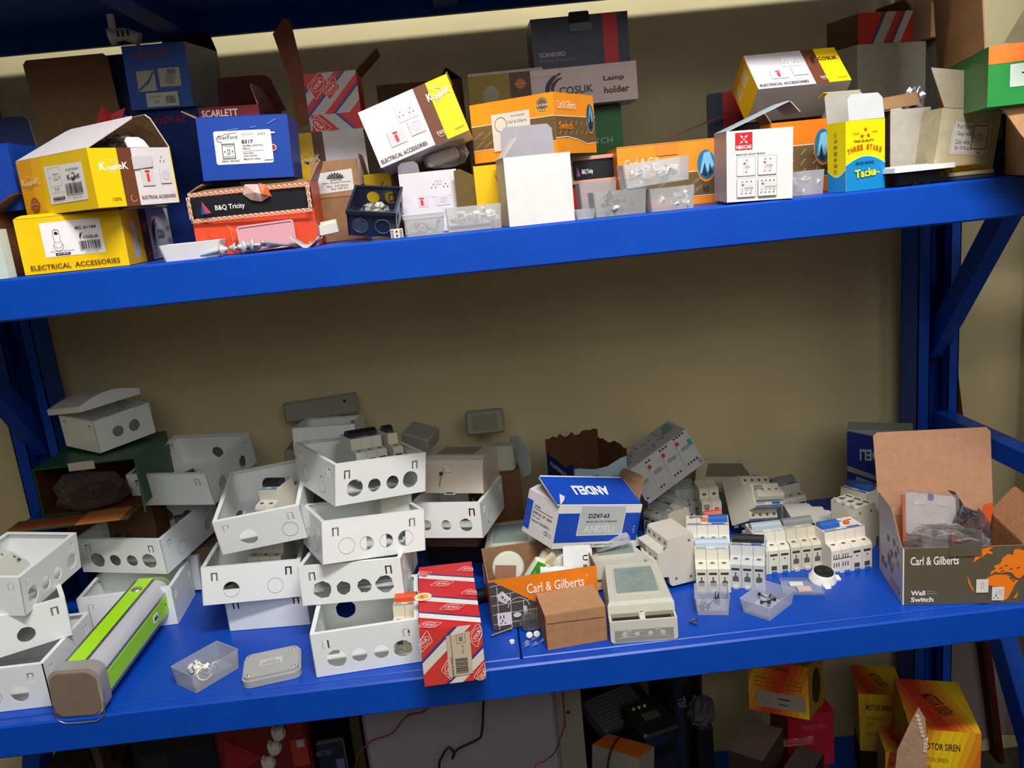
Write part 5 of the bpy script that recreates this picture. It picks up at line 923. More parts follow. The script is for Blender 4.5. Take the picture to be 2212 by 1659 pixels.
# ------------------------------------------------------------------ lantern
def lantern():
    T = Thing('led_lantern', 'bright green and white rechargeable lamp with a silver square end on the shelf edge', 'lantern', (-.6335, 1.052, .7015), (1.1, 1.8, 1.0), (.070, .26)); w = .070; L_ = .262
    yaw = 0; S_ = lambda x0, z0, x1, z1, r: rrect(x0, z0, x1, z1, r, 5); q = Matrix(((1, 0, 0, 0), (0, 0, 1, 0), (0, 1, 0, 0), (0, 0, 0, 1)))
    T.part('tube_body', MB().prism(S_(.003, .002, .067, .069, .020), .012, L_ - .008, 'milk:c9c9d2', q, smooth=True))
    T.part('end_cap', MB().prism(S_(0, 0, .070, .072, .016), -.010, .013, 'satin:a8a29c', q, smooth=True).prism(S_(.004, .004, .066, .068, .014), -.0135, -.010, 'satin:8a7868', q))
    T.part('end_cap', MB().prism(S_(.001, .001, .069, .070, .018), L_ - .010, L_, 'clear:c0d090', q, smooth=True))
    LG = 'plastic:a6e41a'
    T.part('green_strip', MB().box((.018, .013, .0685), (.042, L_ - .006, .0712), LG)); T.part('green_strip', MB().box((.0665, .013, .022), (.0690, L_ - .008, .050), LG))
    T.part('silver_strip', MB().box((.0655, .013, .050), (.0682, L_ - .01, .0545), 'metal:b8b8bc')); T.part('silver_strip', MB().box((.0655, .013, .0170), (.0682, L_ - .01, .0220), 'metal:b8b8bc')); T.part('silver_strip', MB().box((.0135, .013, .0680), (.018, L_ - .01, .0705), 'metal:8a8a92')); T.part('silver_strip', MB().box((.042, .013, .0680), (.0455, L_ - .01, .0705), 'metal:8a8a92'))
    T.part('push_button', MB().lathe([(.0085, 0), (.0085, .0015), (.006, .003), (.002, .0035)], 'metal:d0ccc8', 16, Matrix.Translation((.031, L_ - .045, .0712))))
    T.part('power_inlet', MB().prism(rrect(L_ - .088, .030, L_ - .070, .043, .003), .0690, .0697, 'plastic:e6e6e6', Matrix(((0, 0, 1, 0), (1, 0, 0, 0), (0, 1, 0, 0), (0, 0, 0, 1)))).prism(circ(L_ - .082, .0365, .0028, None, 10), .0697, .0700, 'rubber:18181a', Matrix(((0, 0, 1, 0), (1, 0, 0, 0), (0, 1, 0, 0), (0, 0, 0, 1)))).prism(circ(L_ - .076, .0365, .0028, None, 10), .0697, .0700, 'rubber:18181a', Matrix(((0, 0, 1, 0), (1, 0, 0, 0), (0, 1, 0, 0), (0, 0, 0, 1)))))
    T.part('indicator_light', MB().lathe([(.0016, 0), (.0016, .0005)], 'rubber:20301a', 8, Matrix.Translation((.0690, L_ - .038, .038)) @ Matrix.Rotation(math.pi / 2, 4, 'Y')))
    T.part('wire_handle', MB().tube([(.002, -.006, .034), (.001, -.011, .010), (.004, -.013, -.002), (.014, -.0135, -.0075), (.035, -.0135, -.0080), (.056, -.0135, -.0075), (.067, -.013, -.001), (.0695, -.011, .012), (.0695, -.006, .034)], .0013, 'metal:b8b0a8', 8)); return T
lantern().o.rotation_euler[2] = rad(-1.5)
# ------------------------------------------------------------------ small things along the left front
def clear_open(label, p, rot, w, d, h, spec='frost:b8bcc4'): return tray('clear_case', label, 'case', p, rot, w, d, h, spec, .0009, .0025, None, .003)
clear_open('open clear box of small white scraps between the lantern and the silver plate', (-.4955, 1.0955, .70), (0, 0, -39), .054, .078, .0295, 'frost:9aa4b0')
R = random.Random(12)
for k in range(9):
    o = link('cable_clip', CLIP, None, 'white clip among the scraps in the open clear box beside the silver plate', 'clip', 'clips in the open clear box'); o.location = (-.4955 + .035 + R.uniform(-.018, .022), 1.0955 + .02 + R.uniform(-.016, .018), .705 + .0012 * k); o.rotation_euler = (R.uniform(0, 6), R.uniform(0, 6), R.uniform(0, 6))
single('metal_ring', 'brass coloured ring lying in the open clear box beside the lantern', 'ring', MB().prism(circ(0, 0, .010, None, 20), 0, .003, 'metal:a08a60', None, [circ(0, 0, .0085, None, 20)]), (-.452, 1.100, .7085), (40, 20, 0))
T = Thing('metal_plate', 'silver rounded rectangular plate with four screws on the shelf edge', 'plate', (-.3875, 1.060, .70), (0, 0, 11), (.082, .072)); T.part('plate_body', MB().prism(rrect(0, 0, .082, .072, .012, 6), 0, .010, 'satin:b4b4b2', smooth=True).prism(rrect(.0025, .0025, .0795, .0695, .011, 6), .010, .0145, 'satin:b2b2b0', smooth=True))
for x, y in ((.010, .010), (.072, .010), (.010, .062), (.072, .062)): T.part('screw', MB().lathe([(.0028, 0), (.0028, .0008), (.001, .0016)], 'metal:d0d0d0', 10, Matrix.Translation((x, y, .0145))))
pr = Print((.024, .028, .0145), (1, 0, 0), (0, 1, 0), (0, 0, 1), .032, .018, .0002); pr.r(0, 0, 1, 1, 'c0c0c4', 'sticker'); pr.t('220V 18W', .3, .6, .4, .2, '4a4a50')
for k in range(3): pr.r(.08, .15 + k * .14, .9, .21 + k * .14, '8a8a90')
T.part('rating_label', pr.mb)
# ------------------------------------------------------------------ tall red striped carton
def vt(p):
    vx(p, [(.2, .80, -23, .0125), (.5, .38, -23, .0125), (.3, .16, -23, .0125)], [(.42, .66, .0215, 160), (.92, .86, .0205, 158), (.56, .27, .0215, 160), (.93, .46, .020, 158), (.05, .86, .02, 158), (.18, .05, .019, 158)], 'c9202a', 'dedad4')
    p.c(.07, .47, .062, 'e4e0d4'); p.c(.07, .47, .042, 'e8a820'); p.t('B', .03, .45, .06, .035, '8a5a10', .02)
def vf(p):
    vx(p, [(.25, .55, 43, .0125), (.78, .25, 43, .0125), (1.0, .80, 43, .0)], [(.05, .80, .020, 40), (.92, .82, .022, 55), (.45, .30, .022, 55), (.95, .1, .02, 50)], 'c83a34', 'd2ccc2')
    p.put([(.40, .12), (.80, .14), (.80, .90), (.42, .86)], [(0, 1, 2, 3)], 'bfae98', 'sticker'); p.ln([(.58, .70), (.72, .71), (.72, .86), (.58, .85)], .0005, INK, True); p.r(.62, .74, .68, .82, '8a7a68'); p.ln([(.63, .75), (.67, .75), (.67, .81), (.63, .81)], .0004, INK, True)
    p.bars(.53, .17, .73, .44, INK, 20, 4, True); p.t('VXUK150 WHITE', .31, .29, .34, .035, INK, .02, 90); p.t('QTY. 10', .60, .58, .14, .03, INK, .01, 90); p.t('1 GANG 2 WAY SWITCH', .28, .66, .42, .022, INK, 0, 90)
carton('striped_carton', 'tall red striped carton lying on the shelf edge with its labelled end overhanging', 'box', (-.1270, 1.0055, .7062), (-1.0, 1.5, 3.4), (.083, .205, .082), {'*': 'c9202a', 'L': 'b8a898', 'F': 'c83a34'}, prints={'T': vt, 'F': vf}, ch=.002)
b = MB().tube([(0, 0, 0), (.055, .012, 0)], .011, 'rubber:101012', 14); b.tube([(.004, .001, 0), (.010, .0022, 0)], .0125, 'rubber:18181c', 14); single('black_adapter', 'black cylindrical adapter between the red striped carton and the open orange carton', 'adapter', b, (-.062, 1.235, .7115))
b = MB().cbox((0, 0, 0), (.11, .10, .043), 'rubber:1a1816', .003); single('black_case', 'black case under the brown carton behind the red striped carton', 'case', b, (-.140, 1.405, .70), (0, 0, -12))
carton('brown_carton', 'brown carton under the ringed white enclosure', 'box', (-.150, 1.385, .7445), (0, 0, -15.9), (.108, .09, .0520), {'*': 'kraft:7a563c'})
carton('brown_carton', 'tall brown carton standing behind the cream meter cover', 'box', (-.055, 1.425, .70), (0, 0, 3), (.098, .07, .152), {'*': 'kraft:6e4c32'})
b = MB().cbox((0, 0, 0), (.052, .045, .028), 'enamel:8c8a80', .002); single('grey_box', 'small grey box tipped on top of the pile behind the topmost enclosure', 'box', b, (-.160, 1.395, .9300), (14, 14, -24))
# cream domed meter cover on the ringed enclosure
T = Thing('meter_cover', 'cream domed meter cover with a hanging seal on the ringed white enclosure', 'cover', (-.122, 1.324, .8655), (-8.0, 1.8, -13.8), (.1, .15)); YZm = Matrix(((0, 0, 1, 0), (1, 0, 0, 0), (0, 1, 0, 0), (0, 0, 0, 1)))
cv = [(0, 0), (.150, 0), (.150, .035), (.120, .058), (.110, .060), (.022, .060), (.008, .054), (0, .040)]
T.part('cover_shell', MB().prism(cv, 0, .100, 'plastic:cfc6b6', YZm)); T.part('window', MB().box((.012, .030, .0595), (.078, .100, .0606), 'plastic:8a8678')); T.part('latch', MB().box((.033, -.003, -.002), (.052, .002, .005), 'plastic:c9c0b0').box((.036, -.0034, .0), (.049, -.003, .002), 'rubber:2a2622'))
T.part('seal_bracket', MB().box((.028, -.003, .036), (.048, .0, .043), 'plastic:d4ccbc').box((.034, -.0045, .043), (.044, -.0005, .048), 'plastic:d4ccbc')); T.part('lead_seal', MB().lathe([(.0032, 0), (.0032, .003)], 'metal:5a5450', 10, Matrix.Translation((.030, -.003, .034)) @ Matrix.Rotation(math.pi / 2, 4, 'X'))); T.part('seal_wire', MB().tube([(.036, -.004, .042), (.031, -.005, .034), (.028, -.004, .024), (.026, -.003, .012)], .0005, 'metal:6a6460', 5))
b = MB().cbox((0, 0, 0), (.072, .03, .045), 'plastic:8e8c80', .004).box((.012, -.0006, .008), (.060, 0, .038), 'plastic:7c7a6c'); single('meter_cover', 'grey meter cover standing against the wall behind the cream one', 'cover', b, (-.048, 1.50, .905), (-8, 0, -4))
b = MB().cbox((0, 0, 0), (.05, .03, .048), 'plastic:a6a698', .004); single('grey_cover', 'grey rounded cover piece right of the cream meter cover', 'cover', b, (-.016, 1.425, .8535), (0, 0, -10))
# open white metal flap of a panel
b = MB().prism([(0, 0), (.025, .012), (.028, .05), (.006, .085), (-.014, .08)], 0, .0015, 'enamel:a0a4a2', Matrix(((.8, 0, .6, 0), (-.6, 0, .8, 0), (0, 1, 0, 0), (0, 0, 0, 1)))); b.prism([(-.014, -.12), (0, -.12), (0, .0), (-.014, .08)], 0, .0015, 'enamel:30302e', Matrix(((.8, 0, .6, 0), (-.6, 0, .8, 0), (0, 1, 0, 0), (0, 0, 0, 1))))
single('bent_sheet', 'bent grey metal sheet standing left of the torn blue carton', 'sheet', b, (.043, 1.47, .8205))
# ------------------------------------------------------------------ torn blue carton, blue and white breaker carton
T = Thing('torn_carton', 'torn open carton in dark blue and pale blue behind the blue and white breaker carton', 'box', (.133, 1.360, .70), (0, 0, 21.8), (.110, .100)); w, d, h, t = .110, .102, .165, .002
def torn(W_, hh, n, seed, amp, sag=0):
    R = random.Random(seed); return [(0, 0), (W_, 0)] + [(W_ * (1 - i / n), hh + R.uniform(-amp, amp) - sag * math.sin(math.pi * i / n)) for i in range(n + 1)]
T.part('side_panel', MB().prism(torn(w, .167, 8, 1, .002, .012), 0, t, 'card:9fb4c4', Matrix(((1, 0, 0, 0), (0, 0, -1, t), (0, 1, 0, 0), (0, 0, 0, 1))), spec_back='kraft:5a3a24'))
T.part('side_panel', MB().prism(torn(d, .172, 8, 2, .003, .010), 0, t, 'card:14246a', Matrix(((0, 0, -1, t), (-1, 0, 0, d), (0, 1, 0, 0), (0, 0, 0, 1))), spec_back='kraft:5a3a24'))
T.part('side_panel', MB().prism(torn(w, .195, 14, 3, .005), 0, t, 'kraft:5a3a24', Matrix(((1, 0, 0, 0), (0, 0, -1, d), (0, 1, 0, 0), (0, 0, 0, 1))))); T.part('side_panel', MB().prism(torn(d, .180, 10, 4, .005), 0, t, 'kraft:63412a', Matrix(((0, 0, 1, w - t), (1, 0, 0, 0), (0, 1, 0, 0), (0, 0, 0, 1))))); T.part('carton_bottom', MB().box((t, t, 0), (w - t, d - t, t), 'kraft:5a3a24'))
pr = Print((0, 0, 0), (1, 0, 0), (0, 0, 1), (0, -1, 0), w, .165); pr.t('POWERMAX', .05, .83, .40, .05, '1c2a6a', .02)
for k in range(4): pr.rr(.42 + k * .14, .72, .50 + k * .14, .82, .001, '8aa0b8'); pr.c(.44 + k * .14, .80, .01, INK, n=6)
T.part('printing', pr.mb); pr = Print((0, d, 0), (0, -1, 0), (0, 0, 1), (-1, 0, 0), d, .165); pr.t('POWERMAX', .12, .88, .62, .055, 'b8c0d8', .02, -6); pr.t('HIGH QUALITY', .30, .79, .38, .03, '8a94c0', 0, -6); pr.t('MINI CIRCUIT BREAKER', .22, .73, .5, .025, '8a94c0', 0, -6); T.part('printing', pr.mb)
AB = '1446b4'
def an_f(p):
    p.r(0, .14, 1, .82, AB); p.put([(.25, .30), (.80, .30), (.80, .98), (.25, .98)], [(0, 1, 2, 3)], 'b4b8bc'); p.ln([(.25, .98), (.25, .30), (.80, .30), (.80, .98)], .0012, 'e0e0e0')
    p.t('DZ47-63', .355, .70, .25, .11, '22222a', .03); p.t('MINIATURE CIRCUIT-BREAKER', .34, .60, .375, .038, '22222a', .02); p.t('ANDELI', .32, .36, .37, .17, 'd0d4d6', .03); p.t('ANDELI GROUP CO.,LTD.', .36, .035, .36, .055, '2a2a34', .02)
    for q in (((.93, .40), (.95, .42)), ((.935, .47), (.95, .5)), ((.945, .33), (.955, .36))): p.ln([q[0], q[1]], .001, 'd0d8e8')
def an_l(p):
    p.r(0, .12, .20, .80, AB); p.t('ANDELI', .26, .70, .2, .05, '2a3a9a', .02); p.ln([(.24, .66), (.86, .66)], .0008, '2a2a34'); p.t('DZ47-63 / 2P  C63A', .24, .54, .62, .06, '2a2a34', .02); p.t('QTY: 6pcs', .24, .45, .26, .05, '2a2a34', .01); p.t('Standard: IEC60898-1', .24, .36, .58, .05, '2a2a34', .01); p.t('CE', .68, .2, .13, .09, '2a2a34'); p.ring(.88, .24, .04, .0005, '5a5a60', n=12)
def an_t(p): p.r(0, .03, 1, .95, AB); p.t('ANDELI', .29, .35, .42, .30, 'e8e8ea', .04, 180)
T = carton('breaker_carton', 'blue and white breaker carton tilted on top of the open orange carton', 'box', (.0730, 1.198, .7960), (3.8, 16.4, 30.6), (.1735, .085, .0705), {'*': 'dcdadc', 'L': 'd8d4d4'}, inner=KR, top='open', prints={'F': an_f, 'L': an_l}, flaps=[('F', .070, -65, -.03, 1.0, -.02, KR, 'e0e0e2', an_t), ('L', .018, -50, 0, 1, .25, 'd8d4d4', 'd8d4d4'), ('R', .045, 12, .1, .95, .15, KR, KR)])
# ------------------------------------------------------------------ open orange carton with scraps
def co(p):
    p.poly([(0, 0), (.62, 0), (.56, .25), (.05, .97), (0, .97)], '4e4844')
    for k in range(5): p.ln([(.015, .12 + k * .19), (min(.60, .62 - k * .13), .12 + k * .19 + .02)], .0010, 'c8c4c0')
    for k in range(5): p.ln([(.06 + k * .115, .0), (.075 + k * .115, max(.1, .86 - k * .165))], .0010, 'c8c4c0')
    p.t('Carl & Gilberts', .345, .64, .53, .20, 'f6f0ea', .012); p.ring(.905, .84, .022, .0005, 'f6f0ea'); p.t('R', .90, .825, .01, .03, 'f6f0ea')
    p.poly([(.06, .70), (.12, .77), (.19, .60), (.14, .50), (.08, .58)], 'c9c9cc'); p.poly([(.12, .77), (.19, .60), (.185, .55), (.115, .71)], 'e0e0e2'); p.r(.11, .62, .125, .67, INK); p.r(.13, .58, .145, .60, INK)
    p.r(.05, .08, .18, .34, 'd8d8da'); p.r(.075, .22, .085, .29, INK); p.r(.105, .22, .115, .29, INK); p.r(.09, .15, .10, .20, INK); p.r(.07, .12, .085, .14, INK); p.r(.11, .12, .125, .14, INK); p.ring(.255, .40, .20, .0012, 'd8d8da', 10, 170, .20); p.c(.235, .26, .075, 'd4d4d6', .05); p.r(.295, .24, .33, .42, 'c9c9cc')
T = carton('fan_carton', 'open orange carton with white scraps in it behind the small brown carton', 'box', (-.0305, 1.141, .7008), (0, 0, 3.6), (.1655, .120, .0815), {'*': 'e8801c', 'L': 'd8741c'}, inner=KR, top='open', prints={'F': co}, flaps=[('B', .004, 0, .3, .34, 0, KR, KR)])
single('plastic_disc', 'large white plastic disc standing in the left of the open orange carton', 'disc', MB().lathe([(.024, 0), (.026, .002), (.026, .004), (.022, .006)], 'plastic:c9c9be', 26), (.002, 1.212, .767), (68, 0, 12))
single('plastic_disc', 'round white plastic rose at the back of the open orange carton', 'disc', MB().lathe([(.024, 0), (.026, .003), (.020, .008), (.010, .010)], 'plastic:c4c0ae', 26), (.075, 1.222, .762), (60, 0, -20))
b = MB().box((0, 0, 0), (.032, .003, .036), 'kraft:9a7058'); single('card_scrap', 'torn brown blister card in the front left of the open orange carton', 'card', b, (-.022, 1.162, .758), (-10, 10, 5))
T = Thing('tape_roll', 'small white and green packet standing in the open orange carton', 'packet', (.024, 1.170, .762), (10, 33, 8), (.030, .016)); T.part('packet_body', MB().cbox((0, 0, 0), (.028, .014, .042), 'plastic:dcdccc', .003)); pr = Print((0, 0, 0), (1, 0, 0), (0, 0, 1), (0, -1, 0), .028, .042); pr.r(.1, .0, .6, .95, '4aa83a'); pr.t('1½"', .2, .35, .3, .12, 'e8f0e0', .02, 90); pr.t('Risco', .55, .55, .5, .12, 'b02a2a', .02, 90); T.part('printing', pr.mb); T.part('nozzle', MB().prism([(0, 0), (.014, 0), (.012, .014), (.006, .016)], 0, .012, 'plastic:d8cca4', Matrix(((1, 0, 0, .014), (0, 0, -1, .013), (0, 1, 0, .041), (0, 0, 0, 1)))))
single('paper_roll', 'white paper roll lying across the front of the open orange carton', 'roll', MB().tube([(0, 0, 0), (.055, .008, -.010)], .010, 'paper:dcdcdc', 16, None, False).tube([(.0, 0, 0), (.055, .008, -.010)], .0085, 'paper:b4b4b4', 16, None, False), (.048, 1.172, .7755), (0, 6, 0))
def folded(name, label, p, rot, w, h, spec, txt=None):
    T = Thing(name, label, 'paper', p, rot, (w, .01)); T.part('sheet', MB().box((0, 0, 0), (w, .0006, h), spec).box((.002, .003, 0), (w + .003, .0036, h - .006), spec))
    if txt: pr = Print((0, 0, 0), (1, 0, 0), (0, 0, 1), (0, -1, 0), w, h); txt(pr); T.part('printing', pr.mb)
folded('paper_leaflet', 'white leaflet with dark letters in the right of the open orange carton', (.086, 1.185, .740), (-14, 6, 6), .044, .060, 'paper:e0e0e2', lambda p: (p.t('U', .70, .60, .2, .14, INK, .02, -90), p.t('s', .72, .40, .14, .1, INK, .02, -90)))
folded('paper_leaflet', 'grey crumpled paper leaning behind the white leaflet in the open orange carton', (.068, 1.215, .745), (-18, 20, 16), .040, .052, 'paper:b4aeaa')
crumple('plastic_bag', 'clear bag with white caps beside the small brown carton', 'bag', (.028, 1.130, .7005), (.034, .016, .030), 'film:c0bcb8', 41, rough=.15)
for k, dx in enumerate((0, .011)): single('plastic_stopper', ['white round cap in the clear bag left of the small brown carton', 'white round cap touching the small brown carton'][k], 'cap', MB().lathe([(.0045, 0), (.005, .001), (.005, .003), (.003, .0036)], 'plastic:e6e6e6', 14), (.0225 + dx, 1.1085 + dx * .05, .7055), (75, 0, 0))
mb = MB().tube([(0, 0, 0), (.030, .012, .001)], .0015, 'metal:b08a6a', 8, None, True).lathe([(.0028, 0), (.0028, .001)], 'metal:b08a6a', 10, Matrix.Translation((.030, .012, .001)) @ Matrix.Rotation(rad(90), 4, 'Y')); single('copper_nail', 'copper coloured nail lying in front of the open orange carton', 'nail', mb, (-.034, 1.124, .7025))
single('plastic_nut', 'small white plastic nut lying on the shelf by the seam', 'nut', MB().prism([(.004 * math.cos(k * math.pi / 3), .004 * math.sin(k * math.pi / 3)) for k in range(6)], 0, .004, 'plastic:e6e6e6', None, [circ(0, 0, .0012, None, 8)]), (-.004, 1.1015, .6998))
b = MB()
for k in range(5): b.add([(.012 * (k % 3), .008 * (k // 2), 0), (.012 * (k % 3) + .010, .008 * (k // 2) + .002, .002), (.012 * (k % 3) + .006, .008 * (k // 2) + .012, .0005)], [(0, 1, 2)], 'film:c8d0e0')
single('plastic_scrap', 'clear plastic scrap lying on the shelf left of the small brown carton', 'scrap', b, (.012, 1.085, .7003)).modifiers.new('thickness', 'SOLIDIFY').thickness = .0004
T = carton('brown_carton', 'small plain brown carton in front of the open orange carton', 'box', (.0460, 1.0695, .70), (0, 0, 5.9), (.0885, .0690, .0550), {'*': 'kraft:ac7f5c', 'T': 'kraft:b48863', 'L': 'kraft:9a7050'}, ch=.002)  # lighter top and darker left side put the fall of light into the kraft
T.part('flap', MB().prism([(0, 0), (.088, 0), (.086, -.016), (.002, -.012)], 0, .001, 'kraft:b08460', Matrix(((1, 0, 0, 0), (0, 0, -1, -.0004), (0, 1, 0, .0545), (0, 0, 0, 1)))))
# ------------------------------------------------------------------ energy meters
def meter(label, p, rot, front=True, body='plastic:c2c1b2'):
    T = Thing('energy_meter', label, 'meter', p, rot, (.096, .155)); w = .096; b = MB()
    b.prism(rrect(0, 0, w, .150, .006, 4), 0, .020, body); T.part('base', b)
    hs = [circ(x, .0135, .0034, None, 14) for x in (.020, .038, .057, .075)] + [circ(.0285, .0190, .0020, None, 10), circ(.066, .0195, .0020, None, 10)]
    T.part('terminal_block', MB().prism([(.003, .001), (w - .003, .001), (w, .004), (w, .034), (0, .034), (0, .004)], 0, .003, 'plastic:cbc8ba', XZ(.003), hs).box((0, .003, .020), (.003, .026, .034), 'plastic:cbc8ba').box((w - .003, .003, .020), (w, .026, .034), 'plastic:cbc8ba').box((.044, .004, .020), (.052, .024, .033), 'plastic:cbc8ba'))
    T.part('terminal', MB().box((.006, .004, .004), (.043, .024, .029), 'plastic:1a1a18')); T.part('terminal', MB().box((.053, .004, .004), (w - .006, .024, .029), 'plastic:1a1a18'))
    for x in (.020, .038, .057, .075): T.part('terminal_hole', MB().lathe([(.0030, 0), (.0030, .0004)], 'rubber:12110f', 12, Matrix.Translation((x, .0040, .0135)) @ Matrix.Rotation(math.pi / 2, 4, 'X')))
    y0, y1 = .019, .150; V = [(0, y0, .036), (w, y0, .036), (w, y0 + .003, .047), (0, y0 + .003, .047), (.003, y0 + .010, .0505), (w - .003, y0 + .010, .0505), (w - .007, y1, .0505), (.007, y1, .0505), (0, y1 + .004, .020), (w, y1 + .004, .020), (0, y0 + .004, .020), (w, y0 + .004, .020)]
    T.part('cover', MB().add(V, [(0, 1, 2, 3), (3, 2, 5, 4), (4, 5, 6, 7), (7, 6, 9, 8), (10, 0, 3, 4, 7, 8), (1, 11, 9, 6, 5, 2), (10, 11, 1, 0)], body))
    T.part('screw_boss', MB().lathe([(.005, -.012), (.005, 0), (.003, .001)], body, 14, Matrix.Translation((.048, .0195, .036))).lathe([(.0025, .001), (.0025, .0014)], 'metal:6a6a66', 10, Matrix.Translation((.048, .0195, .036))))
    fr = MB().prism([(.014, .048), (.082, .048), (.079, .136), (.017, .136)], .0505, .0520, body, None, [[(.016, .050), (.080, .050), (.077, .134), (.019, .134)]]); T.part('window_frame', fr)
    pr = Print((.016, .050, .0505), (1, 0, 0), (0, 1, 0), (0, 0, 1), .062, .084, .0001); pr.r(0.02, 0, .98, 1, 'a6b0ac', 'print'); pr.t('GB/T17215-2002', .25, .92, .5, .045, '6a7470'); pr.r(.22, .74, .80, .86, '4a524e'); pr.t('kWh', .44, .67, .12, .045, '3a4440'); pr.ring(.28, .59, .045, .0006, '5a6460', ry=.035, n=14); pr.t('DDS8111', .46, .57, .30, .055, '3a4440', .01)
    for k, (t_, a) in enumerate((('SINGLE PHASE', .30), ('STATIC ENERGY METER', .20), ('220V 50Hz 5(60)A', .24), ('1600imp/kWh', .24))): pr.t(t_, a + .05, .34 - k * .085, .62 - a, .05, '5a6460')
    pr.poly([(.46, .48), (.54, .48), (.50, .43)], '3a4440'); T.part('rating_plate', pr.mb); T.part('window', MB().box((.017, .051, .0508), (.078, .133, .0514), 'glass:c0ccc8')); return T
meter('pale grey energy meter at the shelf edge right of the small brown carton', (.1370, 1.0665, .70), (0, 0, -4.5))
meter('second energy meter lying upside down directly behind the front one', (.2340, 1.372, .703), (0, 0, 177))
meter('third energy meter lying behind the left of the open orange carton', (-.040, 1.285, .705), (0, 0, -4))
b = MB().cbox((0, 0, 0), (.058, .018, .014), 'frost:c9ccd0', .002); single('clear_cover', 'clear plastic terminal cover lying across the second energy meter', 'cover', b, (.150, 1.250, .7555), (0, -10, 3))
# ------------------------------------------------------------------ tilted white breaker carton, cream cover, right end cartons
def hb(p):
    for k, n in enumerate((1, 2, 3, 4)):
        x, y, s_ = -.02 + k * .25, .12 + k * .03, .22; p.poly([(x, y), (x + s_, y + .08), (x + s_, y + .78), (x + .03, y + .70)], 'b8babc'); p.r(x + .06, y + .36, x + .20, y + .46, '8a9094'); p.r(x + .03, y + .56, x + .08, y + .66, 'b0303c')
        for q in range(n): p.c(x + .05 + q * .05, y + .76, .028, INK, n=6); p.c(x + .05 + q * .05, y + .02, .028, INK, n=6)
    p.t('CE', .93, .07, .05, .1, INK); p.poly([(.93, .62), (.985, .58), (.985, .75), (.93, .78)], '3a8ab0')
def hbt(p):
    R = random.Random(6)
    for k in range(26): p.c(R.uniform(.05, .85), R.uniform(.1, .9), .03, ('8a4048', '40504a', '55555a')[k % 3], n=5)
    p.poly([(.80, .4), (.95, .5), (.92, .9), (.82, .8)], '5a9a80')
carton('breaker_carton', 'white breaker carton with pictures of breakers tilted steeply at the back', 'box', (.266, 1.388, .775), (-2, -27, 12), (.128, .075, .076), {'*': 'b9b6ba', 'T': 'aaa8a8'}, prints={'F': hb, 'T': hbt})
T = Thing('meter_cover', 'flat cream cover with a dark window leaning at the back behind the breakers', 'cover', (.372, 1.478, .752), (12, 4, -8), (.135, .09)); T.part('cover_shell', MB().prism([(0, 0), (.135, 0), (.125, .075), (.095, .09), (.035, .09), (.012, .075)], 0, .022, 'plastic:b8b09c')); T.part('window', MB().prism([(.022, .02), (.108, .02), (.098, .068), (.034, .068)], .022, .0226, 'plastic:6e6858'))
def a2f(p):
    p.poly([(0, .98), (0, .55), (1, .30), (1, .85)], '10287a'); p.poly([(0, .48), (0, .04), (1, -.0), (1, .2)], '122c80') if False else p.poly([(0, .48), (0, .02), (1, 0), (1, .26)], '122c80'); p.poly([(.14, .42), (.14, .10), (1, .02), (1, .20)], '8a9a94'); p.t('ANDELI', .20, .62, .55, .14, 'a8b0b8', .03, 180); p.t('DZ47-63', .20, .29, .34, .06, INK, .02); p.t('MINIATURE', .20, .24, .3, .025, INK)
carton('breaker_carton', 'second blue and white breaker carton standing behind the raised brown lid at the right', 'box', (.652, 1.440, .70), (0, 0, -28), (.110, .05, .1560), {'*': '8f958c'}, prints={'F': a2f})
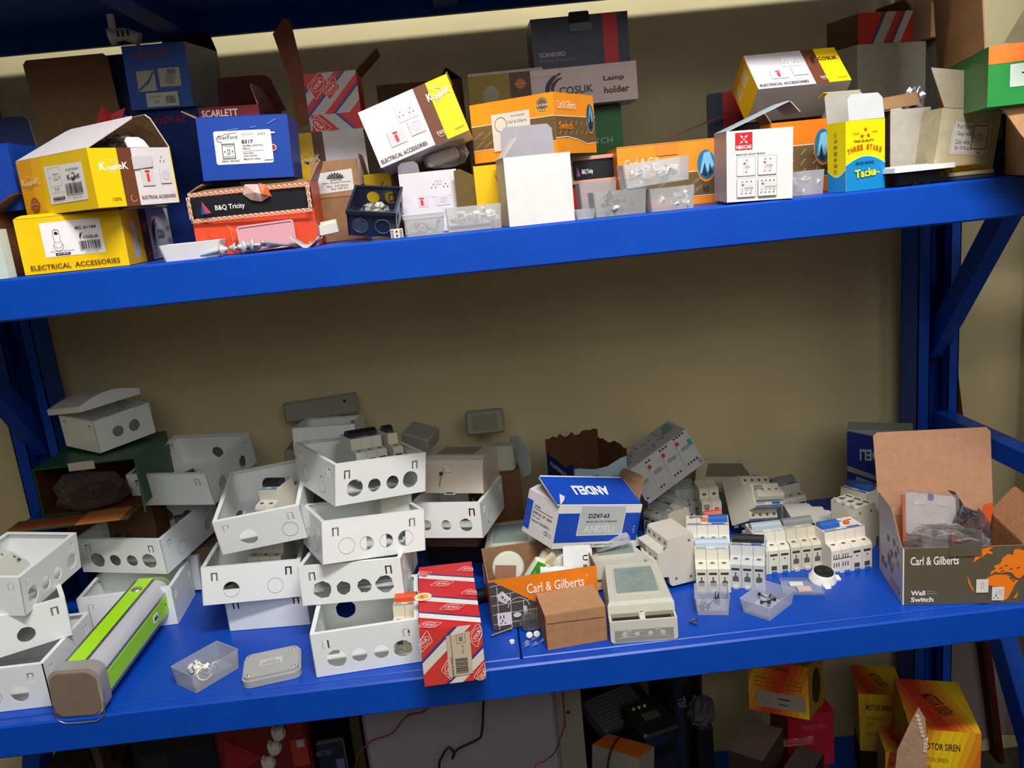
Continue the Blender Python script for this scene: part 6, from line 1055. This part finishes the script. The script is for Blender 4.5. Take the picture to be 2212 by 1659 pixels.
# --- printed wall switch carton
GOL = '5c5442'
def ws(p):
    p.r(0, 0, .012, 1, 'e4dcd4'); p.t('Carl & Gilberts', .065, .70, .40, .15, 'f0ece6', .015); p.ring(.475, .85, .018, .0005, 'f0ece6', n=12); p.t('Wall', .07, .165, .12, .085, 'f0ece6', .03); p.t('25 years', .205, .225, .065, .02, 'd0ccc4'); p.t('guarantee', .205, .185, .08, .02, 'd0ccc4'); p.t('Switch', .07, .05, .19, .085, 'f0ece6', .03)
    O = 'ee7c1c'; cx, cy = .735, .5
    P_ = lambda L: p.poly(L, O)
    P_([(.58, .72), (.60, .86), (.64, .95), (.70, .985), (.745, .985), (.70, .93), (.735, .90), (.73, .86), (.69, .88), (.655, .82), (.63, .80), (.60, .75)])   # north america
    P_([(.72, .50), (.735, .575), (.765, .60), (.75, .66), (.80, .70), (.82, .80), (.86, .86), (.90, .84), (.91, .94), (.95, .94), (1, .90), (1, .50), (.96, .43), (.93, .45), (.90, .53), (.86, .55), (.80, .53), (.765, .56)])
    P_([(.70, .46), (.76, .51), (.86, .50), (.90, .44), (.93, .40), (.955, .41), (.92, .30), (.90, .20), (.87, .08), (.83, .04), (.79, .05), (.77, .20), (.76, .30), (.71, .32), (.68, .38)])
    P_([(.535, .50), (.545, .38), (.565, .29), (.595, .20), (.585, .28), (.565, .35), (.555, .42)]); P_([(.93, .14), (.95, .20), (.945, .10), (.915, .08)])
    for a, b in ((.79, .62), (.83, .66), (.87, .60), (.93, .62), (.80, .57)): p.poly([(a, b), (a + .03, b + .02), (a + .035, b + .005), (a + .01, b - .015)], GOL)
    p.ln([(.885, .45), (.915, .39)], .0018, GOL)
    for x, y in ((.61, .20), (.74, .06)):
        p.r(x, y, x + .10, y + .235, 'dcd6d0'); p.ln([(x, y), (x + .10, y), (x + .10, y + .235)], .0005, 'a8a29c')
    p.ln([(.65, .28), (.67, .28), (.67, .37), (.65, .37)], .0005, '9a948e', True); p.r(.775, .20, .785, .21, INK); p.r(.77, .13, .778, .17, INK); p.r(.755, .10, .765, .115, INK); p.r(.785, .10, .795, .115, INK); p.ln([(.80, .17), (.82, .17), (.82, .24), (.80, .24)], .0004, '9a948e', True)
def wsl(p):
    R = random.Random(2)
    for k in range(15):
        x, y = R.uniform(.1, .8), R.uniform(.2, .85); p.r(x, y, x + .09, y + .10, ('a86a3c', '6a4a30', '3a4a7a', 'b89060', '5a5a80')[k % 5])
    p.r(.5, .1, .9, .2, 'c08a8a')
T = carton('switch_carton', 'brown printed switch carton with orange globe and raised kraft lid at the right end', 'box', (.5695, 1.0795, .70), (0, 0, -11.3), (.163, .120, .0890), {'*': GOL, 'L': 'bcb4b2'}, inner='kraft:ac7d58', top='open', prints={'F': ws, 'L': wsl},
    flaps=[('B', .132, 12, -.02, 1.0, -.02, 'kraft:b4876a', 'kraft:b4876a'), ('L', .050, 8, .0, .92, .35, 'b0a8a6', 'b8b0ae'), ('R', .055, 28, .05, 1, .30, 'kraft:b4845c', GOL), ('F', .001, 0, .42, .5, 0, GOL, GOL)])
T.part('tuck_tab', MB().prism([(.0, 0), (.044, 0), (.042, .016), (.002, .018)], 0, .001, GOL, Matrix(((1, 0, 0, .062), (0, 0, -1, -.0006), (0, 1, 0, .075), (0, 0, 0, 1)))))
T.part('tuck_slot', MB().box((.078, .118, .176), (.104, .122, .1775), 'rubber:3a2a20')) if False else None
def wrapped(label, p, rot, s=.075, full=True):
    T = Thing('wall_switch', label, 'switch', p, rot, (s, .012)); q = XZ(.010)
    T.part('face_plate', MB().prism(rrect(0, 0, s, s * .86, .004, 3), 0, .010, 'plastic:e2e0e2', q))
    for x, z in ((.14, .62), (.60, .64), (.24, .22), (.66, .20)): T.part('rocker', MB().prism(rrect(x * s, z * s, (x + .24) * s, (z + .13) * s, .0015), .010, .0112, 'plastic:e8e6e8', q))
    T.part('blue_tape', MB().prism(rrect(.44 * s, .73 * s, .56 * s, .87 * s, .003), .0102, .0106, 'print:2a5aa4', q)); T.part('blue_tape', MB().prism(rrect(.50 * s, -.0 * s, .62 * s, .13 * s, .003), .0102, .0106, 'print:2a5aa4', q))
    T.part('orange_wrapper', MB().prism([(-.003, -.012), (s * .3, -.004), (s, -.001), (s * 1.12, .006), (s * 1.02, s * .5), (s * .99, s * .9), (s * .97, .0), (s * .02, -.003), (-.001, s * .8), (-.004, s * .8)], .003, .006, 'card:c4551a', q))
    T.part('black_wrapper', MB().prism([(s * .98, s * .9), (s * .88, s * 1.0), (s * 1.02, s * .97), (s * 1.14, s * .80), (s * 1.30, s * .50), (s * 1.22, s * .34), (s * 1.02, s * .58)], .004, .0052, 'card:1c1612', q)); pr = Print((s, .004, 0), (1, 0, 0), (0, 0, 1), (0, -1, 0), s * .3, s); 
    for k in range(8): pr.r(.32 + .03 * k, .46 + .02 * k, .36 + .03 * k, .60 + .015 * k, 'a8a090')
    T.part('printing', pr.mb); T.part('bag_film', MB().prism(rrect(-.004, -.006, s + .004, s * .9, .004), .012, .0124, 'film:dcd8d8', q)); return T
wrapped('white four gang switch in an orange and black bag atop the printed carton', (.6065, 1.140, .782), (-28, 10, -8), .074)
b = MB().cbox((0, 0, 0), (.052, .010, .040), 'plastic:c9c9d0', .003); b.box((.036, -.0004, .006), (.042, .0, .04), 'print:2a3a7a'); single('wall_switch', 'second white switch half hidden below the bagged switch in the printed carton', 'switch', b, (.627, 1.128, .748), (-20, 4, -10))
crumple('plastic_bag', 'clear wrinkled bag filling the front of the printed switch carton', 'bag', (.648, 1.105, .742), (.120, .036, .058), 'film:d4d0ce', 51, n=(18, 9), rough=.12, rot=(0, 0, -11))
crumple('plastic_bag', 'clear bag with dark parts at the right inside the printed switch carton', 'bag', (.694, 1.120, .748), (.05, .05, .065), 'film:8a8a98', 52, rough=.2)
b = MB().prism([(0, 0), (.018, .004), (.016, .045), (.004, .040)], 0, .0015, 'card:c8501c', XZ(0)); single('orange_wrapper', 'red orange wrapper sticking up at the right of the printed switch carton', 'wrapper', b, (.716, 1.140, .775), (-10, 12, -10))
b = MB().prism([(0, 0), (.026, -.002), (.022, .022), (.006, .026), (.002, .012)], 0, .0015, 'card:b8501e', XZ(0)); b.prism([(.006, .004), (.022, .002), (.018, .018), (.010, .02)], .0016, .0022, 'card:1a1412', XZ(0)); single('orange_wrapper', 'orange and black torn wrapper piece between the two switches', 'wrapper', b, (.660, 1.112, .775), (-20, 0, -10))
# ------------------------------------------------------------------ clear boxes, disc and clip at the front right
clear_open('small open clear box of screws standing before the clear toggled breaker', (.2730, 1.1165, .70), (0, 0, -14), .051, .052, .0270, 'frost:c4c8d2'); R = random.Random(31)
for k in range(10):
    o = link('screw', SCREW, None, 'brown screw in the small open clear box before the clear toggled breaker', 'screw', 'screws in the small open clear box'); o.location = (.284 + R.uniform(0, .034), 1.124 + R.uniform(0, .022), .706 + .001 * k); o.rotation_euler = (0, R.uniform(-1.4, -.2), R.uniform(0, 6.3))
T = tray('clear_case', 'larger open clear box with a few metal bits right of the box of screws', 'case', (.3385, 1.1125, .70), (0, 0, -50), .051, .072, .0225, 'frost:b8c0d4', .0009, .003, None, .003)
R = random.Random(32)
for k in range(5):
    o = link('screw', SCREW, None, 'shiny screw in the larger open clear box', 'screw', 'screws in the larger open clear box'); o.location = (.392 + R.uniform(-.010, .010), 1.128 + R.uniform(-.008, .008), .706 + .001 * k); o.rotation_euler = (0, R.uniform(-.6, .3), R.uniform(0, 6.3))
T = Thing('clear_sheet', 'flat clear lid lying on the shelf beside the larger clear box', 'lid', (.4170, 1.147, .70), (0, 0, -15), (.060, .046)); T.part('lid_plate', MB().prism(rrect(0, 0, .062, .048, .003), 0, .0012, 'clear:b8c4dc').prism(rrect(0, 0, .062, .048, .003), .0012, .005, 'clear:b8c4dc', None, [rrect(.001, .001, .061, .047, .002)]))
b = MB().box((0, 0, 0), (.020, .012, .002), 'plastic:dcdcdc'); single('plastic_chip', 'white chip lying on the flat clear lid', 'chip', b, (.437, 1.168, .7016), (0, 0, -12)); b = MB().box((0, 0, 0), (.020, .014, .002), 'plastic:d8b8b4'); single('plastic_chip', 'pinkish chip lying on the flat clear lid', 'chip', b, (.443, 1.148, .7016), (0, 0, -8))
T = Thing('pilot_holder', 'white flanged disc with a black round top standing before the beige breaker', 'holder', (.4920, 1.178, .70), (12, 4, 0)); T.off = (0, 0, 0)
T.part('flange', MB().lathe([(.020, 0), (.021, .001), (.021, .006), (.018, .008), (.0175, .016), (.015, .0175)], 'plastic:e4e2dc', 26)); T.part('lug', MB().cbox((.016, -.006, .001), (.028, .006, .006), 'plastic:e4e2dc', .001)); T.part('lug', MB().cbox((-.006, -.027, .001), (.004, -.016, .006), 'plastic:e4e2dc', .001))
T.part('black_insert', MB().lathe([(.0152, .015), (.0150, .0185), (.012, .019), (.003, .0188)], 'rubber:1c1b1a', 24)); m = MB()
for x in (-.006, .006): m.prism(circ(x, 0, .0034, None, 14), .0190, .0200, 'rubber:3a3836', None, [circ(x, 0, .0022, None, 14)])
T.part('socket_ring', m, kind='stuff')
b = MB(); b.add([(0, 0, .003), (.010, .001, .005), (.017, .004, .003), (.012, .006, .0005), (.004, .005, .001), (.012, -.010, .0), (.008, -.001, .002)], [(0, 1, 3, 4), (1, 2, 3), (0, 6, 5), (6, 1, 5)], 'metal:8a8e9a'); single('metal_clip', 'small bent metal clip lying alone on the shelf before the clear boxes', 'clip', b, (.257, 1.098, .7005)).modifiers.new('thickness', 'SOLIDIFY').thickness = .0006
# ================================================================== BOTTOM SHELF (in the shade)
ZB = .1605
def blend(a, b, t):
    A = [int(a[i:i + 2], 16) for i in (0, 2, 4)]; B_ = [int(b[i:i + 2], 16) for i in (0, 2, 4)]; return '%02x%02x%02x' % tuple(int(x + (y - x) * t) for x, y in zip(A, B_))
def flame(p, dirn=1, off=0.0):
    n = 14
    for k in range(n):
        a, b = k / n, (k + 1.06) / n; t = min(1, max(0, abs(((k + .5) / n + off) % 1 - .5) * 2.6 - .25)); sl = .35 * dirn
        q = clip_rect([((a * 1.4 - .2) * p.W, 0), ((b * 1.4 - .2) * p.W, 0), ((b * 1.4 - .2 + sl) * p.W, p.H), ((a * 1.4 - .2 + sl) * p.W, p.H)], p.W, p.H)
        if len(q) > 2: p.put([(u / p.W, v / p.H) for u, v in q], [tuple(range(len(q)))], blend('d8b414', 'b8301a', t), lift=False)
    p.k += 1
def siren(label, pos, rot, dims, off, z0=None):
    def ff(p):
        flame(p, 1, off); p.t('MOTOR SIREN', .16, .72, .55, .10, '2a2018', .02); p.t('MOTOR SIREN', .14, .55, .40, .06, '5a3a18'); p.t('MODEL', .14, .45, .18, .05, '5a3a18'); p.t('MS-190', .50, .42, .22, .04, '3a2818'); p.t('VOLTAGE', .14, .28, .26, .05, '5a3a18')
    def ft(p): flame(p, -1, off + .35); p.t('MOTOR SIREN', .22, .42, .62, .16, '2a2018', .02, -68)
    return carton('siren_carton', label, 'box', pos, rot, dims, {'*': 'd0a814', 'L': 'b8901a', 'R': 'a03018'}, prints={'F': ff, 'T': ft})
siren('nearest red and yellow siren carton at the right under the lower shelf', (.626, 1.156, .300), (-2, 0, -17.9), (.104, .150, .128), .15)
siren('siren carton half behind the nearest one at the right', (.632, 1.349, .245), (-3, -1, -18), (.080, .104, .118), .3)
siren('low siren carton left of the nearest one cut off by the bottom edge', (.612, 1.212, .245), (0, 0, -14), (.050, .060, .102), .0)
def s1(p):
    flame(p, 1, .62); p.t('MOTOR SIREN', .06, .86, .62, .08, '3a2018', .02, -6); p.put([(.12, .10), (.95, .12), (.95, .40), (.12, .42)], [(0, 1, 2, 3)], '8a8478', 'sticker'); p.ring(.30, .26, .09, .0006, '3a3a3a'); p.r(.5, .28, .7, .32, '4a4a48'); p.r(.5, .18, .66, .21, '4a4a48')
    for k in range(3): p.r(.1, .50 + k * .08, .9, .515 + k * .08, '7a4a18')
carton('siren_carton', 'orange siren carton with a white label tipped at the back under the lower shelf', 'box', (.402, 1.285, .409), (-14, -5, -36), (.104, .100, .090), {'*': 'c86a18', 'R': '8a6a18', 'T': '9a8a20'}, prints={'F': s1, 'R': lambda p: (p.c(.5, .5, .3, '1a1816', .34), )})
def rd(p): p.t('SPEAKER HORN', .30, .70, .5, .08, 'b85a5a'); p.t('MODEL', .06, .2, .2, .6, 'c87a7a', .01, 90)
for i, (x, y, z, a) in enumerate(((.476, 1.300, .2650, 'upper red carton of the pair under the orange siren carton'), (.465, 1.280, .1610 + .0, 'lower red carton of the pair under the orange siren carton'))):
    carton('red_carton', a, 'box', (x, y, z if i == 0 else ZB), (0, 0, -1 - 2 * i), (.084 if i == 0 else .080, .10, .110 if i == 0 else .104), {'*': 'a01420'}, prints={'F': rd})
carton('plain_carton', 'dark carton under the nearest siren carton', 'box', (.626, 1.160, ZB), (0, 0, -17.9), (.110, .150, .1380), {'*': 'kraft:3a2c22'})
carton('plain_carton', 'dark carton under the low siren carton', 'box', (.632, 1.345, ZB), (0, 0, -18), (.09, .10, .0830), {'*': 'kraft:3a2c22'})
# white cabinet standing in the middle
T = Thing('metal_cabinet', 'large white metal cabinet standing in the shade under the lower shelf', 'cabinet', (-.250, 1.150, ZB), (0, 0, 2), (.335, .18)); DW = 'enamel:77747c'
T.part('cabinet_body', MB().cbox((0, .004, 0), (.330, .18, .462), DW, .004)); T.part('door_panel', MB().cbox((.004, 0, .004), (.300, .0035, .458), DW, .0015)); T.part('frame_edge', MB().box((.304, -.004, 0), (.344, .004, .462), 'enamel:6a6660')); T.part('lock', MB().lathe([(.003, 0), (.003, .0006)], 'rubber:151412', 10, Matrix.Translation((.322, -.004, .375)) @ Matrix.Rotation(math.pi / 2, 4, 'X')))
def wire(name, label, pts, r, spec): return single(name, label, 'wire', MB().tube(smooth(pts), r, spec, 8))
def smooth(P, n=6):
    o = []; P = [Vector(p) for p in P]
    for i in range(len(P) - 1):
        a, b, c, d = P[max(i - 1, 0)], P[i], P[i + 1], P[min(i + 2, len(P) - 1)]
        for k in range(n):
            t = k / n; o.append(.5 * ((2 * b) + (c - a) * t + (2 * a - 5 * b + 4 * c - d) * t * t + (3 * b - a - 3 * c + d) * t ** 3))
    return o + [P[-1]]
wire('black_wire', 'black wire with a knot hanging in front of the white cabinet', [(-.050, 1.125, .645), (-.058, 1.128, .586), (-.066, 1.13, .536), (-.076, 1.13, .525), (-.106, 1.13, .513), (-.116, 1.13, .498), (-.112, 1.132, .505), (-.120, 1.134, .515), (-.132, 1.13, .502), (-.138, 1.13, .484), (-.146, 1.13, .40), (-.16, 1.12, .24), (-.17, 1.10, ZB + .003)], .0020, 'rubber:121214')
wire('red_wire', 'thin dark red wire drooping at the left of the white cabinet', [(-.128, 1.13, .648), (-.138, 1.13, .600), (-.151, 1.13, .585), (-.176, 1.13, .581), (-.202, 1.13, .555), (-.228, 1.13, .548), (-.241, 1.13, .541), (-.262, 1.12, .517), (-.275, 1.11, .40), (-.28, 1.10, ZB + .002)], .0012, 'rubber:6a1418')
wire('red_wire', 'thin dark red wire drooping at the right of the white cabinet', [(.065, 1.13, .640), (.064, 1.13, .538), (.061, 1.13, .528), (.044, 1.13, .488), (.027, 1.13, .474), (.006, 1.125, .455), (-.02, 1.11, .30), (-.03, 1.10, ZB + .002)], .0012, 'rubber:6a1418')
# left: red case with white connectors, battery, dark clutter
T = Thing('connector_case', 'dark red case with a row of white connectors under the lower shelf', 'case', (-.500, 1.20, ZB), (0, 0, 4), (.148, .16)); T.part('case_body', MB().cbox((0, .0, 0), (.148, .16, .394), 'plastic:5a0c0e', .006)); T.part('case_ridge', MB().prism([(0, 0), (.065, .03), (.010, .072)], 0, .006, 'plastic:7a1010', Matrix(((1, 0, 0, .008), (0, 0, -1, 0), (0, 1, 0, .30), (0, 0, 0, 1)))))
for (x, z) in ((.104, .368), (.094, .343), (.080, .317)): T.part('connector', MB().lathe([(.011, 0), (.012, .004), (.009, .012), (.005, .013)], 'plastic:a8a49c', 14, Matrix.Translation((x, -.001, z)) @ Matrix.Rotation(math.pi / 2, 4, 'X')).box((x - .009, -.014, z + .004), (x - .004, -.002, z + .014), 'plastic:a8a49c').box((x + .004, -.014, z + .004), (x + .009, -.002, z + .014), 'plastic:a8a49c'))
T.part('sticker', MB().box((.118, -.001, .300), (.144, -.0004, .350), 'sticker:8a2a18').box((.128, -.0016, .335), (.140, -.0012, .348), 'sticker:8a8494'))
T = Thing('battery', 'dark blue battery box with a gold border beside the red case', 'battery', (-.345, 1.215, ZB), (0, 0, 6), (.050, .10)); T.part('battery_body', MB().cbox((0, 0, 0), (.048, .10, .335), 'plastic:10162a', .003)); pr = Print((0, 0, .20), (1, 0, 0), (0, 0, 1), (0, -1, 0), .048, .135); pr.ln([(.02, .05), (.95, .05), (.95, .97), (.02, .97)], .0008, '8a7a3a'); pr.t('BATTERY', -.0, .80, .55, .07, '4a5068', .02); pr.r(.60, .45, .88, .72, '4a5478'); T.part('printing', pr.mb)
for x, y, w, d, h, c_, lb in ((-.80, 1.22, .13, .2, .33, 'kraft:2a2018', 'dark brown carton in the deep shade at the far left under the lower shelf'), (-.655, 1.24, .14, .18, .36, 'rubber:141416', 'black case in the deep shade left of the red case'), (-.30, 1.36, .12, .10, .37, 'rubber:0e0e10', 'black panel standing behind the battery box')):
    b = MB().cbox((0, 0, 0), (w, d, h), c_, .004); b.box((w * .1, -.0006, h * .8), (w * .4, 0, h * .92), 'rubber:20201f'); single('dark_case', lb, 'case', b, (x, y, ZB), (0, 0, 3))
b = MB().cbox((0, 0, 0), (.012, .03, .42), 'wood:4a3a26', .001); single('wooden_stick', 'short wooden stick standing at the far left under the lower shelf', 'stick', b, (-.668, 1.20, ZB), (0, -4, 0))
# right: foot pedal, instruments, orange box, brown cartons
T = Thing('foot_pedal', 'grey ribbed foot pedal lying in the shade right of the white cabinet', 'pedal', (.133, 1.280, .385), (28, 9, 36), (.130, .075)); T.part('pedal_body', MB().cbox((0, 0, 0), (.120, .070, .024), 'rubber:3a3a3e', .004))
for k in range(9): T.part('rib', MB().box((.004, .006 + k * .007, .024), (.116, .009 + k * .007, .0262), 'rubber:4a4a4e'))
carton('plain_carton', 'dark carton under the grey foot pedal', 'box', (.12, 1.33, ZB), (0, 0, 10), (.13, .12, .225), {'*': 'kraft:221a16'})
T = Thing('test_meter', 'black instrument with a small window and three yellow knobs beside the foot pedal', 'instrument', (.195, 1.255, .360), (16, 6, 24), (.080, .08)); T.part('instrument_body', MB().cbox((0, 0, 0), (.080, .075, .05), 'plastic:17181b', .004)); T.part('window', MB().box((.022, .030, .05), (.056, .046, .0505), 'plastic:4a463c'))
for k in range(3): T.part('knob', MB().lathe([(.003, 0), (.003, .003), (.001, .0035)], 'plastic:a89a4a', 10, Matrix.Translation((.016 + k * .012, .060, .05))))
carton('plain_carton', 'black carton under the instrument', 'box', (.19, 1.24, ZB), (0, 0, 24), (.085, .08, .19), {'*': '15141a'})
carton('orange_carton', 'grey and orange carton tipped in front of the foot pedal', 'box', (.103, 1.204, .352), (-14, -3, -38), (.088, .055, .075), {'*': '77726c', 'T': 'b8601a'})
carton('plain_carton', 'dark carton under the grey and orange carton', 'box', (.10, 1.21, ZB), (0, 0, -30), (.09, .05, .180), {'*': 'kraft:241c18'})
wire('black_wire', 'black cable looping over the grey and orange carton', [(.165, 1.215, .445), (.140, 1.185, .440), (.128, 1.175, .405), (.130, 1.17, .36), (.14, 1.16, .28), (.15, 1.15, ZB + .003)], .0018, 'rubber:0e0e10')
T = Thing('black_tub', 'black round tub standing at the back under the lower shelf', 'tub', (.300, 1.42, ZB), (0, 0, 0)); T.off = (0, 0, 0); T.part('tub_body', MB().lathe([(.045, 0), (.052, .25), (.050, .33), (.046, .33), (.044, .30)], 'plastic:0d0d12', 24)); pr = Print((-.02, -.0525, .20), (1, 0, 0), (0, 0, 1), (0, -1, 0), .04, .06); pr.t('TBF', .2, .2, .6, .25, '6a6470', .02, -80); T.part('printing', pr.mb)
carton('brown_carton', 'dull brown printed carton lying in the middle of the clutter under the lower shelf', 'box', (.352, 1.255, ZB), (0, 0, -40), (.062, .100, .195), {'*': 'kraft:3c302a', 'T': 'kraft:6a5a54'})
carton('brown_carton', 'narrow brown carton with a pale edge beside the red cartons', 'box', (.398, 1.180, ZB), (0, 0, -42), (.045, .130, .170), {'*': 'kraft:2e2622', 'T': 'kraft:584c48'})
crumple('grey_bag', 'grey crumpled bag behind the dull brown carton', 'bag', (.335, 1.365, .330), (.05, .04, .06), 'paper:4a464c', 61, rough=.2)
b = MB().cbox((0, 0, 0), (.03, .03, .172), 'rubber:101012', .002); single('dark_case', 'narrow black post of clutter holding up the grey bag', 'case', b, (.322, 1.352, ZB))
T = Thing('meter_strip', 'black strip with a row of white marks along the bottom edge', 'strip', (.320, 1.110, .235), (20, 0, -3), (.12, .05)); T.part('strip_body', MB().cbox((0, 0, 0), (.125, .05, .17), 'plastic:101112', .003)); m = MB()
for k in range(4): T.part('white_mark', MB().box((.022 + k * .024, -.0006, .150), (.022 + k * .024 + (.004 if k % 2 == 0 else .010), 0, .156), 'sticker:b8b8b0'))
T.part('yellow_mark', MB().lathe([(.005, 0), (.005, .0006)], 'sticker:b8a020', 12, Matrix.Translation((.012, 0, .145)) @ Matrix.Rotation(math.pi / 2, 4, 'X')))
# torn corrugated board standing in front of the siren cartons
b = MB(); b.prism([(.0, 0), (.030, 0), (.052, .34), (.046, .392), (.036, .408), (.028, .385), (.012, .33)], 0, .004, 'kraft:a88a70', Matrix(((1, 0, 0, 0), (0, 0, -1, 0), (0, 1, 0, 0), (0, 0, 0, 1))))
R = random.Random(3)
for k in range(10): z = .34 + k * .0060; x = .046 + (.004 if k < 4 else -.010 * (k - 4) / 6); b.box((x - .004, -.0050, z), (x + .001, .0005, z + .0040), 'kraft:d0bca8')
single('cardboard', 'torn corrugated cardboard sticking up before the nearest siren carton', 'cardboard', b, (.525, 1.055, .1605), (0, 2, -35))
